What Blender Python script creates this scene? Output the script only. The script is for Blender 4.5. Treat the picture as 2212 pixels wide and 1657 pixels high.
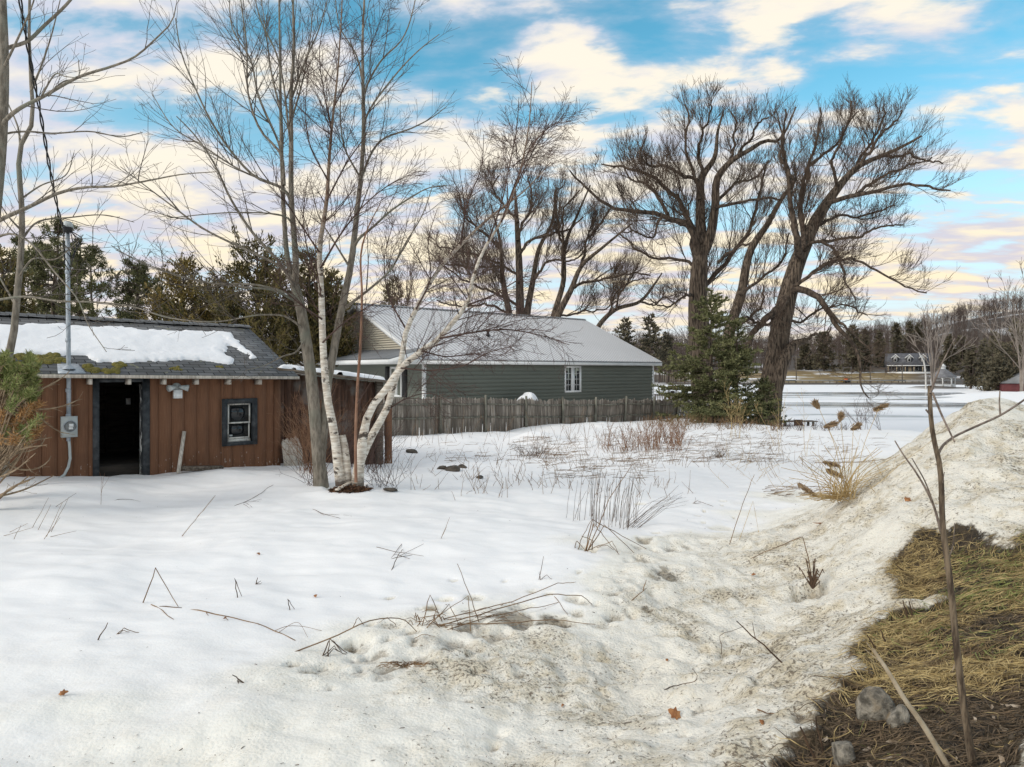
import bpy, math
import numpy as np
from mathutils import Vector

for _o in list(bpy.data.objects):
    bpy.data.objects.remove(_o)
C = bpy.context.scene.collection
scn = bpy.context.scene

# ------------------------------------------------------------------ camera, sky, sun, exposure
FOC = 1475.0            # focal length in photo pixels (photo measured 2212 px wide)
HX, HY = 1106.0, 800.0  # centre column and horizon row
CAM = 2.3
cam_d = bpy.data.cameras.new('camera')
cam = bpy.data.objects.new('camera', cam_d)
C.objects.link(cam)
cam.location = (0, 0, CAM)
cam.rotation_euler = (math.radians(90), 0, 0)
cam_d.sensor_width = 36
cam_d.lens = 36 * FOC / 2212
cam_d.shift_y = -28.5 / 2212
cam_d.clip_end = 5000
cam_d.clip_start = 0.05
scn.camera = cam

SUN_EL, SUN_AZ = 30, 238      # the sun stands behind the camera, a little to the left
sun_d = bpy.data.lights.new('sun', 'SUN')
sun_d.energy = 1.4
sun_d.angle = math.radians(16)
sun_d.color = (1, 0.95, 0.87)
sun = bpy.data.objects.new('sun', sun_d)
C.objects.link(sun)
_d = Vector((math.sin(math.radians(SUN_AZ)) * math.cos(math.radians(SUN_EL)),
             math.cos(math.radians(SUN_AZ)) * math.cos(math.radians(SUN_EL)),
             math.sin(math.radians(SUN_EL))))
sun.rotation_euler = _d.to_track_quat('Z', 'Y').to_euler()

scn.view_settings.view_transform = 'Standard'
scn.view_settings.look = 'None'
scn.view_settings.exposure = 0.34
scn.view_settings.gamma = 1
scn.render.engine = 'CYCLES'
scn.cycles.max_bounces = 6
scn.cycles.transparent_max_bounces = 6
scn.cycles.use_denoising = True


class NT:
    """small helper for building node trees"""
    def __init__(s, tree):
        s.t = tree
        tree.nodes.clear()

    def n(s, kind, ins=None, **kw):
        nd = s.t.nodes.new(kind)
        for k, v in kw.items():
            setattr(nd, k, v)
        for k, v in (ins or {}).items():
            sk = nd.inputs[k]
            if isinstance(v, bpy.types.NodeSocket):
                s.t.links.new(v, sk)
            else:
                sk.default_value = v
        return nd

    def math(s, op, a, b=0.0, c=0.0, clamp=False):
        return s.n('ShaderNodeMath', {0: a, 1: b, 2: c}, operation=op, use_clamp=clamp).outputs[0]

    def mix(s, f, a, b, mode='MIX'):
        m = s.n('ShaderNodeMix', data_type='RGBA', blend_type=mode)
        for i, v in ((0, f), (6, a), (7, b)):
            if isinstance(v, bpy.types.NodeSocket):
                s.t.links.new(v, m.inputs[i])
            else:
                m.inputs[i].default_value = v if i == 0 else (tuple(v) + (1,))[:4]
        return m.outputs[2]

    def ramp(s, f, lo, hi):
        return s.n('ShaderNodeMapRange', {0: f, 1: lo, 2: hi, 3: 0.0, 4: 1.0}, interpolation_type='SMOOTHSTEP').outputs[0]

    def noise(s, vec, scale, detail=4, rough=0.55, dist=0.0, dim='3D'):
        ins = {'Scale': scale, 'Detail': detail, 'Roughness': rough, 'Distortion': dist}
        if vec is not None:
            ins['Vector'] = vec
        return s.n('ShaderNodeTexNoise', ins, noise_dimensions=dim).outputs[0]

    def coord(s, scale=(1, 1, 1), which='Object'):
        tc = s.n('ShaderNodeTexCoord').outputs[which]
        if tuple(scale) == (1, 1, 1):
            return tc
        return s.n('ShaderNodeVectorMath', {0: tc, 1: scale}, operation='MULTIPLY').outputs[0]


world = bpy.data.worlds.new('World')
scn.world = world
world.use_nodes = True
w = NT(world.node_tree)
SKY_SEED = 66.2
sky = w.n('ShaderNodeTexSky', sky_type='NISHITA', sun_disc=False)
sky.sun_elevation = math.radians(SUN_EL)
sky.sun_rotation = math.radians(SUN_AZ)
sky.air_density = 1.0
sky.dust_density = 0.4
sky.ozone_density = 1.0
dirn = w.n('ShaderNodeTexCoord').outputs['Generated']
sp = w.n('ShaderNodeSeparateXYZ', {0: dirn})
zz = w.math('MAXIMUM', sp.outputs[2], 0.0)
zd = w.math('ADD', zz, 0.16)
uu = w.math('DIVIDE', sp.outputs[0], zd)
vv = w.math('DIVIDE', sp.outputs[1], zd)
uv = w.n('ShaderNodeCombineXYZ', {0: w.math('ADD', w.math('MULTIPLY', uu, 0.95), w.math('MULTIPLY', vv, 0.30)), 1: w.math('MULTIPLY', vv, 1.55), 2: SKY_SEED}).outputs[0]
n1 = w.noise(uv, 3.0, 8, 0.54, 0.15)
n2 = w.noise(uv, 4.2, 6, 0.5, 0.2)
n3 = w.noise(uv, 0.95, 3, 0.5)
# more cover low down, towards the left of the view and overhead
cov = w.math('SUBTRACT', 0.085, w.math('MULTIPLY', zz, 0.20))
cov = w.math('SUBTRACT', cov, w.math('MULTIPLY', sp.outputs[0], 0.065))
cov = w.math('ADD', cov, w.math('MULTIPLY', w.ramp(zz, 0.50, 0.72), 0.22))  # unseen cloud overhead, added to whiten the ambient light
dens = w.math('ADD', w.math('ADD', n1, cov), w.math('MULTIPLY', w.math('SUBTRACT', n3, 0.5), 0.50))
mask = w.ramp(dens, 0.455, 0.575)
lit = w.ramp(w.math('ADD', w.math('MULTIPLY', n2, 0.45), w.math('MULTIPLY', n1, 0.6)), 0.47, 0.63)
low = w.ramp(zz, 0.30, 0.06)
cream = w.mix(low, (8.1, 7.5, 6.4), (8.6, 7.4, 5.1))
grey = w.mix(low, (5.4, 5.7, 6.6), (5.8, 5.4, 5.9))
cloud = w.mix(lit, grey, cream)
blue = w.mix(1.0, sky.outputs[0], (0.76, 1.66, 1.55), 'MULTIPLY')
veil = w.mix(w.math('MULTIPLY', w.ramp(zz, 0.42, 0.02), 0.85), blue, (6.3, 6.6, 7.4))
thin = w.math('MULTIPLY', w.ramp(dens, 0.36, 0.52), 0.30)
skycol = w.mix(mask, w.mix(thin, veil, grey), cloud)
# pale band of haze on the skyline
skycol = w.mix(w.math('MULTIPLY', w.ramp(zz, 0.13, 0.0), 0.75), skycol, (6.6, 6.3, 6.3))
bg = w.n('ShaderNodeBackground', {'Color': skycol, 'Strength': 0.1})
w.t.links.new(bg.outputs[0], w.n('ShaderNodeOutputWorld').inputs[0])


# ------------------------------------------------------------------ helpers
def lerp(a, b, t):
    return a + (b - a) * t


def sst(a, b, x):
    t = np.clip((np.asarray(x, float) - a) / (b - a), 0, 1)
    return t * t * (3 - 2 * t)


def P(px, py, Y):
    return np.array([(px - HX) / FOC * Y, Y, CAM - (py - HY) / FOC * Y])


def tag(o, label=None, cat=None, group=None, kind=None):
    if label:
        o['label'] = label
    if cat:
        o['category'] = cat
    if group:
        o['group'] = group
    if kind:
        o['kind'] = kind
    return o


def empty(name, loc, rz=0.0, label=None, cat=None, group=None):
    o = bpy.data.objects.new(name, None)
    o.empty_display_size = 0.2
    C.objects.link(o)
    o.location = loc
    o.rotation_euler = (0, 0, rz)
    return tag(o, label, cat, group)


def mesh_from(name, V, faces, smooth=False):
    """V (n,3); faces: list of int arrays (m,3) or (m,4)"""
    me = bpy.data.meshes.new(name)
    V = np.asarray(V, np.float32)
    me.vertices.add(len(V))
    me.vertices.foreach_set('co', V.ravel())
    faces = [np.asarray(f, np.int32) for f in faces if len(f)]
    loops = np.concatenate([f.ravel() for f in faces]) if faces else np.zeros(0, np.int32)
    tot = np.concatenate([np.full(len(f), f.shape[1], np.int32) for f in faces])
    me.loops.add(len(loops))
    me.loops.foreach_set('vertex_index', loops)
    me.polygons.add(len(tot))
    st = np.concatenate([[0], np.cumsum(tot)[:-1]]).astype(np.int32)
    me.polygons.foreach_set('loop_start', st)
    me.polygons.foreach_set('loop_total', tot)
    if smooth:
        me.polygons.foreach_set('use_smooth', np.ones(len(tot), bool))
    me.update(calc_edges=True)
    return me


def link(name, me, mat, parent=None):
    o = bpy.data.objects.new(name, me)
    if mat is not None:
        me.materials.append(mat)
    C.objects.link(o)
    if parent is not None:
        o.parent = parent
    return o


class MB:
    """collects boxes, polygons and tubes into one mesh"""
    def __init__(s):
        s.V, s.T, s.Q, s.n = [], [], [], 0

    def add(s, V, T=(), Q=()):
        V = np.asarray(V, float).reshape(-1, 3)
        if len(T):
            s.T.append(np.asarray(T, int).reshape(-1, 3) + s.n)
        if len(Q):
            s.Q.append(np.asarray(Q, int).reshape(-1, 4) + s.n)
        s.V.append(V)
        s.n += len(V)
        return s

    def box(s, x0, x1, y0, y1, z0, z1):
        V = [(x, y, z) for z in (z0, z1) for y in (y0, y1) for x in (x0, x1)]
        return s.add(V, Q=[(0, 2, 3, 1), (4, 5, 7, 6), (0, 1, 5, 4), (2, 6, 7, 3), (0, 4, 6, 2), (1, 3, 7, 5)])

    def obox(s, a, b, wd, th, up=(0, 0, 1)):
        """a bar from a to b, wd across, th along the up side"""
        a, b = np.asarray(a, float), np.asarray(b, float)
        d = b - a
        d = d / np.linalg.norm(d)
        side = np.cross(d, up)
        side /= np.linalg.norm(side)
        u = np.cross(side, d)
        V = []
        for p in (a, b):
            for i, j in ((-1, -1), (1, -1), (1, 1), (-1, 1)):
                V.append(p + side * i * wd / 2 + u * j * th / 2)
        return s.add(V, Q=[(0, 3, 2, 1), (4, 5, 6, 7), (0, 1, 5, 4), (1, 2, 6, 5), (2, 3, 7, 6), (3, 0, 4, 7)])

    def hexa(s, pts):
        return s.add(pts, Q=[(0, 3, 2, 1), (4, 5, 6, 7), (0, 1, 5, 4), (1, 2, 6, 5), (2, 3, 7, 6), (3, 0, 4, 7)])

    def prism(s, poly, axis, a0, a1):
        """poly: 2-D outline; extruded along axis ('x','y','z')"""
        n = len(poly)
        V = []
        for a in (a0, a1):
            for p, q in poly:
                V.append({'x': (a, p, q), 'y': (p, a, q), 'z': (p, q, a)}[axis])
        base = s.n
        s.add(V, Q=[(i, (i + 1) % n, n + (i + 1) % n, n + i) for i in range(n)])
        tri = [(0, i, i + 1) for i in range(1, n - 1)]
        s.T.append(np.array([(c, b, a) for a, b, c in tri] + [(a + n, b + n, c + n) for a, b, c in tri]) + base)
        return s

    def tube(s, pts, r, k=8, cap=True):
        V, Q = tube_arrays(np.asarray(pts, float)[None], np.broadcast_to(np.asarray(r, float), (1, len(pts))), k)
        s.add(V, Q=Q)
        if cap:
            n = len(pts)
            s.T.append(np.array([(0, i + 1, i) for i in range(1, k - 1)]) + s.n - n * k)
            s.T.append(np.array([(0, i, i + 1) for i in range(1, k - 1)]) + s.n - k)
        return s

    def lathe(s, prof, cx, cy, k=16, axis='z'):
        V = []
        for r, h in prof:
            for i in range(k):
                a = 2 * math.pi * i / k
                p = (cx + r * math.cos(a), cy + r * math.sin(a), h)
                if axis == 'y':
                    p = (cx + r * math.cos(a), h, cy + r * math.sin(a))
                V.append(p)
        Q = [(j * k + i, j * k + (i + 1) % k, (j + 1) * k + (i + 1) % k, (j + 1) * k + i) for j in range(len(prof) - 1) for i in range(k)]
        return s.add(V, Q=Q)

    def build(s, name, mat, parent=None, smooth=False):
        me = mesh_from(name, np.concatenate(s.V), s.T + s.Q, smooth)
        return link(name, me, mat, parent)


def tube_arrays(Pts, R, k):
    """Pts (m,n,3), R (m,n) -> ring vertices and quads for m tubes"""
    m, n, _ = Pts.shape
    T = np.empty_like(Pts)
    T[:, 1:-1] = Pts[:, 2:] - Pts[:, :-2]
    T[:, 0] = Pts[:, 1] - Pts[:, 0]
    T[:, -1] = Pts[:, -1] - Pts[:, -2]
    T /= np.linalg.norm(T, axis=2, keepdims=True) + 1e-12
    ref = np.zeros((m, 1, 3))
    mt = np.abs(T).mean(axis=1)
    ref[np.arange(m), 0, np.argmin(mt, axis=1)] = 1
    A = np.cross(T, ref)
    A /= np.linalg.norm(A, axis=2, keepdims=True) + 1e-12
    B = np.cross(T, A)
    ang = np.arange(k) * 2 * math.pi / k
    V = (Pts[:, :, None] + R[:, :, None, None] * (A[:, :, None] * np.cos(ang)[None, None, :, None] + B[:, :, None] * np.sin(ang)[None, None, :, None]))
    base = (np.arange(m) * n * k)[:, None, None] + (np.arange(n - 1) * k)[None, :, None] + np.arange(k)[None, None, :]
    nxt = (np.arange(m) * n * k)[:, None, None] + (np.arange(n - 1) * k)[None, :, None] + ((np.arange(k) + 1) % k)[None, None, :]
    Q = np.stack([base, nxt, nxt + k, base + k], axis=-1).reshape(-1, 4)
    return V.reshape(-1, 3), Q


# value noise for the lie of the land
_rs = np.random.RandomState(5)
_LAT = _rs.rand(256, 256)


def vnoise(x, y):
    x, y = np.asarray(x, float), np.asarray(y, float)
    xi, yi = np.floor(x).astype(int), np.floor(y).astype(int)
    fx, fy = x - xi, y - yi
    fx, fy = fx * fx * (3 - 2 * fx), fy * fy * (3 - 2 * fy)
    a = _LAT[xi & 255, yi & 255]
    b = _LAT[(xi + 1) & 255, yi & 255]
    c = _LAT[xi & 255, (yi + 1) & 255]
    d = _LAT[(xi + 1) & 255, (yi + 1) & 255]
    return lerp(lerp(a, b, fx), lerp(c, d, fx), fy) - 0.5


def fbm(x, y, f, octv=3, g=0.5):
    t, a = 0, 1.0
    for i in range(octv):
        t = t + a * vnoise(x * f + 17.3 * i, y * f - 9.1 * i)
        f *= 2.03
        a *= g
    return t


# ------------------------------------------------------------------ materials
def new_mat(name):
    m = bpy.data.materials.new(name)
    m.use_nodes = True
    return m, NT(m.node_tree)


def finish(nt, col, rough=0.8, bump=None, bstr=0.3, bdist=0.02, metal=0.0, spec=0.5, **extra):
    ins = {'Base Color': col if isinstance(col, bpy.types.NodeSocket) else tuple(col) + (1,), 'Roughness': rough, 'Metallic': metal, 'Specular IOR Level': spec}
    ins.update(extra)
    if bump is not None:
        b = nt.n('ShaderNodeBump', {'Strength': bstr, 'Distance': bdist, 'Height': bump})
        ins['Normal'] = b.outputs[0]
    p = nt.n('ShaderNodeBsdfPrincipled', ins)
    nt.t.links.new(p.outputs[0], nt.n('ShaderNodeOutputMaterial').inputs[0])


def simple(name, c1, c2=None, scale=(3, 3, 3), nscale=1.0, rough=0.8, bstr=0.3, bdist=0.01, metal=0.0, lo=0.35, hi=0.65, spec=0.4, detail=6, c3=None, s3=0.7):
    m, nt = new_mat(name)
    v = nt.coord(scale)
    f = nt.noise(v, nscale, detail, 0.6)
    col = nt.mix(nt.ramp(f, lo, hi), c1, c2 or c1)
    if c3:
        g = nt.noise(nt.coord((1, 1, 1)), s3, 3, 0.5)
        col = nt.mix(nt.ramp(g, 0.5, 0.68), col, c3)
    finish(nt, col, rough, f, bstr, bdist, metal, spec)
    return m


def foliage(name, c1, c2, c3, s=1.2):
    """needles and sprays: colour drifts in clumps and from leaf to leaf"""
    m, nt = new_mat(name)
    v = nt.coord()
    a = nt.ramp(nt.noise(v, s, 3, 0.6), 0.38, 0.62)
    b = nt.ramp(nt.noise(v, s * 9, 2, 0.5), 0.4, 0.66)
    col = nt.mix(b, nt.mix(a, c1, c2), c3)
    finish(nt, col, 0.75, spec=0.25)
    return m


M = {}
M['bark_grey'] = simple('maple_bark', (0.13, 0.11, 0.085), (0.27, 0.235, 0.19), (9, 9, 2.2), 2.2, 0.9, 0.6, 0.02, c3=(0.19, 0.19, 0.15), s3=1.6)
M['twig_grey'] = simple('maple_twig', (0.065, 0.053, 0.043), (0.135, 0.112, 0.092), (6, 6, 3), 1.0, 0.85, 0.2)
M['bark_willow'] = simple('willow_bark', (0.035, 0.025, 0.018), (0.20, 0.15, 0.11), (4.5, 4.5, 0.5), 2.4, 0.95, 1.0, 0.20, lo=0.38, hi=0.62)
M['limb_willow'] = simple('willow_limb_bark', (0.032, 0.023, 0.017), (0.13, 0.095, 0.070), (3, 3, 1.2), 2.0, 0.95, 0.8, 0.06)
M['twig_willow'] = simple('willow_twig', (0.058, 0.038, 0.027), (0.125, 0.086, 0.060), (1, 1, 1), 1.0, 0.9, 0.1)
M['twig_birch'] = simple('birch_twig', (0.050, 0.029, 0.023), (0.115, 0.068, 0.054), (4, 4, 4), 1.0, 0.85, 0.1)
M['pale_bark'] = simple('pale_dead_bark', (0.42, 0.40, 0.37), (0.62, 0.60, 0.57), (2, 2, 2), 1.0, 0.9, 0.0)
M['spruce'] = foliage('spruce_needles', (0.062, 0.072, 0.026), (0.13, 0.132, 0.052), (0.23, 0.225, 0.11), 0.8)
M['cedar'] = foliage('cedar_sprays', (0.075, 0.070, 0.022), (0.19, 0.135, 0.038), (0.26, 0.185, 0.055), 0.5)
M['cedar_dark'] = foliage('dark_cedar_sprays', (0.040, 0.042, 0.016), (0.115, 0.092, 0.030), (0.17, 0.13, 0.045), 0.5)
M['pine'] = foliage('pine_needles', (0.055, 0.064, 0.028), (0.125, 0.128, 0.052), (0.18, 0.17, 0.075), 0.9)
M['pine_young'] = foliage('young_pine_needles', (0.12, 0.155, 0.042), (0.22, 0.25, 0.08), (0.34, 0.35, 0.14), 2.2)
M['pine_dead'] = foliage('dead_pine_needles', (0.30, 0.15, 0.05), (0.42, 0.22, 0.085), (0.48, 0.30, 0.14), 3)
M['far_green'] = foliage('far_evergreen_needles', (0.052, 0.050, 0.034), (0.105, 0.092, 0.058), (0.15, 0.125, 0.08), 0.3)
M['far_twig'] = simple('far_wood_twigs', (0.075, 0.056, 0.048), (0.14, 0.105, 0.088), (0.08, 0.08, 0.08), 1.0, 0.95, 0.0)
M['far_twig_pale'] = simple('far_birch_twigs', (0.20, 0.165, 0.14), (0.34, 0.29, 0.25), (0.3, 0.3, 0.3), 1.0, 0.95, 0.0)
M['stem_dark'] = simple('dark_dead_stem', (0.05, 0.030, 0.020), (0.14, 0.085, 0.05), (8, 8, 8), 1.0, 0.9, 0.1)
M['stem_brown'] = simple('brown_dead_stem', (0.13, 0.075, 0.040), (0.27, 0.17, 0.09), (8, 8, 8), 1.0, 0.9, 0.1)
M['stem_red'] = simple('russet_brush', (0.17, 0.085, 0.045), (0.30, 0.17, 0.10), (3, 3, 3), 1.0, 0.9, 0.1)
M['straw'] = simple('straw', (0.40, 0.27, 0.11), (0.56, 0.42, 0.21), (4, 4, 4), 1.0, 0.85, 0.1)
M['straw_pale'] = simple('weathered_straw', (0.42, 0.33, 0.22), (0.62, 0.52, 0.38), (9, 9, 9), 1.0, 0.85, 0.1)
M['plume'] = simple('reed_plume', (0.20, 0.13, 0.075), (0.38, 0.27, 0.16), (30, 30, 30), 1.0, 0.95, 0.1)
M['leaf'] = simple('dead_leaf', (0.22, 0.085, 0.03), (0.42, 0.20, 0.08), (20, 20, 20), 1.0, 0.8, 0.1)
M['stone'] = simple('fieldstone', (0.085, 0.075, 0.06), (0.34, 0.305, 0.25), (9, 9, 9), 2.0, 0.9, 1.0, 0.03, c3=(0.20, 0.15, 0.09), s3=9)
M['stone_dark'] = simple('dark_stone', (0.05, 0.043, 0.035), (0.12, 0.10, 0.08), (7, 7, 7), 1.0, 0.9, 0.6)
M['white'] = simple('white_trim', (0.78, 0.78, 0.77), (0.84, 0.84, 0.83), (2, 2, 2), 1.0, 0.5, 0.05)
M['glass'] = simple('dark_window_glass', (0.012, 0.014, 0.016), None, rough=0.04, bstr=0.0, spec=0.6)
M['cloth'] = simple('curtain', (0.34, 0.37, 0.30), (0.50, 0.52, 0.44), (14, 14, 1), 1.0, 0.9, 0.2)
M['black'] = simple('black_plastic', (0.015, 0.015, 0.016), None, rough=0.5, bstr=0.0)
M['galv'] = simple('galvanised_steel', (0.30, 0.34, 0.38), (0.46, 0.50, 0.54), (14, 14, 6), 1.0, 0.55, 0.08, metal=0.35)
M['meter'] = simple('grey_enamel', (0.42, 0.45, 0.44), (0.52, 0.55, 0.54), (6, 6, 6), 1.0, 0.5, 0.03)


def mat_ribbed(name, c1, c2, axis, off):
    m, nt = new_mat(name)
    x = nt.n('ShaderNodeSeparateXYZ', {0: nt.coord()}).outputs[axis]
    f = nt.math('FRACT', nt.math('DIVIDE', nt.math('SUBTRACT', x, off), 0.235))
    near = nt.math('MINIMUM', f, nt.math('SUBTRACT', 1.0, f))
    rib_shade = nt.math('MULTIPLY', nt.ramp(near, 0.10, 0.16), nt.ramp(near, 0.27, 0.20))  # both flanks of each rib darkened in the colour, standing in for rib shading
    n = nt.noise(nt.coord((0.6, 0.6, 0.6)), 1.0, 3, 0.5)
    col = nt.mix(nt.math('MULTIPLY', rib_shade, 0.6), nt.mix(n, c1, c2), (0.10, 0.10, 0.105))
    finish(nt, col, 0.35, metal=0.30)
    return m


M['metal_dark'] = simple('dark_metal_roof', (0.19, 0.195, 0.20), (0.25, 0.255, 0.26), (0.5, 0.5, 0.5), 1.0, 0.42, 0.02, metal=0.15)
M['siding'] = simple('green_siding', (0.138, 0.152, 0.128), (0.158, 0.172, 0.145), (0.4, 0.4, 3), 1.0, 0.6, 0.03)
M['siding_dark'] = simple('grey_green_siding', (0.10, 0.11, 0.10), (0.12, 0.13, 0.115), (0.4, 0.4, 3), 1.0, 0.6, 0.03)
M['cream'] = simple('cream_siding', (0.76, 0.69, 0.55), (0.82, 0.75, 0.62), (0.4, 0.4, 3), 1.0, 0.6, 0.03)
M['char_paint'] = simple('charcoal_paint', (0.022, 0.026, 0.030), (0.045, 0.050, 0.055), (5, 5, 5), 2.0, 0.6, 0.15, c3=(0.07, 0.075, 0.08), s3=6)
M['peel'] = simple('peeling_white_paint', (0.72, 0.71, 0.66), (0.30, 0.28, 0.25), (22, 22, 5), 1.0, 0.8, 0.4, lo=0.5, hi=0.68)
M['peel_dark'] = simple('flaking_dark_paint', (0.05, 0.05, 0.05), (0.62, 0.60, 0.56), (30, 30, 4), 1.0, 0.8, 0.4, lo=0.5, hi=0.58)
M['raw_wood'] = simple('weathered_board', (0.42, 0.37, 0.31), (0.66, 0.60, 0.52), (26, 26, 2.2), 1.0, 0.9, 0.5)
M['rot_wood'] = simple('rotten_board', (0.07, 0.055, 0.042), (0.20, 0.165, 0.13), (3, 24, 24), 1.0, 0.95, 0.6)
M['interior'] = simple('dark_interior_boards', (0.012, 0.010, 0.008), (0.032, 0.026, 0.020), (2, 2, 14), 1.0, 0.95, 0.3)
M['deck_wood'] = simple('red_brown_deck', (0.12, 0.050, 0.028), (0.19, 0.085, 0.05), (3, 3, 3), 1.0, 0.8, 0.2)
M['moss'] = foliage('roof_moss', (0.060, 0.060, 0.014), (0.13, 0.115, 0.022), (0.20, 0.165, 0.038), 5)


def mat_snow_plain():
    m, nt = new_mat('clean_snow')
    v = nt.coord()
    b = nt.math('ADD', nt.noise(v, 6, 5, 0.6), nt.math('MULTIPLY', nt.noise(v, 60, 3, 0.6), 0.25))
    finish(nt, (0.88, 0.885, 0.90), 0.6, b, 0.35, 0.05, spec=0.3)
    return m


M['snow'] = mat_snow_plain()


def mat_ground():
    m, nt = new_mat('snow_and_soil')
    v = nt.coord()
    dirt = nt.n('ShaderNodeAttribute', attribute_name='dirt').outputs['Fac']
    soil = nt.n('ShaderNodeAttribute', attribute_name='soil').outputs['Fac']
    far = nt.n('ShaderNodeAttribute', attribute_name='far').outputs['Fac']
    fine = nt.noise(v, 34, 6, 0.72)
    midn = nt.noise(v, 7, 6, 0.65)
    broad = nt.noise(v, 1.3, 4, 0.6)
    gran = nt.n('ShaderNodeTexVoronoi', {'Vector': v, 'Scale': 42.0}).outputs['Distance']
    pit = nt.n('ShaderNodeAttribute', attribute_name='pit').outputs['Fac']
    # dirty snow: tan stain in blotches plus dark grit
    blot = nt.ramp(nt.math('ADD', nt.math('MULTIPLY', midn, 0.5), nt.math('MULTIPLY', broad, 0.5)), 0.44, 0.60)
    amt = nt.math('MULTIPLY', dirt, nt.math('ADD', nt.math('ADD', 0.12, nt.math('MULTIPLY', dirt, 0.22)), nt.math('MULTIPLY', blot, 0.72)))
    snow = nt.mix(nt.math('MULTIPLY', amt, 0.95, clamp=True), (0.90, 0.895, 0.89), (0.43, 0.34, 0.225))
    warm = nt.math('MULTIPLY', nt.ramp(dirt, 0.01, 0.30), 0.8)
    snow = nt.mix(warm, snow, nt.mix(0.5, snow, (0.86, 0.82, 0.66)))
    grit = nt.math('MULTIPLY', nt.ramp(nt.math('ADD', fine, nt.math('ADD', nt.math('MULTIPLY', dirt, 0.11), nt.math('MULTIPLY', nt.math('SUBTRACT', broad, 0.5), 0.45))), 0.64, 0.74), nt.ramp(dirt, 0.02, 0.40))
    snow = nt.mix(nt.math('MULTIPLY', grit, 0.85), snow, (0.13, 0.10, 0.07))
    clump = nt.math('MULTIPLY', nt.ramp(nt.noise(v, 4.2, 6, 0.75), 0.60, 0.70), nt.ramp(dirt, 0.10, 0.6))
    snow = nt.mix(nt.math('MULTIPLY', clump, 0.6), snow, (0.22, 0.175, 0.125))
    pm = nt.ramp(nt.math('ADD', pit, nt.math('MULTIPLY', nt.math('SUBTRACT', fine, 0.5), 1.0)), 0.25, 1.15)
    snow = nt.mix(nt.math('MULTIPLY', pm, 0.85), snow, nt.mix(nt.ramp(midn, 0.42, 0.6), (0.10, 0.078, 0.052), (0.34, 0.28, 0.20)))
    # soil with matted dead grass colour
    earth = nt.mix(nt.ramp(midn, 0.4, 0.62), (0.030, 0.024, 0.018), (0.095, 0.070, 0.040))
    earth = nt.mix(nt.ramp(fine, 0.55, 0.75), earth, (0.20, 0.15, 0.08))
    edge = nt.math('ADD', soil, nt.math('MULTIPLY', nt.math('SUBTRACT', midn, 0.5), 0.5))
    smask = nt.ramp(edge, 0.46, 0.56)
    col = nt.mix(smask, snow, earth)
    # far bank: leaf litter, tan lawn and left-over snow
    fpat = nt.ramp(nt.noise(nt.coord((0.03, 0.012, 0.03)), 1.0, 4, 0.6), 0.56, 0.62)
    lawn = nt.mix(nt.ramp(nt.noise(v, 0.12, 4, 0.6), 0.35, 0.6), (0.17, 0.115, 0.045), (0.25, 0.175, 0.07))
    wood = nt.mix(fpat, (0.085, 0.066, 0.052), (0.50, 0.49, 0.49))
    lawnm = nt.n('ShaderNodeAttribute', attribute_name='lawn').outputs['Fac']
    fpat2 = nt.ramp(nt.noise(nt.coord((0.05, 0.10, 0.05)), 1.0, 4, 0.6), 0.55, 0.60)
    fcol = nt.mix(lawnm, wood, nt.mix(fpat2, lawn, (0.80, 0.80, 0.81)))
    col = nt.mix(far, col, fcol)
    h = nt.math('ADD', nt.math('MULTIPLY', fine, 0.30), nt.math('MULTIPLY', midn, 0.55))
    h = nt.math('SUBTRACT', h, nt.math('MULTIPLY', gran, nt.math('MULTIPLY', broad, 0.40)))
    hs = nt.math('MULTIPLY', h, nt.math('ADD', 0.10, nt.math('MULTIPLY', nt.math('MAXIMUM', dirt, soil), 1.4)))
    hs = nt.math('ADD', hs, nt.math('MULTIPLY', nt.noise(nt.coord((1, 2.5, 1)), 2.2, 3, 0.5), 0.35))
    finish(nt, col, 0.72, hs, 0.62, 0.06, spec=0.25)
    return m


M['ground'] = mat_ground()


def mat_ice():
    m, nt = new_mat('snowy_lake_ice')
    v = nt.coord((0.020, 0.10, 1))
    a = nt.noise(v, 1.0, 5, 0.55, 0.6)
    b = nt.noise(nt.coord((0.05, 0.30, 1)), 1.0, 4, 0.6, 0.3)
    band = nt.n('ShaderNodeSeparateXYZ', {0: nt.coord()}).outputs[1]
    zone = nt.math('MULTIPLY', nt.ramp(band, 66.0, 90.0), nt.ramp(band, 150.0, 118.0))
    wet = nt.math('ADD', nt.math('ADD', nt.math('MULTIPLY', a, 0.7), nt.math('MULTIPLY', b, 0.3)), nt.math('MULTIPLY', zone, 0.125))
    f = nt.ramp(wet, 0.55, 0.64)
    col = nt.mix(f, (0.86, 0.865, 0.88), (0.24, 0.25, 0.26))
    rough = nt.math('SUBTRACT', 0.7, nt.math('MULTIPLY', f, 0.55))
    finish(nt, col, rough, b, 0.05, 0.05, spec=0.4)
    return m


M['ice'] = mat_ice()


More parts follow.
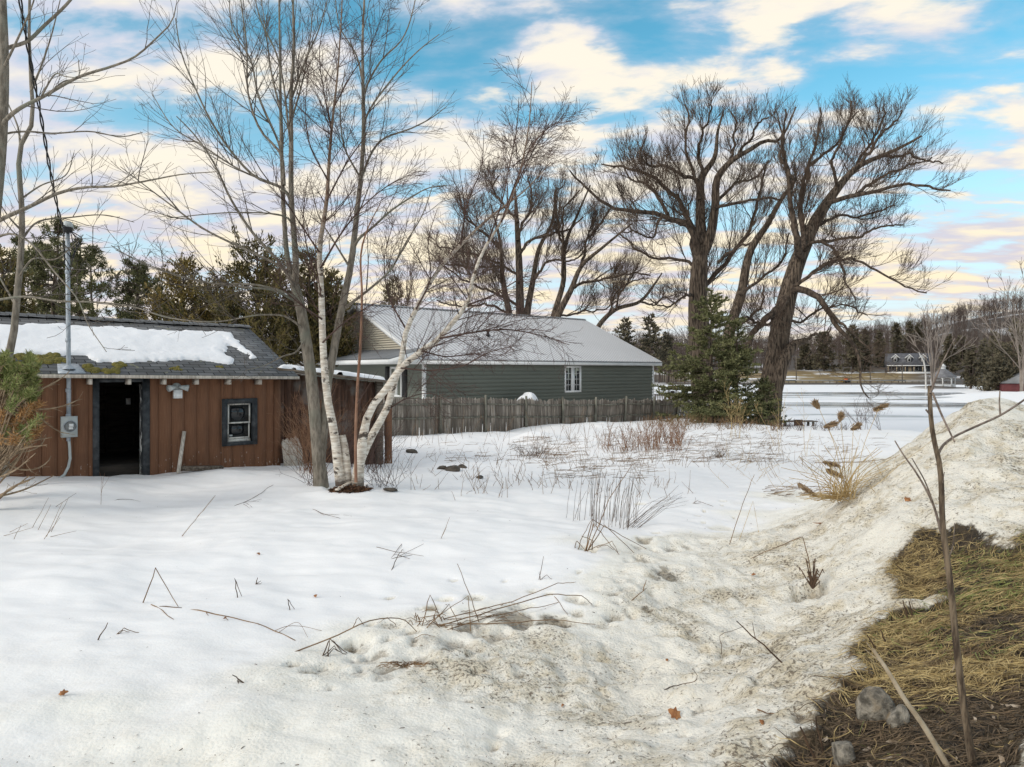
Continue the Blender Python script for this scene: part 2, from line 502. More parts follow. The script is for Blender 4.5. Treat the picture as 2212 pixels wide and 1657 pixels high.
def mat_birch():
    m, nt = new_mat('birch_bark')
    v = nt.coord((5, 5, 26))
    a = nt.noise(v, 1.0, 5, 0.6)
    b = nt.noise(nt.coord((3, 3, 6)), 1.0, 5, 0.65)
    col = nt.mix(nt.ramp(a, 0.42, 0.60), (0.50, 0.43, 0.35), (0.74, 0.69, 0.61))
    col = nt.mix(nt.ramp(b, 0.56, 0.62), col, (0.07, 0.052, 0.04))
    z = nt.n('ShaderNodeSeparateXYZ', {0: nt.coord()}).outputs[2]
    hi = nt.math('ADD', z, nt.math('MULTIPLY', b, 1.6))
    col = nt.mix(nt.math('MULTIPLY', nt.ramp(hi, 4.2, 6.4), 0.85), col, (0.17, 0.10, 0.06))
    col = nt.mix(nt.ramp(nt.math('ADD', z, nt.math('MULTIPLY', b, 0.9)), 0.72, 0.42), col, (0.085, 0.06, 0.045))
    finish(nt, col, 0.8, a, 0.5, 0.02)
    return m


M['birch'] = mat_birch()


def mat_shed_wall():
    m, nt = new_mat('brown_board_siding')
    v = nt.coord((70, 70, 2.5))
    g = nt.noise(v, 1.0, 5, 0.6)
    b = nt.noise(nt.coord((1.2, 1.2, 1.2)), 1.0, 4, 0.6)
    col = nt.mix(nt.ramp(g, 0.3, 0.7), (0.150, 0.067, 0.033), (0.215, 0.099, 0.050))
    col = nt.mix(nt.math('MULTIPLY', nt.ramp(b, 0.45, 0.7), 0.35), col, (0.11, 0.048, 0.026))
    z = nt.n('ShaderNodeSeparateXYZ', {0: nt.coord()}).outputs[2]
    chip = nt.noise(nt.coord((26, 26, 7)), 1.0, 4, 0.6)
    wear = nt.math('SUBTRACT', chip, nt.math('MULTIPLY', z, 0.11))
    col = nt.mix(nt.ramp(wear, 0.60, 0.64), col, (0.50, 0.44, 0.38))
    finish(nt, col, 0.85, g, 0.4, 0.01)
    return m


M['shed_wall'] = mat_shed_wall()


def mat_shingle():
    m, nt = new_mat('asphalt_shingle')
    v = nt.coord()
    br = nt.n('ShaderNodeTexBrick', {'Vector': v, 'Color1': (0.115, 0.12, 0.125, 1), 'Color2': (0.215, 0.22, 0.225, 1), 'Mortar': (0.022, 0.022, 0.024, 1),
                                     'Scale': 1.0, 'Mortar Size': 0.011, 'Brick Width': 0.34, 'Row Height': 0.15, 'Bias': -0.1}, offset=0.5)
    n = nt.noise(v, 2.2, 5, 0.65)
    col = nt.mix(nt.math('MULTIPLY', nt.ramp(n, 0.4, 0.7), 0.45), br.outputs[0], (0.10, 0.095, 0.09))
    lich = nt.noise(v, 3.4, 4, 0.7, 0.5)
    col = nt.mix(nt.ramp(lich, 0.63, 0.67), col, (0.24, 0.24, 0.17))
    finish(nt, col, 0.9, br.outputs[1], -0.5, 0.02, spec=0.3)
    return m


M['shingle'] = mat_shingle()
M['old_planks'] = simple('old_brown_planks', (0.055, 0.028, 0.018), (0.125, 0.062, 0.038), (24, 24, 1.5), 1.4, 0.95, 0.5, c3=(0.16, 0.13, 0.11), s3=2.2)


def mat_fence():
    m, nt = new_mat('weathered_pickets')
    v = nt.coord((13, 13, 0.7))
    a = nt.noise(v, 1.6, 4, 0.6)
    b = nt.noise(nt.coord((1, 1, 1)), 0.9, 4, 0.6)
    col = nt.mix(nt.ramp(a, 0.3, 0.7), (0.13, 0.105, 0.082), (0.50, 0.44, 0.375))
    rpi = nt.n('ShaderNodeNewGeometry').outputs['Random Per Island']
    col = nt.mix(nt.ramp(rpi, 0.15, 1.0), nt.mix(0.62, col, (0.075, 0.058, 0.045)), col)
    col = nt.mix(nt.math('MULTIPLY', nt.ramp(b, 0.45, 0.68), 0.55), col, (0.125, 0.10, 0.078))
    finish(nt, col, 0.95, a, 0.5, 0.02)
    return m


M['fence'] = mat_fence()
M['fence_post'] = simple('mossy_post', (0.10, 0.095, 0.075), (0.22, 0.21, 0.17), (8, 8, 1.5), 1.0, 0.95, 0.5)

# ------------------------------------------------------------------ the lie of the land
RU, RV = np.array([0.6, 0.8]), np.array([0.8, -0.6])    # along the road bank, and across it
_HE = np.array([math.cos(math.radians(40.5)), math.sin(math.radians(40.5))])
_FS = ([-60, 0, 4, 7, 10, 14, 27, 34, 39, 44, 52, 400], [0.1, 0.10, 0.03, -0.03, -0.22, -0.42, -0.36, -0.60, -0.95, -1.75, -3.0, -3.2])
HOLES = []      # (x, y, radius, depth, dirt)


def soil_mask(X, Y):
    u, v = X * RU[0] + Y * RU[1], X * RV[0] + Y * RV[1]
    nz = fbm(X, Y, 1.7, 3) * 0.55
    a = (v + 0.84 + nz * 0.6) / 0.26
    b = (7.45 - 0.65 * v + nz * 0.9 - u) / 0.35
    c = (-0.02 + 0.5 * np.clip(u - 3.35, 0, 4) + nz * 0.4 - v) / 0.2
    m = np.minimum(np.minimum(a, b), c)
    m = m - 2.6 * np.exp(-(((u - 6.03) / 0.12) ** 2 + ((v + 0.62) / 0.16) ** 2))
    m = np.where(Y < 0.4, -1, m)
    return np.clip(m * 0.5 + 0.5, 0, 1)


def terr(X, Y, holes=True, full=False):
    X, Y = np.asarray(X, float), np.asarray(Y, float)
    s = X * _HE[0] + Y * _HE[1]
    u, v = X * RU[0] + Y * RU[1], X * RV[0] + Y * RV[1]
    z = np.interp(s, *_FS)
    # smooth the knees of that profile a little
    z = 0.5 * z + 0.25 * np.interp(s - 1.2, *_FS) + 0.25 * np.interp(s + 1.2, *_FS)
    nearw = 1 - sst(45, 70, Y)
    z = z + nearw * (fbm(X, Y, 0.33, 2) * 0.20 + fbm(X, Y, 1.15, 3) * 0.070)
    # drift that climbs to the left of the brown shed
    z = z + 0.16 * np.exp(-(((X + 9.5) / 2.2) ** 2 + ((Y - 12.3) / 2.4) ** 2))
    for (mx, my, mr, mh) in ((0.85, 26.2, 1.05, 0.36), (3.4, 27.5, 1.6, 0.16), (-1.5, 24.4, 1.4, 0.16), (7.2, 28.0, 2.5, 0.14), (-3.3, 12.9, 0.9, 0.10)):
        z = z + mh * np.exp(-(((X - mx) / mr) ** 2 + ((Y - my) / mr) ** 2))
    z = z + 0.98 * sst(-2.5, 0.7, v) * sst(-8, 0, u)
    A = sst(6.2, 12.0, u) * (1 - 0.8 * sst(17.0, 30.0, u))
    lump = 1 + fbm(X, Y, 0.9, 3) * 0.16
    z = z + 1.47 * sst(-3.75, -0.55, v) * (1 - 0.36 * sst(-0.75, 0.5, v)) * A * lump * nearw
    d = sst(-4.7, -1.2, v + fbm(X, Y, 0.55, 3) * 2.6) * (1 - 0.6 * sst(14, 26, u)) * (1 - sst(30, 50, Y))
    d = np.clip(d + 0.10 * (1 - sst(4.5, 7.0, Y)) * sst(-12, -5, v) + 0.35 * sst(-1.6, -0.9, v) * (1 - sst(9, 12, u)), 0, 1)
    sm = soil_mask(X, Y)
    crust = np.abs(fbm(X, Y, 4.0, 3, 0.55)) * 0.10 + fbm(X + 3, Y, 11.0, 2, 0.5) * 0.022
    z = z + d * nearw * (fbm(X, Y, 2.2, 3, 0.6) * 0.085 + crust - 0.03) * (1 - 0.5 * sm)
    z = z + nearw * (1 - d) * (fbm(X * 0.6 + Y * 0.3, Y * 1.3, 2.6, 3) * 0.034)
    z = z - 0.085 * sst(0.45, 0.75, sm)
    # far shores
    n_far = fbm(X, Y, 0.02, 3) * 3.0
    rr_ = X / np.maximum(Y, 1)
    hill = 0.45 + 0.55 * sst(0.30, 0.78, rr_)
    zf = np.interp(Y, [185, 201, 208, 262], [-3.2, -1.7, -1.35, 1.4])
    zf = zf + hill * np.interp(Y, [262, 300, 400, 600, 1000], [0, 3.5, 15, 34, 52]) + n_far * sst(230, 330, Y)
    zf = zf + sst(0.48, 0.78, rr_) * 20 * sst(270, 420, Y)
    zr = np.interp(v, [-20, -12, -8, -4, 0.5, 40], [-3.2, -2.1, -1.75, -1.5, -1.2, 0.5]) + fbm(X, Y, 0.15, 2) * 0.4
    zr = np.where(Y > 75, zr, -9)
    zi = -3.2 + 1.85 * np.exp(-(((X - 98) / 8.5) ** 4 + ((Y - 158) / 6.0) ** 4))
    lake = sst(40, 60, Y)
    z = np.where(Y > 45, np.maximum.reduce([z, lerp(z, zf, lake), lerp(z, zr, sst(75, 95, Y)), np.where(Y > 120, zi, -9)]), z)
    hd = np.zeros_like(z)
    if holes:
        for hx, hy, hr, hdp, hdd in (HOLES if np.ndim(X) else ()):
            rr = np.hypot(X - hx, Y - hy) / hr + fbm(X + hx, Y, 3.0 / max(hr, 0.08) * 0.3, 2) * 0.7
            g = sst(1.25, 0.55, rr)
            z = z - hdp * g
            hd = np.maximum(hd, hdd * g)
    if not full:
        return z
    far = np.maximum(sst(186, 196, Y), sst(0.25, 0.7, zi + 2.3))
    r = X / np.maximum(Y, 1)
    lawn = sst(204, 210, Y) * (1 - sst(255, 285, Y)) * sst(0.20, 0.27, r) * (1 - sst(0.56, 0.62, r))
    return z, np.maximum(d, hd * 0.9), sm, far, lawn, hd


def hit(px, py, ymax=70.0):
    """where the sight line through a photo point meets the ground"""
    Y = np.concatenate([np.arange(1.2, 12, 0.02), np.arange(12, ymax, 0.05)])
    X = (px - HX) / FOC * Y
    zr = CAM - (py - HY) / FOC * Y
    b = np.nonzero(zr <= terr(X, Y, False))[0]
    i = b[0] if len(b) else len(Y) - 1
    return np.array([X[i], Y[i], float(terr(X[i], Y[i]))])


for px, py, hr, dp, dd in ((1752, 1272, 0.17, 0.16, 0.9), (1578, 1412, 0.09, 0.08, 0.8), (1522, 1528, 0.13, 0.10, 1.0), (1656, 1400, 0.05, 0.05, 0.9), (835, 1440, 0.10, 0.06, 0.9),
                           (795, 1418, 0.07, 0.04, 0.7), (985, 1385, 0.13, 0.05, 0.8), (905, 1420, 0.12, 0.06, 0.8), (1065, 1370, 0.15, 0.06, 0.8), (1270, 1185, 0.14, 0.07, 0.7), (1330, 1330, 0.09, 0.05, 0.8),
                           (1240, 1290, 0.10, 0.04, 0.6), (1345, 1232, 0.10, 0.04, 0.6), (1460, 1225, 0.12, 0.04, 0.5), (742, 1052, 0.45, 0.10, 0.4), (1795, 1072, 0.45, 0.05, 0.5), (1300, 1345, 0.12, 0.04, 0.6), (1560, 1140, 0.25, 0.03, 0.4)):
    h = hit(px, py)
    HOLES.append((h[0], h[1], hr, dp, dd))
_rp = np.random.RandomState(61)
for i in range(58):
    t = _rp.rand()
    px, py = lerp(640, 1560, t) + _rp.randn() * 50, lerp(1470, 1140, t ** 0.85) + _rp.randn() * 32
    h = hit(px, py)
    HOLES.append((h[0], h[1], 0.03 + 0.09 * _rp.rand() ** 2, 0.02 + 0.03 * _rp.rand(), 0.5 + 0.5 * _rp.rand()))
for i in range(34):
    k = _rp.rand() * 4
    path = [(690, 1455), (900, 1400), (1120, 1345), (1300, 1300), (1480, 1150)]
    a_, b_ = path[int(k)], path[int(k) + 1]
    px, py = lerp(a_[0], b_[0], k % 1) + _rp.randn() * 40, lerp(a_[1], b_[1], k % 1) + _rp.randn() * 16
    h = hit(px, py)
    HOLES.append((h[0], h[1], 0.07 + 0.13 * _rp.rand() ** 1.5, 0.025, 0.55 + 0.45 * _rp.rand()))
for i in range(44):
    px, py = _rp.uniform(1000, 1800), _rp.uniform(1250, 1640)
    h = hit(px, py)
    HOLES.append((h[0], h[1], 0.02 + 0.05 * _rp.rand(), 0.02 + 0.03 * _rp.rand(), 0.4 + 0.5 * _rp.rand()))


def axis(a, b, st, lo, hi, g):
    mid = list(np.arange(a, b + 1e-6, st))
    x, d = b, st
    while x < hi:
        d *= g
        x += d
        mid.append(x)
    x, d, pre = a, st, []
    while x > lo:
        d *= g
        x -= d
        pre.append(x)
    return np.array(pre[::-1] + mid)


gx = axis(-4.6, 5.6, 0.028, -1600, 1600, 1.045)
ys, y = [-40, -20, -10, -5, -2, -1, -0.4, 0.2, 0.6, 0.9], 1.1
while y < 2500:
    ys.append(y)
    y += max(0.024, 0.0062 * y) if y < 30 else 0.0085 * y if y < 220 else 0.03 * y
gy = np.array(ys)
GX, GY = np.meshgrid(gx, gy)
gz, gd, gs, gf, gl, gp = terr(GX, GY, True, True)
nx_, ny_ = len(gx), len(gy)
idx = np.arange(nx_ * ny_).reshape(ny_, nx_)
gq = np.stack([idx[:-1, :-1], idx[:-1, 1:], idx[1:, 1:], idx[1:, :-1]], -1).reshape(-1, 4)
gme = mesh_from('ground', np.stack([GX, GY, gz], -1).reshape(-1, 3), [gq], True)
for nm, arr in (('dirt', gd), ('soil', gs), ('far', gf), ('lawn', gl), ('pit', gp)):
    at = gme.attributes.new(nm, 'FLOAT', 'POINT')
    at.data.foreach_set('value', np.ascontiguousarray(arr, np.float32).ravel())
tag(link('ground', gme, M['ground']), kind='structure')

lk = MB()
lk.add([(-260, 38, -1.9), (330, 38, -1.9), (330, 216, -1.9), (-260, 216, -1.9)], Q=[(0, 1, 2, 3)])
tag(lk.build('lake', M['ice']), kind='structure')


# ------------------------------------------------------------------ wall frames
class Frame:
    def __init__(s, deg, d):
        s.t = math.radians(deg)
        s.e = np.array([math.cos(s.t), math.sin(s.t)])
        s.nrm = np.array([-math.sin(s.t), math.cos(s.t)])
        s.d = d
        s.o = s.nrm * d

    def s_at(s, px, off=0.0):
        r = (px - HX) / FOC
        o = s.nrm * (s.d + off)
        return (r * o[1] - o[0]) / (s.e[0] - r * s.e[1])

    def at(s, px, py, off=0.0):
        """(s, z) on the wall plane set back by off"""
        q = s.s_at(px, off)
        Y = (s.nrm * (s.d + off) + s.e * q)[1]
        return q, CAM - (py - HY) / FOC * Y

    def wpt(s, q, off, z=0.0):
        p = s.nrm * (s.d + off) + s.e * q
        return np.array([p[0], p[1], z])


# ------------------------------------------------------------------ brown shed
SF = Frame(42.0, 16.05)
shed = empty('shed', (SF.o[0], SF.o[1], 0), SF.t, 'low brown board shed with a snowy shingle roof and an open dark doorway', 'shed')
S0, S1 = -1.0, SF.s_at(600)
dl, dtop = SF.at(214, 826)
dr, _ = SF.at(308, 826)
fl, ftop = SF.at(200, 815.5)
fr, _ = SF.at(323, 815.5)
wl, wtop = SF.at(479, 862)
wr, wbot = SF.at(555, 959)
WTOP = 2.24


def grooved(mb, x0, x1, z0, z1, pitch=0.262, wd=0.015, dp=0.016):
    pts = []
    k = math.ceil(x0 / pitch)
    pts.append((x0, 0.0))
    while k * pitch < x1:
        g = k * pitch
        if g - wd > x0 and g + wd < x1:
            pts += [(g - wd / 2, 0.0), (g - wd / 2 + 0.002, dp), (g + wd / 2 - 0.002, dp), (g + wd / 2, 0.0)]
        k += 1
    pts.append((x1, 0.0))
    pts += [(x1, 0.10), (x0, 0.10)]
    n = len(pts)
    V = [(p, q, z) for z in (z0, z1) for p, q in pts]
    Q = [(i, (i + 1) % n, n + (i + 1) % n, n + i) for i in range(n)]
    mb.add(V, Q=Q)


mb = MB()
grooved(mb, S0, dl - 0.06, -0.4, WTOP)
grooved(mb, dr + 0.06, wl + 0.05, -0.4, WTOP)
grooved(mb, wr - 0.05, S1, -0.4, WTOP)
grooved(mb, wl + 0.05, wr - 0.05, -0.4, wbot + 0.05)
grooved(mb, wl + 0.05, wr - 0.05, wtop - 0.05, WTOP)
mb.box(dl - 0.06, dr + 0.06, 0.002, 0.10, dtop + 0.02, WTOP)
mb.build('wall', M['shed_wall'], shed)
mb = MB()
mb.box(S0, S1, 6.0, 6.1, -0.4, WTOP)
mb.box(S0 - 0.1, S0, 0.0, 6.1, -0.4, WTOP)
mb.box(S1, S1 + 0.1, 0.103, 6.1, -0.4, WTOP)
for sx in (S0 - 0.1, S1):
    mb.prism([(0.06, WTOP), (6.04, WTOP), (3.0, 3.42)], 'x', sx, sx + 0.1)
mb.build('side_wall', M['shed_wall'], shed)
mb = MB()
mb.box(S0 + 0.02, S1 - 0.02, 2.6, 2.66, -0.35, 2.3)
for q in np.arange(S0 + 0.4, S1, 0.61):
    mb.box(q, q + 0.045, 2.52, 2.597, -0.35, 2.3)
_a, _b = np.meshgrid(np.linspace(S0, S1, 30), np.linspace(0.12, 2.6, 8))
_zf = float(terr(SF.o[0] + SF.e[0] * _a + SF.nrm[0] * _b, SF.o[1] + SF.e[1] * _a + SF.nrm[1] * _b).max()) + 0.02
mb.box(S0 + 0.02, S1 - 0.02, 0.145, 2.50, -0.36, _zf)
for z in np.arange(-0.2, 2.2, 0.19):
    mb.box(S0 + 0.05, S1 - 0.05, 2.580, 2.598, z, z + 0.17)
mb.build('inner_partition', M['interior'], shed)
q, z = SF.at(277, 867, 2.5)
MB().box(q - 0.05, q + 0.05, 2.495, 2.515, z - 0.075, z + 0.075).build('switch_plate', M['white'], shed)

dfm = empty('door_frame', (0, 0, 0))
dfm.parent = shed
j = MB()
j.box(fl, dl, -0.03, 0.10, -0.4, ftop)
j.box(dr, fr, -0.03, 0.10, -0.4, ftop)
j.box(dl, dr, -0.03, 0.10, dtop, ftop)
j.build('casing', M['char_paint'], dfm)
MB().box(dr - 0.028, dr - 0.002, 0.04, 0.16, -0.3, dtop - 0.05).build('peeling_jamb', M['peel_dark'], dfm)
MB().box(dl, dr, -0.02, 0.14, -0.40, -0.06).build('sill', M['rot_wood'], dfm)

win = empty('window', (0, 0, 0))
win.parent = shed
fw = 0.115
j = MB()
j.box(wl, wl + fw, -0.035, 0.10, wbot, wtop)
j.box(wr - fw, wr, -0.035, 0.10, wbot, wtop)
j.box(wl + fw, wr - fw, -0.035, 0.10, wtop - fw, wtop)
j.box(wl + fw, wr - fw, -0.035, 0.10, wbot, wbot + 0.085)
j.build('frame', M['char_paint'], win)
il, ir, ib, it = wl + fw, wr - fw, wbot + 0.085, wtop - fw
zm = (ib + it) / 2 + 0.0
for nm, z0, z1, yy in (('upper_sash', zm - 0.02, it, 0.03), ('lower_sash', ib + 0.07, zm + 0.02, 0.065)):
    j = MB()
    j.box(il + 0.03, il + 0.062, yy, yy + 0.03, z0, z1)
    j.box(ir - 0.062, ir - 0.03, yy, yy + 0.03, z0, z1)
    j.box(il + 0.062, ir - 0.062, yy, yy + 0.03, z1 - 0.032, z1)
    j.box(il + 0.062, ir - 0.062, yy, yy + 0.03, z0, z0 + 0.034)
    j.build(nm, M['peel'], win)
    MB().box(il + 0.062, ir - 0.062, yy + 0.012, yy + 0.018, z0 + 0.034, z1 - 0.032).build('pane', M['glass'], win)
MB().prism([(0.03, ib), (0.10, ib), (0.10, ib + 0.07), (0.05, ib + 0.055)], 'x', il + 0.02, ir - 0.02).build('peeling_sill', M['peel'], win)
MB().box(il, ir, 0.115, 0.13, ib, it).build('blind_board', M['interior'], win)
MB().box(il + 0.075, il + 0.15, 0.071, 0.076, ib + 0.125, ib + 0.165).build('sticker', M['meter'], win)

# roof
ze = lambda s: lerp(2.225, 2.115, (s - 1.5) / 8.0)
YR, YE = 2.98, -0.32
zr_ = lambda s: lerp(3.60, 3.50, (s - 1.5) / 8.0)
R0, R1 = S0 - 0.3, SF.s_at(646, -0.3)


def roof_z(s, y):
    return ze(s) + (zr_(s) - ze(s)) * (y - YE) / (YR - YE)


mb = MB()
for a, b in ((YE, YR), (2 * YR - YE, YR)):
    ns = 14
    V, Q = [], []
    for i in range(ns + 1):
        s = lerp(R0, R1, i / ns)
        sag = -0.03 * math.sin(math.pi * i / ns) + 0.012 * math.sin(i * 2.1)
        for y, z in ((a, ze(s)), (b, zr_(s) + sag), (b, zr_(s) + sag - 0.07), (a, ze(s) - 0.05)):
            V.append((s, y, z))
    for i in range(ns):
        for k in range(4):
            k2 = (k + 1) % 4
            Q.append((i * 4 + k, i * 4 + k2, i * 4 + 4 + k2, i * 4 + 4 + k))
    Q += [(0, 3, 2, 1), (ns * 4, ns * 4 + 1, ns * 4 + 2, ns * 4 + 3)]
    mb.add(V, Q=Q)
roof = mb.build('roof', M['shingle'], shed)
mb = MB()
ns = 22
for i in range(ns):
    s, s2 = lerp(R0, R1, i / ns), lerp(R0, R1, (i + 1.12) / ns)
    zc = zr_(s) - 0.03 * math.sin(math.pi * i / ns) + 0.022
    for sg in (-1, 1):
        mb.add([(s, YR, zc + 0.028), (s2, YR, zc + 0.006), (s2, YR + sg * 0.20, zc - 0.078), (s, YR + sg * 0.20, zc - 0.056)], Q=[(0, 1, 2, 3)])
mb.build('ridge_cap', M['shingle'], roof)
mb = MB()
mb.hexa([(R0, YE - 0.012, ze(R0) - 0.062), (R1, YE - 0.012, ze(R1) - 0.062), (R1, YE + 0.03, ze(R1) - 0.062), (R0, YE + 0.03, ze(R0) - 0.062),
         (R0, YE - 0.014, ze(R0) + 0.006), (R1, YE - 0.014, ze(R1) + 0.006), (R1, YE - 0.002, ze(R1) + 0.006), (R0, YE - 0.002, ze(R0) + 0.006)])
mb.build('drip_edge', M['raw_wood'], shed)
mb = MB()
mb.box(S0, S1, YE + 0.04, 0.0, 2.05, 2.062)
for px in (194, 278, 354, 424, 494, 560):
    q = SF.s_at(px, -0.2)
    MB().box(q - 0.03, q + 0.03, YE + 0.035, 0.0, ze(q) - 0.19, ze(q) - 0.075).build('rafter_tail', M['raw_wood'], shed)
mb = MB()
mb.box(S1 - 0.09, S1 + 0.06, -0.022, -0.002, -0.4, 2.06)
mb.build('corner_trim', M['shed_wall'], shed)

# electricity meter, mast and cable
q0, zt = SF.at(130, 900)
q1, zb = SF.at(164, 942)
met = empty('electric_meter', (0, 0, 0))
met.parent = shed
j = MB()
j.box(q0, q1, -0.13, -0.0, zb, zt)
j.box(q0 - 0.006, q1 + 0.006, -0.138, -0.125, zb - 0.006, zt + 0.006)
j.build('box', M['meter'], met)
cx_, cz_ = (q0 + q1) / 2 + 0.01, (zb + zt) / 2 + 0.01
j = MB()
j.lathe([(0.118, -0.139), (0.118, -0.165), (0.104, -0.172)], cx_, cz_, 24, 'y')
j.build('collar', M['galv'], met, True)
j = MB()
j.lathe([(0.104, -0.16), (0.100, -0.205), (0.085, -0.222), (0.0, -0.226)], cx_, cz_, 24, 'y')
j.build('dial', simple('meter_dial', (0.10, 0.11, 0.11), (0.20, 0.21, 0.21), (9, 9, 9), 1.0, 0.15, 0.0), met, True)
j = MB()
j.box(cx_ - 0.03, cx_ + 0.045, -0.232, -0.227, cz_ - 0.005, cz_ + 0.055)
j.box(cx_ - 0.035, cx_ + 0.035, -0.232, -0.227, cz_ - 0.055, cz_ - 0.012)
j.build('register_plate', M['white'], met)
qm = (q0 + q1) / 2
MAST_TOP = SF.at(145, 496, -0.07)[1]
mast = empty('conduit_mast', (0, 0, 0))
mast.parent = shed
j = MB()
j.tube([(qm, -0.07, zt - 0.01), (qm, -0.07, 2.1), (qm - 0.012, -0.07, 3.6), (qm - 0.02, -0.07, MAST_TOP)], 0.040, 14)
j.build('pipe', M['galv'], mast, True)
for z in (zt + 0.01, zt + 0.52, 2.9, 4.25):
    MB().lathe([(0.040, z - 0.04), (0.049, z - 0.03), (0.049, z + 0.03), (0.040, z + 0.04)], qm - 0.004 * z, -0.07, 14).build('coupling', M['galv'], mast, True)
zz0 = roof_z(qm, -0.07)
j = MB()
j.lathe([(0.12, zz0 + 0.01), (0.085, zz0 + 0.05), (0.043, zz0 + 0.09)], qm, -0.07, 14)
sl = (zr_(qm) - ze(qm)) / (YR - YE)
j.hexa([(qm + a, b, roof_z(qm, b) + c) for c in (0.004, 0.012) for a, b in ((-0.21, -0.27), (0.26, -0.27), (0.2, 0.18), (-0.16, 0.18))])
j.build('flashing', M['galv'], mast)
hx_, hz_ = qm - 0.02, MAST_TOP
j = MB()
j.lathe([(0.0, hz_ + 0.17), (0.055, hz_ + 0.16), (0.09, hz_ + 0.115), (0.10, hz_ + 0.06), (0.098, hz_ + 0.02), (0.044, hz_ - 0.02)], hx_, -0.09, 14)
j.build('weatherhead', M['meter'], mast, True)
j = MB()
j.lathe([(0.094, hz_ + 0.03), (0.075, hz_ - 0.06), (0.02, hz_ - 0.08)], hx_ - 0.01, -0.14, 12)
for k, (a, b, c) in enumerate(((0.16, 0.55, 0.10), (0.11, 0.75, 0.0), (0.20, 0.42, -0.05), (0.07, 0.9, 0.08))):
    pts = [(hx_ + 0.03, -0.14, hz_ - 0.02), (hx_ + a, -0.17 + c, hz_ - 0.14), (hx_ + a + 0.03, -0.15, hz_ - b * 0.5), (hx_ + a * 0.7, -0.12, hz_ - b * 0.8), (hx_ + 0.05, -0.10, hz_ - b), (hx_ - 0.06, -0.13, hz_ - b * 0.75), (hx_ - 0.08, -0.15, hz_ - 0.3), (hx_ - 0.06, -0.17, hz_ + 0.05)]
    j.tube(pts, 0.009, 5)
j.build('drip_loop', M['black'], mast)
j = MB()
pts = [SF.at(px, py, -0.05) for px, py in ((148, 942), (150, 965), (151, 990), (147, 1008), (138, 1025), (126, 1033), (116, 1034))]
j.tube([(a, -0.05 - 0.012 * i, b) for i, (a, b) in enumerate(pts)], 0.026, 8)
j.build('ground_cable', M['meter'], shed, True)
a, b = pts[0]
MB().tube([(a, -0.05, b + 0.02), (a, -0.05, b - 0.10)], 0.036, 10).build('cable_gland', M['galv'], met, True)

# motion light
q, z = SF.at(382, 842)
lamp = empty('flood_light', (0, 0, 0))
lamp.parent = shed
j = MB()
j.lathe([(0.0, -0.05), (0.09, -0.045), (0.095, 0.0)], q - 0.01, z + 0.06, 16, 'y')
j.build('mount', M['meter'], lamp)
for sg in (-1, 1):
    j = MB()
    c0 = np.array([q - 0.01 + sg * 0.03, -0.08, z + 0.07])
    c1 = np.array([q - 0.01 + sg * 0.20, -0.17, z + 0.035])
    pts = [lerp(c0, c1, t) for t in (0, 0.35, 0.7, 1.0)]
    j.tube(pts, np.array([0.025, 0.045, 0.06, 0.075]), 12)
    j.build('lamp_holder', M['meter'], lamp, True)
j = MB()
j.box(q - 0.09, q + 0.08, -0.12, -0.03, z - 0.185, z + 0.0)
j.box(q - 0.06, q + 0.05, -0.14, -0.12, z - 0.16, z - 0.06)
j.build('sensor', M['white'], lamp)

# lean-to at the right end of the shed
X0_, X1_ = S1 + 0.06, SF.s_at(843, 0.25)
lt = empty('lean_to', (SF.o[0], SF.o[1], 0), SF.t, 'dark brown plank lean-to behind the birch trunks, joined to the shed end', 'lean-to')
rng = np.random.RandomState(3)
mb = MB()
q = X0_
while q < X1_ - 0.3:
    wd = 0.16 + rng.rand() * 0.10
    tz = lerp(2.30, 1.98, (q - X0_) / (X1_ - X0_)) - 0.06
    mb.box(q, q + wd - 0.008, 0.25 + rng.rand() * 0.012, 0.29, -0.7, tz)
    q += wd
mb.build('plank_wall', M['old_planks'], lt)
for px, wpx, mt in ((818, 15, M['rot_wood']), (838, 13, M['shed_wall'])):
    q = SF.s_at(px, 0.2)
    hw = wpx / FOC * 18.3 / 2
    MB().box(q - hw, q + hw, 0.12, 0.245, -0.7, 2.0 if px < 830 else 1.86).build('post', mt, lt)
mb = MB()
mb.hexa([(X0_ - 0.02, 0.02, 2.29), (X1_ - 0.15, 0.02, 1.95), (X1_ - 0.15, 2.4, 2.05), (X0_ - 0.02, 2.4, 2.38),
         (X0_ - 0.02, 0.02, 2.36), (X1_ - 0.15, 0.02, 2.02), (X1_ - 0.15, 2.4, 2.12), (X0_ - 0.02, 2.4, 2.45)])
mb.build('roof', M['rot_wood'], lt)


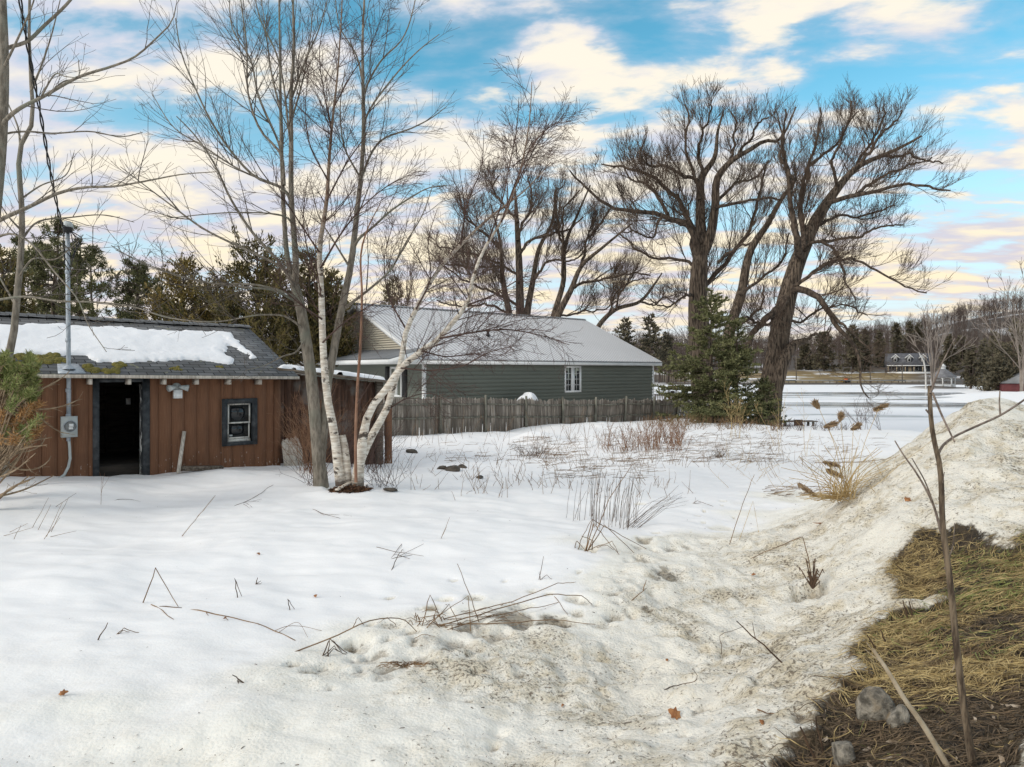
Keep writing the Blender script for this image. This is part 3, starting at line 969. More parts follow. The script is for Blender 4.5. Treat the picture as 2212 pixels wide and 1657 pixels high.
def snow_blanket(name, inside, s0, s1, y0, y1, zfun, frame, th=0.10, st=0.045, soft=0.16, seed=0, label=None):
    """snow lying on a roof plane: a sheet that thins out to a rounded rim"""
    gs_, gy_ = np.arange(s0, s1, st), np.arange(y0, y1, st)
    A, B = np.meshgrid(gs_, gy_)
    d = inside(A, B) + fbm(A + seed, B, 2.2, 4, 0.65) * 0.20 + fbm(A + seed, B, 0.7, 2) * 0.12
    t = np.clip(d / soft, 0, 1)
    hgt = th * np.sqrt(np.clip(1 - (1 - t) ** 2, 0, 1)) + np.where(t > 0.9, fbm(A, B, 1.1, 3) * 0.05 + fbm(A, B, 4, 2) * 0.02, 0)
    keep = d > 0
    Z = zfun(A, B) + np.where(keep, hgt + 0.004, -0.03)
    id_ = np.arange(A.size).reshape(A.shape)
    cell = keep[:-1, :-1] | keep[1:, :-1] | keep[:-1, 1:] | keep[1:, 1:]
    Q = np.stack([id_[:-1, :-1], id_[:-1, 1:], id_[1:, 1:], id_[1:, :-1]], -1)[cell]
    used, inv = np.unique(Q, return_inverse=True)
    V = np.stack([A, B, Z], -1).reshape(-1, 3)[used]
    o = link(name, mesh_from(name, V, [inv.reshape(-1, 4)], True), M['snow'])
    o.location = (frame.o[0], frame.o[1], 0)
    o.rotation_euler = (0, 0, frame.t)
    tag(o, label, kind='stuff')
    return o


def poly_sd(poly):
    poly = np.asarray(poly, float)

    def f(A, B):
        d = np.full(A.shape, 1e9)
        ins = np.zeros(A.shape, bool)
        n = len(poly)
        for i in range(n):
            p, q = poly[i], poly[(i + 1) % n]
            e = q - p
            wx, wy = A - p[0], B - p[1]
            t = np.clip((wx * e[0] + wy * e[1]) / (e @ e), 0, 1)
            d = np.minimum(d, np.hypot(wx - e[0] * t, wy - e[1] * t))
            c = ((p[1] <= B) & (B < q[1])) | ((q[1] <= B) & (B < p[1]))
            with np.errstate(divide='ignore', invalid='ignore'):
                xi = p[0] + (B - p[1]) * e[0] / (e[1] if e[1] else 1e-9)
            ins ^= c & (A < xi)
        return np.where(ins, d, -d)
    return f


def on_roof(px, py):
    """roof plane point (s, y) under a photo point"""
    y = 1.0
    for _ in range(60):
        s, z = SF.at(px, py, y)
        y = lerp(y, YE + (z - ze(s)) / (zr_(s) - ze(s)) * (YR - YE), 0.35)
        y = min(max(y, -3), 6)
    return s, y


outl = [(0, 764), (24, 767), (100, 767), (120, 770), (192, 767), (216, 777), (240, 781), (320, 782), (400, 779), (492, 783), (500, 775), (482, 761), (500, 751), (532, 765), (540, 776),
        (561, 776), (548, 761), (524, 743), (500, 721), (472, 717), (360, 713), (240, 707), (120, 703), (0, 701)]
pl = [on_roof(*p) for p in outl]
pl = [(R0 + 0.1, pl[0][1] + 0.05)] + pl + [(R0 + 0.1, pl[-1][1])]
snow_blanket('roof_snow', poly_sd(pl), R0, R1, YE, YR, roof_z, SF, 0.06, st=0.035, soft=0.30, label='snow lying on the shingle roof of the brown shed')
snow_blanket('lean_to_snow', poly_sd([(X0_ + 0.1, 0.10), (X1_ - 0.3, 0.10), (X1_ - 0.3, 2.3), (X0_ + 0.1, 2.3)]), X0_, X1_ - 0.16, 0.03, 2.4,
             lambda A, B: lerp(2.36, 2.02, (A - X0_) / (X1_ - 0.13 - X0_)) + 0.04 * B, SF, 0.09, label='strip of snow on the lean-to roof')

# moss on the shingles
rng = np.random.RandomState(8)
mv, mt_ = [], []
n0 = 0
for px, py, ra, rb in ((60, 772, 30, 5), (40, 790, 22, 5), (112, 770, 14, 5), (128, 778, 22, 5), (95, 781, 16, 5), (70, 800, 16, 4), (30, 802, 14, 4), (200, 801, 14, 4), (258, 787, 10, 4), (232, 803, 9, 5), (248, 802, 10, 4), (190, 793, 8, 3), (380, 797, 12, 3), (478, 793, 8, 2)):
    for k in range(int(ra * 1.6)):
        s, y = on_roof(px + rng.randn() * ra * 0.5, py + rng.randn() * rb * 0.45)
        if y < YE + 0.05:
            continue
        rr = 0.035 + rng.rand() * 0.05
        if px > 300:
            rr *= 0.6
        a = np.arange(7) / 7 * 2 * math.pi
        z = roof_z(s, y)
        ring = np.stack([s + rr * np.cos(a), y + rr * np.sin(a), roof_z(s, y + rr * np.sin(a)) + 0.004], -1)
        mid_ = np.stack([s + rr * 0.7 * np.cos(a), y + rr * 0.7 * np.sin(a), roof_z(s, y + rr * 0.7 * np.sin(a)) + rr * 0.5], -1)
        mv += [ring, mid_, [[s, y, z + rr * 0.72]]]
        for i in range(7):
            i2 = (i + 1) % 7
            mt_ += [(n0 + i, n0 + i2, n0 + 7 + i2), (n0 + i, n0 + 7 + i2, n0 + 7 + i), (n0 + 7 + i, n0 + 7 + i2, n0 + 14)]
        n0 += 15
mo = link('moss', mesh_from('moss', np.concatenate([np.asarray(x) for x in mv]), [np.array(mt_)], True), M['moss'])
mo.location = (SF.o[0], SF.o[1], 0)
mo.rotation_euler = (0, 0, SF.t)
tag(mo, 'yellow green moss on the shed shingles', kind='stuff')


def on_wall(px, py, off=-0.05):
    q, z = SF.at(px, py, off)
    return SF.wpt(q, off, z)


# things leaning on and lying by the shed
o = MB().obox(on_wall(385, 1022, -0.42), on_wall(398, 932, -0.03), 0.075, 0.022, (0.6, -0.7, 0)).build('wooden_stake', M['raw_wood'])
tag(o, 'narrow pale stake leaning on the shed wall between door and window', 'stake')
g0, g1 = on_wall(392, 1014, -0.3), on_wall(480, 1010, -0.28)
o = MB().obox(g0 + [0, 0, 0.02], g1 + [0, 0, -0.01], 0.16, 0.10).build('fallen_plank', M['rot_wood'])
tag(o, 'dark rotten plank lying in the snow under the shed window', 'plank')
bd = MB()
q0, zb = SF.at(609, 1003, -0.10)
q1, _ = SF.at(651, 1003, -0.10)
Wd = q1 - q0
outl = [(0, 0), (1, 0), (1.0, 0.62), (0.93, 0.78), (0.80, 0.98), (0.70, 1.0), (0.62, 0.90), (0.5, 0.97), (0.42, 0.86), (0.3, 0.95), (0.16, 0.88), (0.08, 0.92), (0, 0.80)]
Ht = SF.at(609, 944, -0.1)[1] - zb
nn = len(outl)
V = []
for off in (0, 0.03):
    for a, b in outl:
        p = SF.wpt(q0 + a * Wd, -0.26 + b * 0.2 + off, zb - 0.1 + b * (Ht + 0.1))
        V.append(p)
bd.add(V, T=[(0, i, i + 1) for i in range(1, nn - 1)] + [(nn, nn + i + 1, nn + i) for i in range(1, nn - 1)], Q=[(i, nn + i, nn + (i + 1) % nn, (i + 1) % nn) for i in range(nn)])
tag(bd.build('broken_board', M['raw_wood']), 'jagged pale board leaning at the corner of the shed', 'board')

# service drop: two twisted cables
a = SF.wpt(qm - 0.06, -0.16, MAST_TOP - 0.02)
way = [(145, 492, None), (130, 477, 13.3), (108, 368, 12.7), (87, 243, 12.0), (65, 130, 11.4), (43, 0, 10.8), (20, -160, 10.1)]
base = np.array([a] + [P(x, y, Y) for x, y, Y in way[1:]])
tt = np.linspace(0, len(base) - 1, 160)
cl = np.stack([np.interp(tt, np.arange(len(base)), base[:, k]) for k in range(3)], -1)
for k in range(3):
    cl[:, k] = np.convolve(np.pad(cl[:, k], 6, mode='edge'), np.ones(13) / 13, 'valid')
mb = MB()
for k in range(2):
    ph = tt * 9 + k * math.pi
    off = np.stack([np.cos(ph) * 0.018, np.sin(ph) * 0.018, 0 * ph], -1)
    mb.tube(cl + off, 0.013, 5)
tag(mb.build('service_wire', M['black']), 'black twisted power cable rising from the mast of the brown shed', 'power cable')

# ------------------------------------------------------------------ green house
HF = Frame(40.5, 27.0)
H0, H1, HD = HF.s_at(915), HF.s_at(1411), 12.6
ZE, ZRG, ZG = 2.80, 5.86, -0.9
OV = 0.42
house = empty('house', (HF.o[0], HF.o[1], 0), HF.t, 'long single storey green clapboard house with a ribbed grey metal roof', 'house')


def clap(mb, x0, x1, z0, z1, y=0.0, pitch=0.20, dp=0.050):
    z = z0
    while z < z1 - 1e-4:
        zt = min(z + pitch, z1)
        mb.add([(x0, y - dp, z), (x1, y - dp, z), (x1, y, zt), (x0, y, zt), (x0, y, z), (x1, y, z)], Q=[(0, 1, 2, 3), (4, 5, 1, 0)])
        z = zt


wq0, wz1 = HF.at(1219, 790.5)
wq1, wz0 = HF.at(1254.5, 847)
mb = MB()
clap(mb, H0 + 0.1, H1 - 0.1, ZG, wz0)
clap(mb, H0 + 0.1, wq0, wz0, wz1)
clap(mb, wq1, H1 - 0.1, wz0, wz1)
clap(mb, H0 + 0.1, H1 - 0.1, wz1, 2.60)
mb.build('wall', M['siding'], house)
for q in (H0, H1 - 0.10):
    MB().box(q - 0.034, q + 0.134, -0.034, 0.10, ZG, 2.60).build('corner_board', M['white'], house)
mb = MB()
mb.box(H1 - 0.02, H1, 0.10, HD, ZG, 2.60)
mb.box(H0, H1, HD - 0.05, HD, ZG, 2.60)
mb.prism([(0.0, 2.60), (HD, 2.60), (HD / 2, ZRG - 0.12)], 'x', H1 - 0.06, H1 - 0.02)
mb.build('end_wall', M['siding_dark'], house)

# left end: green below the porch roof, cream gable above
mb = MB()
ew0, ew1 = 1.6, 3.4
z = ZG
while z < 3.25:
    for a, b in ((0.10, HD),):
        mb.add([(H0 - 0.014, a, z), (H0 - 0.014, b, z), (H0, b, z + 0.118), (H0, a, z + 0.118), (H0, a, z), (H0, b, z)], Q=[(1, 0, 3, 2), (0, 1, 5, 4)])
    z += 0.118
mb.build('porch_wall', M['siding'], house)
mb = MB()
half = HD / 2
sl = (ZRG - ZE) / (half + OV)
z = 3.2
while z < ZRG - 0.25:
    zt = z + 0.118
    ha = (ZRG - 0.16 - z) / sl
    hb = max((ZRG - 0.16 - zt) / sl, 0.05)
    mb.add([(H0 - 0.034, half - ha, z), (H0 - 0.034, half + ha, z), (H0 - 0.016, half + hb, zt), (H0 - 0.016, half - hb, zt), (H0 - 0.016, half - ha, z), (H0 - 0.016, half + ha, z)], Q=[(1, 0, 3, 2), (0, 1, 5, 4)])
    z = zt
mb.build('gable', M['cream'], house)


def ribs(mb, length, pitch, to3, hgt=0.05, wd=0.085):
    """ribbed sheet: profile runs along a, sheet runs along b in 0..1"""
    prof = []
    n = int(length / pitch)
    for i in range(n + 1):
        a = i * pitch
        prof += [(a - wd / 2, 0), (a - wd / 5, hgt), (a + wd / 5, hgt), (a + wd / 2, 0)]
        prof += [(a + pitch * 0.36, 0), (a + pitch * 0.39, 0.007), (a + pitch * 0.45, 0.007), (a + pitch * 0.48, 0)]
        prof += [(a + pitch * 0.62, 0), (a + pitch * 0.65, 0.007), (a + pitch * 0.71, 0.007), (a + pitch * 0.74, 0)]
    prof = [(min(max(a, 0), length), h) for a, h in prof]
    m = len(prof)
    V = [to3(a, 0.0, h) for a, h in prof] + [to3(a, 1.0, h) for a, h in prof]
    mb.add(V, Q=[(i, i + 1, m + i + 1, m + i) for i in range(m - 1)])


mb = MB()
L = H1 - H0 + 2 * 0.38
nrm = np.array([0, -sl, 1]) / math.hypot(1, sl)
ribs(mb, L, 0.235, lambda a, b, h: (H0 - 0.38 + a, lerp(-OV, half, b), lerp(ZE, ZRG, b) + h))
ribs(mb, L, 0.235, lambda a, b, h: (H0 - 0.38 + a, lerp(HD + OV, half, b), lerp(ZE, ZRG, b) + h))
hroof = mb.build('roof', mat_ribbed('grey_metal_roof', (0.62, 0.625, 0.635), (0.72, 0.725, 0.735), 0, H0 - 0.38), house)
mb = MB()
for sg in (-1, 1):
    mb.hexa([(q, half + o_, ZRG + z_) for z_ in (0.0, 0.012) for q, o_ in ((H0 - 0.40, 0), (H1 + 0.40, 0), (H1 + 0.40, sg * 0.17), (H0 - 0.40, sg * 0.17))])
mb2 = MB()
for sg in (-1, 1):
    mb2.add([(H0 - 0.40, half, ZRG + 0.07), (H1 + 0.40, half, ZRG + 0.07), (H1 + 0.40, half + sg * 0.19, ZRG + 0.07 - 0.19 * sl), (H0 - 0.40, half + sg * 0.19, ZRG + 0.07 - 0.19 * sl)], Q=[(0, 1, 2, 3)])
mb2.build('ridge_cap', M['metal_dark'], hroof)
mb = MB()
for y0, y1 in ((-OV, -OV + 0.03), (HD + OV - 0.03, HD + OV)):
    mb.box(H0 - 0.36, H1 + 0.36, y0, y1, ZE - 0.21, ZE - 0.02)
mb.box(H0 - 0.36, H1 + 0.36, -OV + 0.03, 0.0, ZE - 0.21, ZE - 0.195)
for q in (H0 - 0.37, H1 + 0.34):
    for y0, y1 in ((-OV, half), (HD + OV, half)):
        mb.hexa([(q, y0, ZE - 0.21), (q + 0.03, y0, ZE - 0.21), (q + 0.03, y1, ZRG - 0.21), (q, y1, ZRG - 0.21), (q, y0, ZE - 0.015), (q + 0.03, y0, ZE - 0.015), (q + 0.03, y1, ZRG - 0.015), (q, y1, ZRG - 0.015)])
mb.build('fascia', M['white'], house)
mb = MB()
mb.box(H0 - 0.38, H1 + 0.38, -OV - 0.012, -OV - 0.001, ZE - 0.045, ZE + 0.012)
mb.build('eave_flashing', M['metal_dark'], house)
# soffit boards under the rakes
for q0, q1 in ((H0 - 0.34, H0 - 0.01), (H1 + 0.01, H1 + 0.34)):
    mb = MB()
    mb.add([(q, y, z) for q in (q0, q1) for y, z in ((-OV, ZE - 0.05), (half, ZRG - 0.05), (HD + OV, ZE - 0.05))], Q=[(0, 3, 4, 1), (1, 4, 5, 2)])
    mb.build('rake_soffit', M['white'], house)


def casement(parent, q0, q1, z0, z1, name='window', face='front', curtains=True):
    """double casement with a white frame and dark divided panes"""
    wn = empty(name, (0, 0, 0))
    wn.parent = parent
    if face == 'front':
        bx = lambda m, a, b, c, d, e, f: m.box(a, b, c, d, e, f)
    else:
        bx = lambda m, a, b, c, d, e, f: m.box(H0 + c, H0 + d, a, b, e, f)
    t = 0.10
    j = MB()
    bx(j, q0, q0 + t, -0.05, 0.06, z0, z1)
    bx(j, q1 - t, q1, -0.05, 0.06, z0, z1)
    bx(j, q0 + t, q1 - t, -0.05, 0.06, z1 - t, z1)
    bx(j, q0 + t, q1 - t, -0.05, 0.06, z0, z0 + t)
    mid = (q0 + q1) / 2
    bx(j, mid - 0.12, mid + 0.12, -0.045, 0.055, z0 + t, z1 - t)
    j.build('frame', M['white'], wn)
    for a, b in ((q0 + t, mid - 0.12), (mid + 0.12, q1 - t)):
        g = MB()
        bx(g, a, b, 0.03, 0.036, z0 + t, z1 - t)
        g.build('pane', M['glass'], wn)
        g = MB()
        m_ = (a + b) / 2
        bx(g, m_ - 0.011, m_ + 0.011, 0.012, 0.027, z0 + t, z1 - t)
        for k in (1, 2, 3):
            zz_ = lerp(z0 + t, z1 - t, k / 4)
            bx(g, a, m_ - 0.011, 0.012, 0.027, zz_ - 0.011, zz_ + 0.011)
            bx(g, m_ + 0.011, b, 0.012, 0.027, zz_ - 0.011, zz_ + 0.011)
        g.build('muntin', M['white'], wn)
    return wn


cw = casement(house, wq0, wq1, wz0, wz1)
for a, b, zc in ((wq0 + 0.30, wq0 + 0.42, wz1 - 0.75), (wq1 - 0.42, wq1 - 0.32, wz1 - 0.55), (wq0 + 0.12, wq0 + 0.295, wz1 - 0.28), (wq1 - 0.31, wq1 - 0.12, wz1 - 0.28)):
    MB().box(a, b, 0.0292, 0.0298 if b - a < 0.2 else 0.0295, zc, wz1 - 0.11).build('curtain', M['cloth'], cw)
ez1 = HF.at(850, 792, 2.4)[1]
casement(house, 1.9, 3.0, ez1 - 1.5, ez1, 'porch_window', 'end')
for a, b in ((1.42, 1.84), (3.06, 3.48)):
    j = MB()
    j.box(H0 - 0.05, H0 - 0.016, a, b, ez1 - 1.5, ez1)
    for k in range(14):
        zz_ = ez1 - 1.44 + k * 0.1
        j.box(H0 - 0.06, H0 - 0.05, a + 0.05, b - 0.05, zz_, zz_ + 0.07)
    j.build('shutter', M['black'], house)
q, z = HF.at(1054, 731, 2.6)
j = MB()
yv = 2.6
zv = lerp(ZE, ZRG, (yv + OV) / (half + OV))
j.tube([(q, yv, zv - 0.1), (q, yv, zv + 0.28)], 0.075, 10)
j.lathe([(0.17, zv + 0.03), (0.10, zv + 0.12), (0.076, zv + 0.14)], q, yv, 12)
j.lathe([(0.11, zv + 0.26), (0.13, zv + 0.30), (0.0, zv + 0.36)], q, yv, 12)
j.build('roof_vent', M['black'], house)

# porch roof along the left end
PW = 1.75
pr0, pr1 = ZE + 0.0, 3.32
mb = MB()
ribs(mb, HD + 2 * OV, 0.235, lambda a, b, h: (lerp(H0 - PW - 0.35, H0 - 0.03, b), -OV + a, lerp(pr0, pr1, b) + h))
porch = mb.build('porch_roof', M['metal_dark'], house)
mb = MB()
mb.box(H0 - PW - 0.37, H0 - PW - 0.34, -OV, HD + OV, pr0 - 0.22, pr0 - 0.015)
mb.hexa([(x, y, z) for z0_, z1_ in ((pr0 - 0.22, pr0 - 0.22), (pr0 - 0.015, pr1 - 0.02)) for x, y, z in
         ((H0 - PW - 0.34, -OV, z0_), (H0 - 0.375, -OV, z1_ - (0.06 if z1_ > 3 else 0)), (H0 - 0.375, -OV + 0.03, z1_ - (0.06 if z1_ > 3 else 0)), (H0 - PW - 0.34, -OV + 0.03, z0_))])
mb.box(H0 - PW - 0.34, H0 - 0.02, -OV + 0.03, HD + OV, pr0 - 0.20, pr0 - 0.185)
mb.build('fascia', M['white'], porch)
for y in (HD - 0.2, HD * 0.62):
    MB().box(H0 - PW - 0.2, H0 - PW - 0.07, y - 0.065, y + 0.065, ZG, pr0 - 0.20).build('porch_post', M['white'], house)

# ------------------------------------------------------------------ stockade fence
fo, fth = np.array([-4.92, 27.5]), math.radians(40.8)
fe = np.array([math.cos(fth), math.sin(fth)])
fn = np.array([-fe[1], fe[0]])
PT = {-2: 855, -1: 853, 0: 855, 1: 855, 2: 856, 3: 858, 4: 860, 5: 860, 6: 858, 7: 859, 8: 857, 9: 861, 10: 866, 11: 872}
LEAN = {-2: 0, -1: 0, 0: 0.0, 1: 0.02, 2: 0.0, 3: 0.0, 4: 0.0, 5: 0.05, 6: 0.12, 7: 0.13, 8: 0.26, 9: 0.16, 10: 0.10, 11: 0.05}
fence = empty('stockade_fence', (fo[0], fo[1], 0), fth, 'weathered grey stockade fence with pointed pickets running in front of the green house', 'fence')
FSP = 2.44


def fence_top(k):
    p = fo + fe * FSP * k
    return CAM - (PT[k] - HY) / FOC * p[1]


def fence_gnd(s):
    p = fo + fe * s
    return float(terr(p[0], p[1]))


rng = np.random.RandomState(4)
for k in range(-2, 12):
    s, zt = k * FSP, fence_top(k)
    zb = fence_gnd(s) - 0.3
    j = MB()
    dx = -LEAN[k] * (zt - zb)
    j.tube([(s + dx, -0.075, zb), (s + dx * 0.5, -0.075, (zb + zt) / 2), (s, -0.075, zt + 0.06)], np.array([0.068, 0.06, 0.055]), 9)
    j.build('post', M['fence_post'], fence, True)
    if k == 11:
        break
    s2, zt2 = s + FSP, fence_top(k + 1)
    mbp = MB()
    n = 31
    wd = FSP / n
    for i in range(n):
        if k == 8 and i in (29, 30):
            continue
        t = (i + 0.5) / n
        c = s + FSP * t
        ln = lerp(LEAN[k], LEAN[k + 1], t) + 0.02 * math.sin(k * 1.7)
        z1 = lerp(zt, zt2, t) - 0.05 + rng.randn() * 0.034 + 0.03 * math.sin(t * 9 + k * 2.3) - 0.10 * math.sin(math.pi * t) * (0.9 if k > 4 else 0.5)
        z0 = fence_gnd(c) - 0.2
        h_ = z1 - z0
        y = rng.randn() * 0.009
        hw = wd * (0.46 + 0.02 * rng.rand())
        jit = rng.randn() * 0.014
        b0 = c - ln * h_ + jit
        V = []
        for yy in (y, y + 0.022):
            V += [(b0 - hw, yy, z0), (b0 + hw, yy, z0), (c + hw, yy, z1 - 0.07), (c, yy, z1), (c - hw, yy, z1 - 0.07)]
        mbp.add(V, T=[(0, 1, 2), (0, 2, 4), (4, 2, 3), (5, 7, 6), (5, 9, 7), (9, 8, 7)], Q=[(0, 5, 6, 1), (1, 6, 7, 2), (2, 7, 8, 3), (3, 8, 9, 4), (4, 9, 5, 0)])
    mbp.build('picket_panel', M['fence'], fence)
    for fr in (0.20, 0.60):
        a = np.array([s - LEAN[k] * fr * 1.4 , -0.03, zt - 0.05 - fr * 1.45])
        b = np.array([s2 - LEAN[k + 1] * fr * 1.4, -0.03, zt2 - 0.05 - fr * 1.45])
        m_ = (a + b) / 2 + [0, 0, -0.03 - (0.07 if k > 4 else 0) * rng.rand()]
        j = MB()
        j.tube([a, m_, b], np.array([0.035, 0.042, 0.038]), 6)
        j.build('rail', M['fence_post'], fence)

# snow heaped behind the fence
g = []
A = np.linspace(0, 2 * math.pi, 40, endpoint=False)
c = P(1140, 860, 34.6)
V, Q = [], []
for i, t in enumerate(np.linspace(0, 1, 14)):
    for a in A:
        rx, ry = 1.05 * (1 + 0.1 * math.sin(3 * a)), 0.75
        lx, ly = math.cos(a) * rx * t, math.sin(a) * ry * t
        x, y = c[0] + lx * 0.757 - ly * 0.654, c[1] + lx * 0.654 + ly * 0.757
        zt = 1.20 if math.cos(a) > -0.2 else 1.08
        z = -0.7 + (zt + 0.7) * (1 - t ** 3.2) + 0.06 * float(fbm(x, y, 1.5, 2))
        V.append((x, y, z))
for i in range(13):
    for k in range(40):
        Q.append((i * 40 + k, i * 40 + (k + 1) % 40, i * 40 + 40 + (k + 1) % 40, i * 40 + 40 + k))
o = link('snow_heap', mesh_from('snow_heap', V, [np.array(Q)], True), M['snow'])
tag(o, 'rounded heap of snow between the fence and the green house wall', 'snow heap')

# deck rail beyond the house corner
dk = empty('deck_railing', P(1445, 880, 45.5), math.radians(8), 'red brown wooden deck railing beside the right corner of the green house', 'railing')
base_z = P(1445, 880, 45.5)[2]
dz0 = CAM - (872 - HY) / FOC * 45.5 - base_z
dz1 = CAM - (851 - HY) / FOC * 45.5 - base_z
for x in (-1.9, 0.05, 0.95):
    MB().box(x - 0.06, x + 0.06, -0.06, 0.06, dz0 - 0.9, dz1 + 0.12).build('post', M['deck_wood'], dk)
for x0, x1 in ((-1.84, -0.01), (0.11, 0.89)):
    MB().box(x0, x1, -0.05, 0.05, dz1 - 0.05, dz1).build('top_rail', M['deck_wood'], dk)
    MB().box(x0, x1, -0.03, 0.03, dz1 - 0.75, dz1 - 0.68).build('bottom_rail', M['deck_wood'], dk)
    n = int((x1 - x0) / 0.12)
    for i in range(n):
        x = lerp(x0, x1, (i + 0.5) / n)
        MB().box(x - 0.018, x + 0.018, -0.018, 0.018, dz1 - 0.68, dz1 - 0.05).build('baluster', M['deck_wood'], dk)

bf = empty('bird_feeder', P(1453, 880, 44.0), 0, 'small red roofed bird feeder above the deck railing', 'bird feeder')
bz = lambda py: CAM - (py - HY) / FOC * 44.0 - P(1453, 880, 44.0)[2]
j = MB()
j.add([(-0.34, -0.25, bz(842)), (0.34, -0.25, bz(842)), (0.30, 0, bz(833)), (-0.30, 0, bz(833)), (-0.34, 0.25, bz(842)), (0.34, 0.25, bz(842))], Q=[(0, 1, 2, 3), (5, 4, 3, 2), (0, 4, 5, 1)], T=[(0, 3, 4), (1, 5, 2)])
j.build('roof', M['deck_wood'], bf)
j = MB()
for x in (-0.24, 0.24):
    for y in (-0.16, 0.16):
        j.box(x - 0.02, x + 0.02, y - 0.02, y + 0.02, bz(848), bz(842))
j.box(-0.30, 0.30, -0.22, 0.22, bz(849.3), bz(848))
j.box(-0.12, 0.12, -0.08, 0.08, bz(848), bz(844.5))
j.build('tray', M['rot_wood'], bf)
MB().tube([(0, 0, -1.2), (0, 0, bz(849.3))], 0.03, 8).build('pole', M['stem_dark'], bf)

# low table at the shore
tb = P(1722, 909, 38.0)
tbl = empty('shore_table', (tb[0], tb[1], tb[2]), math.radians(6), 'dark weathered wooden table at the lake edge beside the leaning willow', 'table')
j = MB()
for k in range(4):
    j.box(-1.03, 1.03, -0.36 + k * 0.18, -0.20 + k * 0.18, -0.045, 0.0)
j.build('table_top', M['rot_wood'], tbl)
for x in (-0.82, 0.80):
    for y in (-0.28, 0.24):
        MB().box(x - 0.06, x + 0.06, y, y + 0.06, -0.85, -0.046).build('leg', M['rot_wood'], tbl)
MB().obox((-0.7, 0, -0.62), (0.1, 0, -0.08), 0.07, 0.04).build('brace', M['rot_wood'], tbl)
MB().obox((0.7, 0, -0.62), (0.2, 0, -0.08), 0.07, 0.04).build('brace', M['rot_wood'], tbl)
o = MB().box(tb[0] - 0.34, tb[0] + 0.08, tb[1] - 0.50, tb[1] - 0.38, tb[2] - 0.30, tb[2] + 0.09).build('dark_crate', M['stem_dark'])
tag(o, 'small dark crate leaning on the front edge of the shore table', 'crate')

# ------------------------------------------------------------------ across the lake
def far_house():
    b = P(1965, 806, 258.0)
    h = empty('dormer_house', (b[0], b[1], b[2]), math.radians(-22), 'dark grey house with three gabled dormers and a long porch across the lake', 'house')
    W, D_, e, rg = 14.6, 9.0, 3.1, 7.6
    grey = simple('grey_house_siding', (0.085, 0.085, 0.092), (0.12, 0.12, 0.125), (0.3, 0.3, 2), 1, 0.8, 0)
    roofm = simple('slate_grey_roof', (0.09, 0.092, 0.105), (0.15, 0.152, 0.165), (1, 1, 1), 1, 0.9, 0)
    MB().box(-W / 2, W / 2, 2.2, D_, 0.5, e).build('wall', grey, h)
    j = MB()
    j.prism([(-0.4, e - 0.35), (D_ + 0.4, e - 0.35), (D_ / 2 + 0.3, rg)], 'x', -W / 2 - 0.3, W / 2 + 0.3)
    j.build('roof', roofm, h)
    MB().box(-W / 2 - 0.35, W / 2 + 0.35, -0.46, -0.40, e - 0.42, e - 0.12).build('fascia', M['white'], h)
    MB().box(-W / 2, W / 2, 0, 2.2, -0.6, 0.5).build('porch_deck', M['white'], h)
    for i in range(6):
        x = lerp(-W / 2 + 0.15, W / 2 - 0.15, i / 5)
        MB().box(x - 0.12, x + 0.12, 0.0, 0.22, 0.5, e - 0.36).build('porch_post', M['straw_pale'], h)
    for x in (-5.2, -2.2, 2.6, 5.4):
        wn = MB().box(x - 0.6, x + 0.6, 2.15, 2.2, 1.0, 2.5).build('window', M['white'], h)
        MB().box(x - 0.48, x + 0.48, 2.13, 2.149, 1.1, 2.4).build('pane', M['glass'], wn)
    dr_ = MB().box(-0.1, 0.95, 2.14, 2.2, 0.5, 2.6).build('door', M['straw_pale'], h)
    for x in (-4.6, 0.0, 4.6):
        d = empty('dormer', (x, 0, 0))
        d.parent = h
        MB().box(-0.95, 0.95, 1.2, 4.2, 4.0, 5.9).build('wall', grey, d)
        j = MB()
        for sg in (-1, 1):
            j.hexa([(0, 0.85, 7.05), (0, 4.6, 7.05), (sg * 1.45, 4.6, 5.6), (sg * 1.45, 0.85, 5.6), (0, 0.85, 7.2), (0, 4.6, 7.2), (sg * 1.5, 4.6, 5.72), (sg * 1.5, 0.85, 5.72)])
        j.build('roof', roofm, d)
        j = MB()
        for sg in (-1, 1):
            j.hexa([(0, 0.80, 6.85), (0, 0.85, 6.85), (sg * 1.5, 0.85, 5.42), (sg * 1.5, 0.80, 5.42), (0, 0.80, 7.2), (0, 0.85, 7.2), (sg * 1.5, 0.85, 5.75), (sg * 1.5, 0.80, 5.75)])
        j.prism([(-0.95, 5.9), (0.95, 5.9), (0, 6.75)], 'y', 1.2, 1.3)
        j.build('rake_trim', M['white'], d)
        w_ = MB().box(-0.5, 0.5, 1.14, 1.2, 4.35, 5.75).build('window', M['white'], d)
        MB().box(-0.36, 0.36, 1.12, 1.139, 4.5, 5.6).build('pane', M['glass'], w_)


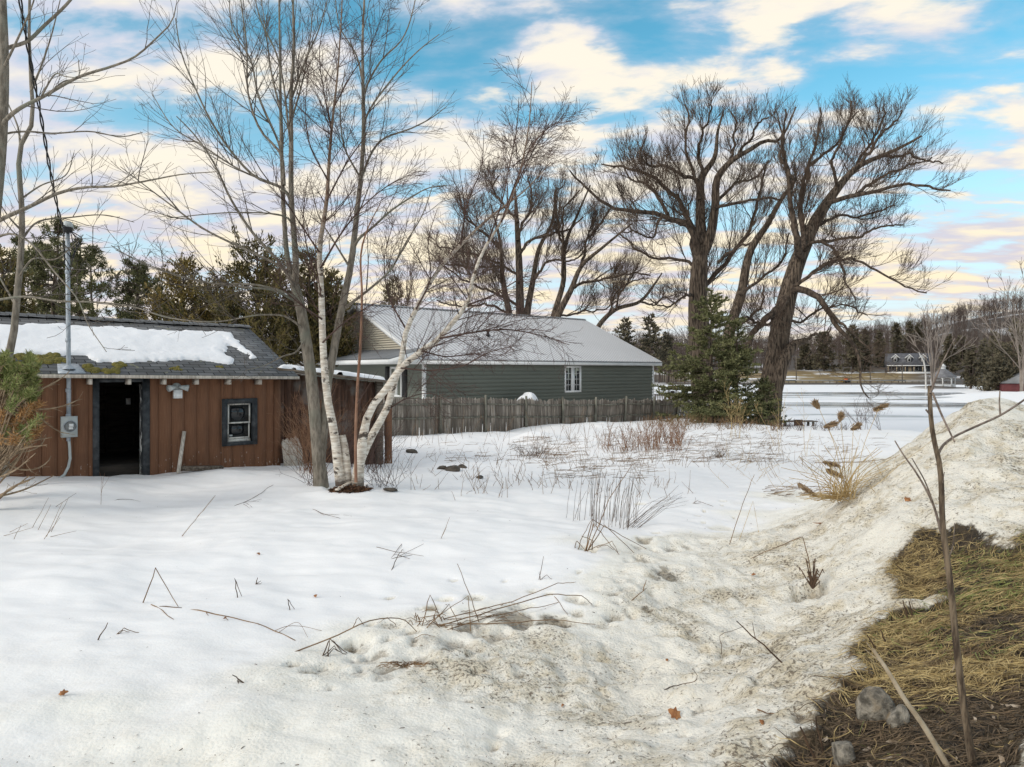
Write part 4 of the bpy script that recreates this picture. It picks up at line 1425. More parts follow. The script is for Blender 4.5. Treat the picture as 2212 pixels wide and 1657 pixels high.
def white_house():
    b = P(2078, 775, 330.0)
    h = empty('white_house', (b[0], b[1], b[2]), math.radians(30), 'white gabled house among trees high on the far hillside', 'house')
    MB().box(-4.5, 4.5, 0, 9, -3, 3.4).build('wall', M['white'], h)
    j = MB()
    j.prism([(-4.5, 3.4), (4.5, 3.4), (0, 7.0)], 'y', 0, 9)
    j.build('gable', M['white'], h)
    j = MB()
    for sg in (-1, 1):
        j.hexa([(0, -0.4, 7.0), (0, 9.4, 7.0), (sg * 5.1, 9.4, 2.95), (sg * 5.1, -0.4, 2.95), (0, -0.4, 7.25), (0, 9.4, 7.25), (sg * 5.1, 9.4, 3.2), (sg * 5.1, -0.4, 3.2)])
    j.build('roof', M['snow'], h)
    for x, z in ((-2, 0.6), (2, 0.6), (0, 3.9)):
        MB().box(x - 0.55, x + 0.55, -0.04, 0.0, z, z + 1.4).build('window', M['glass'], h)
    MB().box(4.5, 11, 2, 8, -3, 1.6).build('wing', M['white'], h)
    MB().prism([(1.6, 1.6), (8.4, 1.6), (5, 3.8)], 'x', 4.52, 11.3).build('wing_roof', M['snow'], h)


def gazebo():
    Yg = 158.0
    b = P(2037, 841, Yg)
    gz_ = empty('gazebo', (b[0], b[1], b[2] + 0.05), 0.2, 'white eight sided gazebo with arched bays on the small island', 'gazebo')
    R_, eave, top = 2.35, 2.75, 5.2
    MB().lathe([(0, 0.0), (R_ + 0.1, 0.0), (R_ + 0.1, 0.3), (0, 0.3)], 0, 0, 8).build('base', M['white'], gz_)
    ang = [math.pi / 4 * k for k in range(8)]
    for a in ang:
        MB().box(-0.09, 0.09, -0.09, 0.09, 0.3, eave).build('post', M['white'], gz_)
        p = bpy.data.objects[[o.name for o in gz_.children][-1]]
    for a, p in zip(ang, [o for o in gz_.children if o.name.startswith('post')]):
        p.location = (R_ * math.cos(a), R_ * math.sin(a), 0)
        p.rotation_euler = (0, 0, a)
    ap = math.pi / 8
    hw = R_ * math.sin(ap)
    for k in range(8):
        a = ang[k] + ap
        arch = MB()
        n = 8
        r_ = hw - 0.06
        top_, spring = eave - 0.02, eave - 0.62
        for i in range(n):
            t0, t1 = math.pi * i / n, math.pi * (i + 1) / n
            x0, z0 = r_ * math.cos(t0), spring + 0.52 * math.sin(t0)
            x1, z1 = r_ * math.cos(t1), spring + 0.52 * math.sin(t1)
            arch.hexa([(x0, -0.04, z0), (x1, -0.04, z1), (x1, 0.04, z1), (x0, 0.04, z0), (x0, -0.04, top_), (x1, -0.04, top_), (x1, 0.04, top_), (x0, 0.04, top_)])
        o = arch.build('arch', M['white'], gz_)
        rl = MB()
        rl.box(-hw + 0.08, hw - 0.08, -0.035, 0.035, 1.12, 1.20)
        rl.box(-hw + 0.08, hw - 0.08, -0.03, 0.03, 0.42, 0.48)
        for i in range(7):
            x = lerp(-hw + 0.15, hw - 0.15, i / 6)
            rl.box(x - 0.03, x + 0.03, -0.02, 0.02, 0.48, 1.12)
        o2 = rl.build('railing', M['white'], gz_)
        for q in (o, o2):
            q.location = (R_ * math.cos(ap) * math.cos(a), R_ * math.cos(ap) * math.sin(a), 0)
            q.rotation_euler = (0, 0, a + math.pi / 2)
    MB().lathe([(R_ + 0.45, eave - 0.02), (R_ + 0.40, eave + 0.14), (0.55, top - 0.5), (0.5, top - 0.5)], 0, 0, 8).build('roof', simple('gazebo_shingle', (0.16, 0.16, 0.17), (0.24, 0.24, 0.25), (1, 1, 1), 1, 0.9, 0), gz_)
    MB().lathe([(0.5, top - 0.55), (0.5, top + 0.0), (0.7, top + 0.02), (0.0, top + 0.7)], 0, 0, 8).build('cupola', M['white'], gz_)


def red_barn():
    b = P(2192, 868, 120.0)
    h = empty('red_shed', (b[0] + 3, b[1], b[2]), math.radians(-25), 'dark red building behind bare branches at the right edge of the lake', 'building')
    red = simple('red_barn_boards', (0.085, 0.022, 0.024), (0.125, 0.034, 0.036), (1, 1, 1), 1, 0.8, 0)
    MB().box(-4, 4, 0, 6, -1.5, 3.2).build('wall', red, h)
    MB().prism([(-4.2, 3.2), (4.2, 3.2), (0, 5.4)], 'y', -0.2, 6.2).build('roof', M['metal_dark'], h)
    MB().box(-3.6, -2.4, -0.04, 0, -1.2, 0.9).build('door', M['char_paint'], h)
    MB().box(-1.2, 0.0, -0.04, 0, 0.6, 1.8).build('window', M['white'], h)


def digger():
    b = P(1904, 829, 203.0)
    b = P(1824, 826, 206.0)
    h = empty('yellow_tractor', (b[0], b[1], float(terr(b[0], b[1])) + 0.05), 0.5, 'small orange and yellow tractor parked on the far shore road', 'tractor')
    orange = simple('orange_paint', (0.62, 0.13, 0.02), None, rough=0.5, bstr=0)
    yellow = simple('yellow_paint', (0.62, 0.36, 0.03), None, rough=0.5, bstr=0)
    j = MB()
    j.box(0.2, 2.3, -0.5, 0.5, 0.7, 1.5)
    j.prism([(0.2, 1.5), (2.3, 1.5), (2.1, 1.75), (0.3, 1.8)], 'y', -0.45, 0.45)
    j.build('body', orange, h)
    j = MB()
    j.prism([(-2.6, 0.3), (-0.9, 0.3), (-0.9, 1.3), (-2.3, 1.0)], 'y', -0.9, 0.9)
    j.build('bucket', yellow, h)
    MB().obox((-1.2, 0.6, 1.0), (0.6, 0.6, 1.5), 0.15, 0.15).build('arm', yellow, h)
    for x, r_ in ((0.5, 0.5), (2.0, 0.7)):
        for y in (-0.75, 0.75):
            MB().lathe([(0, y - 0.16), (r_, y - 0.16), (r_, y + 0.16), (0, y + 0.16)], x, r_, 14, 'y').build('wheel', M['black'], h)
    h.scale = (0.7, 0.7, 0.7)


far_house()
white_house()
gazebo()
red_barn()
digger()

# guard rail and poles along the far road
pts = [(P(x, 0, 204.0)[0], 204.0 + 0.02 * (x - 1500) * 0.1) for x in (1480, 1600, 1720, 1840, 1960, 2080)]
gr = empty('guard_rail', (pts[0][0], pts[0][1], 0), 0, 'long grey guard rail along the road on the far shore', 'guard rail')
j, js = MB(), MB()
for i in range(len(pts) - 1):
    a, b = np.array(pts[i]), np.array(pts[i + 1])
    za, zb = float(terr(a[0], a[1])), float(terr(b[0], b[1]))
    A_, B_ = np.array([a[0] - pts[0][0], a[1] - pts[0][1], za + 0.75]), np.array([b[0] - pts[0][0], b[1] - pts[0][1], zb + 0.75])
    j.obox(A_, B_, 0.10, 0.42)
    for t in np.linspace(0, 1, 9)[:-1]:
        p = lerp(A_, B_, t)
        js.box(p[0] - 0.08, p[0] + 0.08, p[1] + 0.07, p[1] + 0.2, p[2] - 1.1, p[2] + 0.2)
j.build('rail', simple('rail_steel', (0.26, 0.25, 0.24), (0.34, 0.33, 0.32), (1, 1, 1), 1, 0.7, 0), gr)
js.build('posts', M['rot_wood'], gr)
for i, (px, pt, pb) in enumerate(((1949, 788, 823), (1720, 768, 826), (1880, 790, 824))):
    b = P(px, pb, 208.0)
    zt = CAM - (pt - HY) / FOC * 208.0
    zg = float(terr(b[0], b[1]))
    o = empty('utility_pole', (b[0], b[1], zg), 0, ('thin utility pole in front of the dormered house', 'utility pole on the far shore beside the leaning willow', 'utility pole left of the dormered house')[i], 'utility pole', 'utility poles on the far shore')
    MB().tube([(0, 0, -0.5), (0, 0, zt - zg)], np.array([0.17, 0.12]), 8).build('pole', M['rot_wood'], o)
    MB().box(-1.1, 1.1, -0.06, 0.06, zt - zg - 0.7, zt - zg - 0.55).build('crossarm', M['rot_wood'], o)

# ------------------------------------------------------------------ trees
def resample(Pt, R, n):
    Pt, R = np.asarray(Pt, float), np.asarray(R, float)
    # centripetal-ish smoothing through the given points
    k = len(Pt)
    t = np.concatenate([[0], np.cumsum(np.linalg.norm(np.diff(Pt, axis=0), axis=1))])
    q = np.linspace(0, t[-1], n)
    m = np.zeros_like(Pt)
    dt = np.diff(t)
    sl = np.diff(Pt, axis=0) / dt[:, None]
    m[0], m[-1] = sl[0], sl[-1]
    if k > 2:
        m[1:-1] = (sl[:-1] * dt[1:, None] + sl[1:] * dt[:-1, None]) / (dt[1:] + dt[:-1])[:, None]
    i = np.clip(np.searchsorted(t, q, side='right') - 1, 0, k - 2)
    h = dt[i]
    u = ((q - t[i]) / h)[:, None]
    hh = h[:, None]
    out = (2 * u ** 3 - 3 * u ** 2 + 1) * Pt[i] + (u ** 3 - 2 * u ** 2 + u) * hh * m[i] + (-2 * u ** 3 + 3 * u ** 2) * Pt[i + 1] + (u ** 3 - u ** 2) * hh * m[i + 1]
    return out, np.interp(q, t, R)


def limb(pts, Y0, n=16, dy=0.0, dy0=0.0, base=None, scale=1.0):
    """photo points (x, y, width) -> curve at depth Y0, drifting by dy in depth towards its tip"""
    k = len(pts)
    A, R = [], []
    for i, p in enumerate(pts):
        Y = Y0 + dy0 + dy * i / (k - 1)
        A.append(P(p[0], p[1], Y))
        R.append(p[2] / 2 / FOC * Y * scale)
    A = np.array(A) - (base if base is not None else 0)
    return resample(A, R, n)


def wtaper(pts, w0, w1):
    k = len(pts)
    return [(x, y, lerp(w0, w1, (i / (k - 1)) ** 0.8)) for i, (x, y) in enumerate(pts)]


class Tubes:
    def __init__(s):
        s.V, s.Q, s.n = [], [], 0

    def add(s, Pt, R, k):
        Pt, R = np.asarray(Pt, float), np.asarray(R, float)
        if Pt.ndim == 2:
            Pt, R = Pt[None], R[None]
        if not len(Pt):
            return s
        V, Q = tube_arrays(Pt, R, k)
        s.V.append(V)
        s.Q.append(Q + s.n)
        s.n += len(V)
        return s

    def build(s, name, mat, parent=None, smooth=True):
        return link(name, mesh_from(name, np.concatenate(s.V), [np.concatenate(s.Q)], smooth), mat, parent)


def sprout(Pt, R, rng, per_m, length, angle=0.8, up=0.3, curl=0.12, wob=0.12, n=5, tmin=0.15, rmax=0.6, rtip=0.003, rlen=0.010, tend=1.0, lpow=0.7, cap=None, grav=0.0, flat=None):
    """children of every branch in Pt (m,k,3): returns (M,n,3), (M,n)"""
    m, k, _ = Pt.shape
    L = np.linalg.norm(np.diff(Pt, axis=1), axis=2).sum(1)
    cnt = rng.poisson(np.clip(per_m * L * (tend - tmin), 0, 400))
    if cap:
        cnt = np.minimum(cnt, cap)
    idx = np.repeat(np.arange(m), cnt)
    Mn = len(idx)
    if Mn == 0:
        return np.zeros((0, n, 3)), np.zeros((0, n))
    t = tmin + (tend - tmin) * rng.rand(Mn)
    f = t * (k - 1)
    i0 = np.clip(f.astype(int), 0, k - 2)
    fr = (f - i0)[:, None]
    p = Pt[idx, i0] * (1 - fr) + Pt[idx, i0 + 1] * fr
    r = R[idx, i0] * (1 - fr[:, 0]) + R[idx, i0 + 1] * fr[:, 0]
    T = Pt[idx, i0 + 1] - Pt[idx, i0]
    T /= np.linalg.norm(T, axis=1, keepdims=True) + 1e-9
    rv = rng.randn(Mn, 3)
    B = np.cross(T, rv)
    B /= np.linalg.norm(B, axis=1, keepdims=True) + 1e-9
    a = (angle * (0.6 + 0.8 * rng.rand(Mn)))[:, None]
    d = np.cos(a) * T + np.sin(a) * B
    d[:, 2] += up
    if flat is not None:
        d[:, 2] *= flat
    d /= np.linalg.norm(d, axis=1, keepdims=True) + 1e-9
    ln = length * (1.15 - 0.75 * t) * np.clip((L[idx] / max(L.mean(), 1e-6)) ** lpow, 0.3, 2.2) * (0.5 + 0.9 * rng.rand(Mn))
    out = np.empty((Mn, n, 3))
    out[:, 0] = p
    st = (ln / (n - 1))[:, None]
    for j in range(1, n):
        out[:, j] = out[:, j - 1] + d * st
        d = d + rng.randn(Mn, 3) * wob
        d[:, 2] += curl - grav * j
        d /= np.linalg.norm(d, axis=1, keepdims=True) + 1e-9
    r0 = np.minimum(r * rmax, np.maximum(ln * rlen, rtip))
    rad = r0[:, None] * (1 - np.linspace(0, 1, n)[None] ** 1.1 * 0.85)
    rad = np.maximum(rad, rtip)
    return out, rad


def same(list_, n):
    A, B = [], []
    for Pt, R in list_:
        a, b = resample(Pt, R, n)
        A.append(a)
        B.append(b)
    return np.array(A), np.array(B)


def hand_tree(name, basepx, Y0, trunks, limbs, seed, mats, label, cat='tree', levels=(), gnarl=0.0, trunk_name='trunk', base3=None, squash=0.0, rough=0.0):
    """a bare tree: trunks and main limbs as read from the photo, finer growth added around them in all directions"""
    rng = np.random.RandomState(seed)
    b = base3 if base3 is not None else P(basepx[0], basepx[1], Y0)
    root = empty(name, b, 0, label, cat)
    if squash:
        sq = lambda L: [(p[0], p[1] + max(0, 420 - p[1]) * squash, p[2]) for p in L]
        trunks = [(sq(t[0]),) + tuple(t[1:]) for t in trunks]
        limbs = [(sq(l[0]), l[1]) for l in limbs]
    main = []
    for ti, tr in enumerate(trunks):
        pts, dy = tr[0], tr[1]
        Pt, R = limb(pts, Y0, 26, dy, tr[2] if len(tr) > 2 else 0.0, b)
        if rough:
            R = R * (1 + rough * rng.randn(len(R)))
        T = Tubes().add(Pt, R, 12)
        T.build(tr[3] if len(tr) > 3 else trunk_name, tr[4] if len(tr) > 4 else mats[0], root)
        main.append((Pt, R))
    lim = []
    crown = Tubes()
    for pts, dy in limbs:
        dy0 = 0.0
        if isinstance(dy, tuple):
            dy0, dy = dy
        Pt, R = limb(pts, Y0, 22, dy, dy0, b)
        if gnarl:
            j = rng.randn(22, 3) * gnarl * np.minimum(1, np.arange(22) / 3.0)[:, None]
            Pt = Pt + np.cumsum(j, axis=0) * 0.45
        crown.add(Pt, R, 7)
        lim.append((Pt, R))
    if lim:
        crown.build('limbs', mats[1], root)
    tw = Tubes()
    src = {'trunk': same(main, 24)}
    if lim:
        src['limb'] = same(lim, 20)
    for (nm, par, kw, sides) in levels:
        Pt = np.concatenate([src[q][0] for q in par]) if len({src[q][0].shape[1] for q in par}) == 1 else None
        if Pt is None:
            A, Bq = [], []
            for q in par:
                kk = max(src[z][0].shape[1] for z in par)
                tq = np.linspace(0, 1, kk)
                P0, R0_ = src[q]
                k0 = P0.shape[1]
                f = tq * (k0 - 1)
                i0 = np.clip(f.astype(int), 0, k0 - 2)
                fr = (f - i0)
                A.append(P0[:, i0] * (1 - fr)[None, :, None] + P0[:, i0 + 1] * fr[None, :, None])
                Bq.append(R0_[:, i0] * (1 - fr)[None] + R0_[:, i0 + 1] * fr[None])
            Pt, R = np.concatenate(A), np.concatenate(Bq)
        else:
            R = np.concatenate([src[q][1] for q in par])
        src[nm] = sprout(Pt, R, rng, **kw)
        tw.add(src[nm][0], src[nm][1], sides)
    if tw.n:
        tw.build('twigs', mats[2], root)
    return root


GREY = (M['bark_grey'], M['bark_grey'], M['twig_grey'])

# grey-barked maple with two rising stems, in front of the shed corner
maple_tr = [
    ([(694, 1056, 40), (690, 1010, 33), (685, 955, 30), (677, 860, 29), (661, 735, 27), (647, 655, 25), (637, 617, 23)], 0.0),
    ([(637, 620, 16), (622, 563, 13), (614, 473, 11), (609, 347, 9), (606, 230, 7), (605, 130, 5.5), (603, 0, 4.5), (602, -120, 3)], 0.25),
    ([(637, 620, 18), (639, 593, 17), (636, 518, 14), (630, 443, 13), (629, 303, 11), (629, 195, 9), (635, 108, 7), (633, 0, 5), (636, -130, 3)], -0.3),
    ([(692, 1012, 22), (699, 930, 22), (704, 870, 21), (709, 820, 21), (715, 790, 20), (729, 713, 19), (741, 653, 18), (757, 578, 16), (764, 527, 15), (771, 458, 13), (779, 390, 11), (785, 303, 10), (784, 173, 8), (783, 87, 6), (787, 0, 5), (790, -120, 3)], 0.9),
]
maple_lb = [(wtaper(p, a, c), d) for p, a, c, d in [
    ([(645, 650), (625, 600), (607, 572), (542, 498), (498, 429), (459, 347), (412, 282), (381, 251)], 10, 2, -1.2),
    ([(630, 440), (620, 416), (550, 381), (498, 325), (455, 260), (420, 186), (390, 108), (379, 39)], 8, 2, -0.8),
    ([(614, 400), (607, 334), (563, 282), (537, 208), (533, 100), (520, 0), (512, -90)], 7, 2, 0.8),
    ([(609, 430), (611, 347), (555, 195), (542, 130), (503, 65), (494, -20)], 6, 2, 1.3),
    ([(630, 330), (624, 282), (594, 108), (563, 43), (545, -30)], 6, 2, -1.3),
    ([(635, 490), (620, 470), (520, 459), (433, 464), (360, 472)], 5, 1.5, -1.5),
    ([(628, 430), (615, 412), (520, 368), (433, 312), (377, 277), (329, 204)], 6, 1.5, 0.9),
    ([(640, 605), (607, 577), (537, 542), (433, 490), (368, 442), (316, 403), (260, 360)], 8, 1.5, -0.6),
    ([(650, 659), (598, 629), (520, 620), (433, 607), (355, 585), (250, 540)], 6, 1.5, -1.6),
    ([(656, 712), (640, 698), (615, 683), (570, 680), (465, 695), (390, 690), (330, 676)], 6, 1.5, -1.2),
    ([(646, 655), (630, 638), (564, 617), (450, 611), (375, 593), (300, 566), (240, 530)], 6, 1.5, -2.0),
    ([(762, 540), (772, 520), (806, 490), (845, 455), (890, 425), (923, 407), (965, 400)], 8, 1.5, (0.5, -0.8)),
    ([(776, 410), (780, 390), (824, 303), (889, 277), (930, 256), (965, 230)], 7, 1.5, (0.5, 0.8)),
    ([(784, 290), (789, 260), (845, 173), (910, 104), (949, 74)], 6, 1.5, (0.7, -0.9)),
    ([(783, 235), (785, 208), (824, 130), (867, 87), (897, 0), (905, -60)], 6, 1.5, (0.7, 0.9)),
    ([(737, 672), (765, 650), (800, 623), (845, 581), (875, 527), (914, 461), (935, 400)], 8, 1.5, (0.4, -1.0)),
    ([(784, 180), (770, 120), (735, 60), (722, -20)], 5, 1.5, (0.7, 0.6)),
    ([(631, 210), (660, 130), (690, 60), (712, -20)], 5, 1.5, (-0.1, -0.9)),
    ([(606, 240), (585, 150), (575, 70), (560, -30)], 5, 1.5, 0.9),
    ([(757, 580), (720, 520), (690, 470), (672, 400)], 5, 1.5, (0.4, 1.0)),
    ([(629, 260), (650, 190), (668, 100), (676, 20)], 5, 1.5, 0.7),
    ([(779, 385), (745, 320), (735, 240), (745, 150)], 5, 1.5, (0.5, -0.7)),
    ([(660, 730), (640, 760), (610, 770), (570, 790), (530, 800)], 5, 1.2, -1.6),
]]
maple_tr = [([(x, y, w_ * 0.88) for x, y, w_ in t[0]],) + tuple(t[1:]) for t in maple_tr]
hand_tree('maple_tree', (694, 1056), 13.2, maple_tr, maple_lb, 11, GREY, 'bare grey barked maple with forked stems beside the white birch, before the shed', levels=(
    ('a', ('limb',), dict(per_m=5.4, length=1.25, angle=0.62, up=0.22, curl=0.06, wob=0.07, n=7, tmin=0.12, rtip=0.0032, rlen=0.0075, cap=22), 4),
    ('t', ('trunk',), dict(per_m=1.9, length=1.5, angle=0.7, up=0.5, curl=0.06, wob=0.07, n=7, tmin=0.45, rtip=0.0034, rlen=0.0075, cap=12), 4),
    ('b', ('a', 't'), dict(per_m=7.5, length=0.48, angle=0.7, up=0.15, curl=0.06, wob=0.09, n=4, tmin=0.15, rtip=0.0026, rlen=0.007, cap=9), 3),
    ('c', ('b',), dict(per_m=2.4, length=0.2, angle=0.7, up=0.1, curl=0.05, wob=0.1, n=3, tmin=0.3, rtip=0.0023, cap=2), 3)))

# white birch clump: one upright stem, two leaning right, one snapped stub
birch_tr = [
    ([(737, 1048, 30), (730, 1000, 25), (722, 935, 22), (709, 870, 20), (700, 787, 18), (696, 700, 17), (694, 628, 15), (690, 545, 13), (706, 433, 10), (711, 347, 8), (716, 282, 7), (728, 173, 5), (737, 43, 3.5), (742, -60, 2)], 0.15),
    ([(772, 1050, 34), (775, 1010, 28), (781, 970, 26), (789, 918, 21), (798, 888, 19), (833, 842, 18), (866, 795, 17), (911, 758, 15), (950, 731, 14), (980, 692, 12), (1010, 659, 11), (1016, 623, 9), (1031, 572, 8), (1055, 521, 7), (1083, 480, 6), (1113, 405, 4.5), (1143, 267, 3), (1149, 177, 2)], -1.0),
    ([(778, 1000, 20), (793, 962, 21), (812, 925, 19), (834, 887, 18), (850, 832, 16), (866, 783, 15), (878, 713, 13), (899, 668, 12), (914, 635, 11), (935, 602, 10), (962, 563, 9), (995, 530, 8), (1034, 491, 6.5), (1076, 455, 5), (1130, 415, 3.5), (1190, 350, 2)], 1.0),
    ([(752, 1048, 24), (748, 1000, 21), (744, 965, 20), (739, 940, 17)], 0.1, 0.05, 'snapped_stub'),
]
birch_lb = [(wtaper(p, a, c), d) for p, a, c, d in [
    ([(1055, 521), (1083, 440), (1100, 360), (1117, 270), (1121, 210)], 4, 1.2, (-0.9, 0.5)),
    ([(1083, 480), (1120, 380), (1160, 300), (1200, 268), (1235, 262)], 4, 1.2, (-0.9, -0.5)),
    ([(1113, 405), (1150, 330), (1180, 280), (1210, 250)], 3, 1.2, (-0.9, 0.7)),
    ([(950, 731), (1010, 720), (1090, 712), (1170, 725), (1230, 745)], 5, 1.2, (-0.6, -0.8)),
    ([(911, 758), (960, 770), (1030, 765), (1090, 780)], 4, 1.2, (-0.5, 0.9)),
    ([(1010, 659), (1060, 640), (1130, 600), (1170, 590)], 4, 1.2, (-0.6, 0.8)),
    ([(866, 795), (930, 800), (1000, 790), (1060, 760), (1120, 745)], 4, 1.2, (-0.5, -1.0)),
    ([(878, 713), (840, 640), (830, 560), (850, 480)], 4, 1.2, (0.4, 0.6)),
    ([(899, 668), (930, 600), (925, 520), (945, 450)], 4, 1.2, (0.4, -0.7)),
    ([(834, 887), (880, 860), (930, 850), (975, 870)], 3.5, 1.2, (0.3, -0.8)),
    ([(995, 530), (1010, 440), (1040, 360), (1045, 290)], 4, 1.2, (0.7, 0.6)),
    ([(694, 628), (670, 560), (655, 480), (665, 380)], 4, 1.2, 0.7),
    ([(692, 580), (740, 500), (790, 440), (840, 400), (900, 370)], 5, 1.2, -0.8),
    ([(690, 545), (640, 470), (600, 400), (585, 330)], 4, 1.2, -0.7),
    ([(706, 433), (750, 350), (790, 290), (815, 200)], 4, 1.2, 0.8),
    ([(709, 390), (672, 320), (660, 230), (668, 150)], 3.5, 1.2, -0.5),
    ([(716, 282), (700, 200), (690, 120), (700, 40)], 3, 1.2, 0.5),
    ([(722, 230), (760, 160), (800, 100), (830, 20)], 3, 1.2, -0.6),
    ([(697, 740), (740, 700), (800, 660), (860, 640)], 4, 1.2, -0.8),
    ([(696, 690), (640, 650), (590, 600), (560, 560)], 4, 1.2, -0.7),
]]
birch_tr = [([(x, y, w_ * 0.85) for x, y, w_ in t[0]],) + tuple(t[1:]) for t in birch_tr]
hand_tree('birch_tree', (755, 1050), 12.8, birch_tr, birch_lb, 12, (M['birch'], M['twig_birch'], M['twig_birch']), 'white barked birch clump with two stems leaning right and a snapped stub', levels=(
    ('a', ('limb',), dict(per_m=8.5, length=1.0, angle=0.75, up=0.12, curl=0.02, wob=0.09, n=6, tmin=0.1, rtip=0.0030, rlen=0.007, cap=32), 4),
    ('t', ('trunk',), dict(per_m=7.0, length=1.4, angle=0.9, up=0.18, curl=0.03, wob=0.09, n=7, tmin=0.30, rtip=0.0032, rlen=0.007, cap=60), 4),
    ('b', ('a', 't'), dict(per_m=13.0, length=0.46, angle=0.75, up=0.0, curl=0.0, wob=0.11, n=4, tmin=0.12, rtip=0.0028, rlen=0.006, cap=12), 3),
    ('c', ('b',), dict(per_m=5.0, length=0.2, angle=0.75, up=0.0, curl=-0.01, wob=0.1, n=3, tmin=0.2, rtip=0.0024, cap=4), 3)))

# russet sapling among the birches
hand_tree('sapling', (769, 1042), 12.4, [([(769, 1042, 7), (768, 960, 6.5), (772, 840, 6), (779, 740, 6), (782, 640, 5), (782, 533, 4), (800, 480, 2.5), (822, 440, 1.5)], 0.1)], [], 13,
          (simple('russet_bark', (0.20, 0.10, 0.06), (0.30, 0.17, 0.11), (6, 6, 3), 1, 0.8, 0.2), M['twig_birch'], M['twig_birch']), 'thin upright russet sapling between the birch stems', levels=(
    ('a', ('trunk',), dict(per_m=5, length=0.8, angle=0.8, up=0.2, curl=0.03, wob=0.1, n=5, tmin=0.25, rtip=0.003, rlen=0.007), 4),
    ('b', ('a',), dict(per_m=7, length=0.3, angle=0.8, up=0.1, curl=0.0, wob=0.1, n=3, tmin=0.2, rtip=0.0023, cap=6), 3)))

# maple at the left edge: only the inner side of the crown shows
hand_tree('edge_maple', (-62, 1090), 11.0, [([(-62, 1090, 36), (-48, 800, 30), (-28, 600, 27), (-12, 450, 25), (0, 330, 23), (6, 230, 21), (8, 120, 19), (4, 0, 17), (2, -150, 15)], 0.0)],
          [(wtaper(p, a, c), d) for p, a, c, d in [
              ([(6, 120), (13, 106), (56, 91), (95, 56), (152, 0), (190, -60)], 10, 5, 0.5),
              ([(3, 280), (9, 264), (43, 234), (87, 212), (173, 165), (243, 143), (286, 126), (338, 82), (373, 43), (381, 9)], 11, 1.8, -0.6),
              ([(2, 300), (9, 290), (52, 284), (108, 288), (195, 284), (269, 295), (308, 286)], 6, 1.8, 0.8),
              ([(-20, 490), (-9, 481), (65, 446), (130, 416), (182, 405), (243, 403), (321, 390), (390, 377), (468, 371)], 11, 1.8, -0.8),
              ([(-32, 655), (0, 647), (60, 641), (120, 650), (210, 653), (285, 662), (360, 686), (440, 696)], 7, 1.6, -0.7),
              ([(-22, 520), (20, 505), (60, 520), (120, 590), (170, 650), (190, 700), (230, 760)], 6, 1.6, -1.5),
              ([(6, 150), (40, 80), (70, 10), (90, -60)], 6, 2, -1.0),
              ([(104, 208), (140, 175), (165, 170), (170, 130)], 4, 1.6, (-0.3, 0.4)),
              ([(87, 212), (120, 160), (140, 165), (165, 168)], 4, 1.6, (-0.3, -0.6)),
          ]], 14, GREY, 'grey maple trunk at the left edge with long limbs over the shed roof', levels=(
    ('a', ('limb',), dict(per_m=3.6, length=0.95, angle=0.65, up=0.18, curl=0.05, wob=0.10, n=7, tmin=0.12, rtip=0.0032, rlen=0.0075, cap=16), 4),
    ('t', ('trunk',), dict(per_m=0.8, length=1.2, angle=0.8, up=0.3, curl=0.05, wob=0.08, n=6, tmin=0.4, rtip=0.0032, rlen=0.0075), 4),
    ('b', ('a', 't'), dict(per_m=4.6, length=0.34, angle=0.75, up=0.2, curl=0.08, wob=0.10, n=4, tmin=0.2, rtip=0.0026, cap=6), 3)))
hand_tree('thin_maple', (8, 1030), 12.2, [([(8, 1030, 20), (12, 880, 18), (16, 787, 16), (30, 717, 14), (37, 638, 13), (45, 548, 12), (48, 473, 11), (43, 390, 10), (44, 316, 9), (64, 282, 8.5), (67, 173, 7), (63, 87, 6), (64, 0, 5), (66, -90, 4)], 0.0)],
          [(wtaper(p, a, c), d) for p, a, c, d in [
              ([(44, 316), (40, 280), (20, 230), (0, 190)], 5, 2, 0.6),
              ([(66, 200), (90, 140), (110, 80), (130, 0)], 5, 2, -0.5),
              ([(46, 520), (80, 480), (150, 470), (230, 465), (290, 480)], 5, 1.6, 0.8),
              ([(40, 600), (70, 560), (120, 560), (170, 520)], 5, 1.6, -0.8),
              ([(45, 430), (90, 400), (140, 380), (160, 330)], 4, 1.6, 0.5),
              ([(48, 500), (20, 470), (0, 440)], 5, 1.6, -0.5),
              ([(34, 660), (0, 600), (-30, 540)], 5, 1.6, 0.5),
          ]], 15, GREY, 'slender bent grey tree rising behind the young pine by the shed', levels=(
    ('a', ('limb',), dict(per_m=4, length=0.85, angle=0.7, up=0.2, curl=0.05, wob=0.1, n=6, tmin=0.1, rtip=0.0032, rlen=0.0075, cap=14), 4),
    ('t', ('trunk',), dict(per_m=1.8, length=0.95, angle=0.8, up=0.3, curl=0.05, wob=0.1, n=6, tmin=0.3, rtip=0.0032, rlen=0.0075), 4),
    ('b', ('a', 't'), dict(per_m=5, length=0.32, angle=0.8, up=0.2, curl=0.05, wob=0.1, n=4, tmin=0.2, rtip=0.0026, cap=5), 3)))

WIL = (M['bark_willow'], M['limb_willow'], M['twig_willow'])


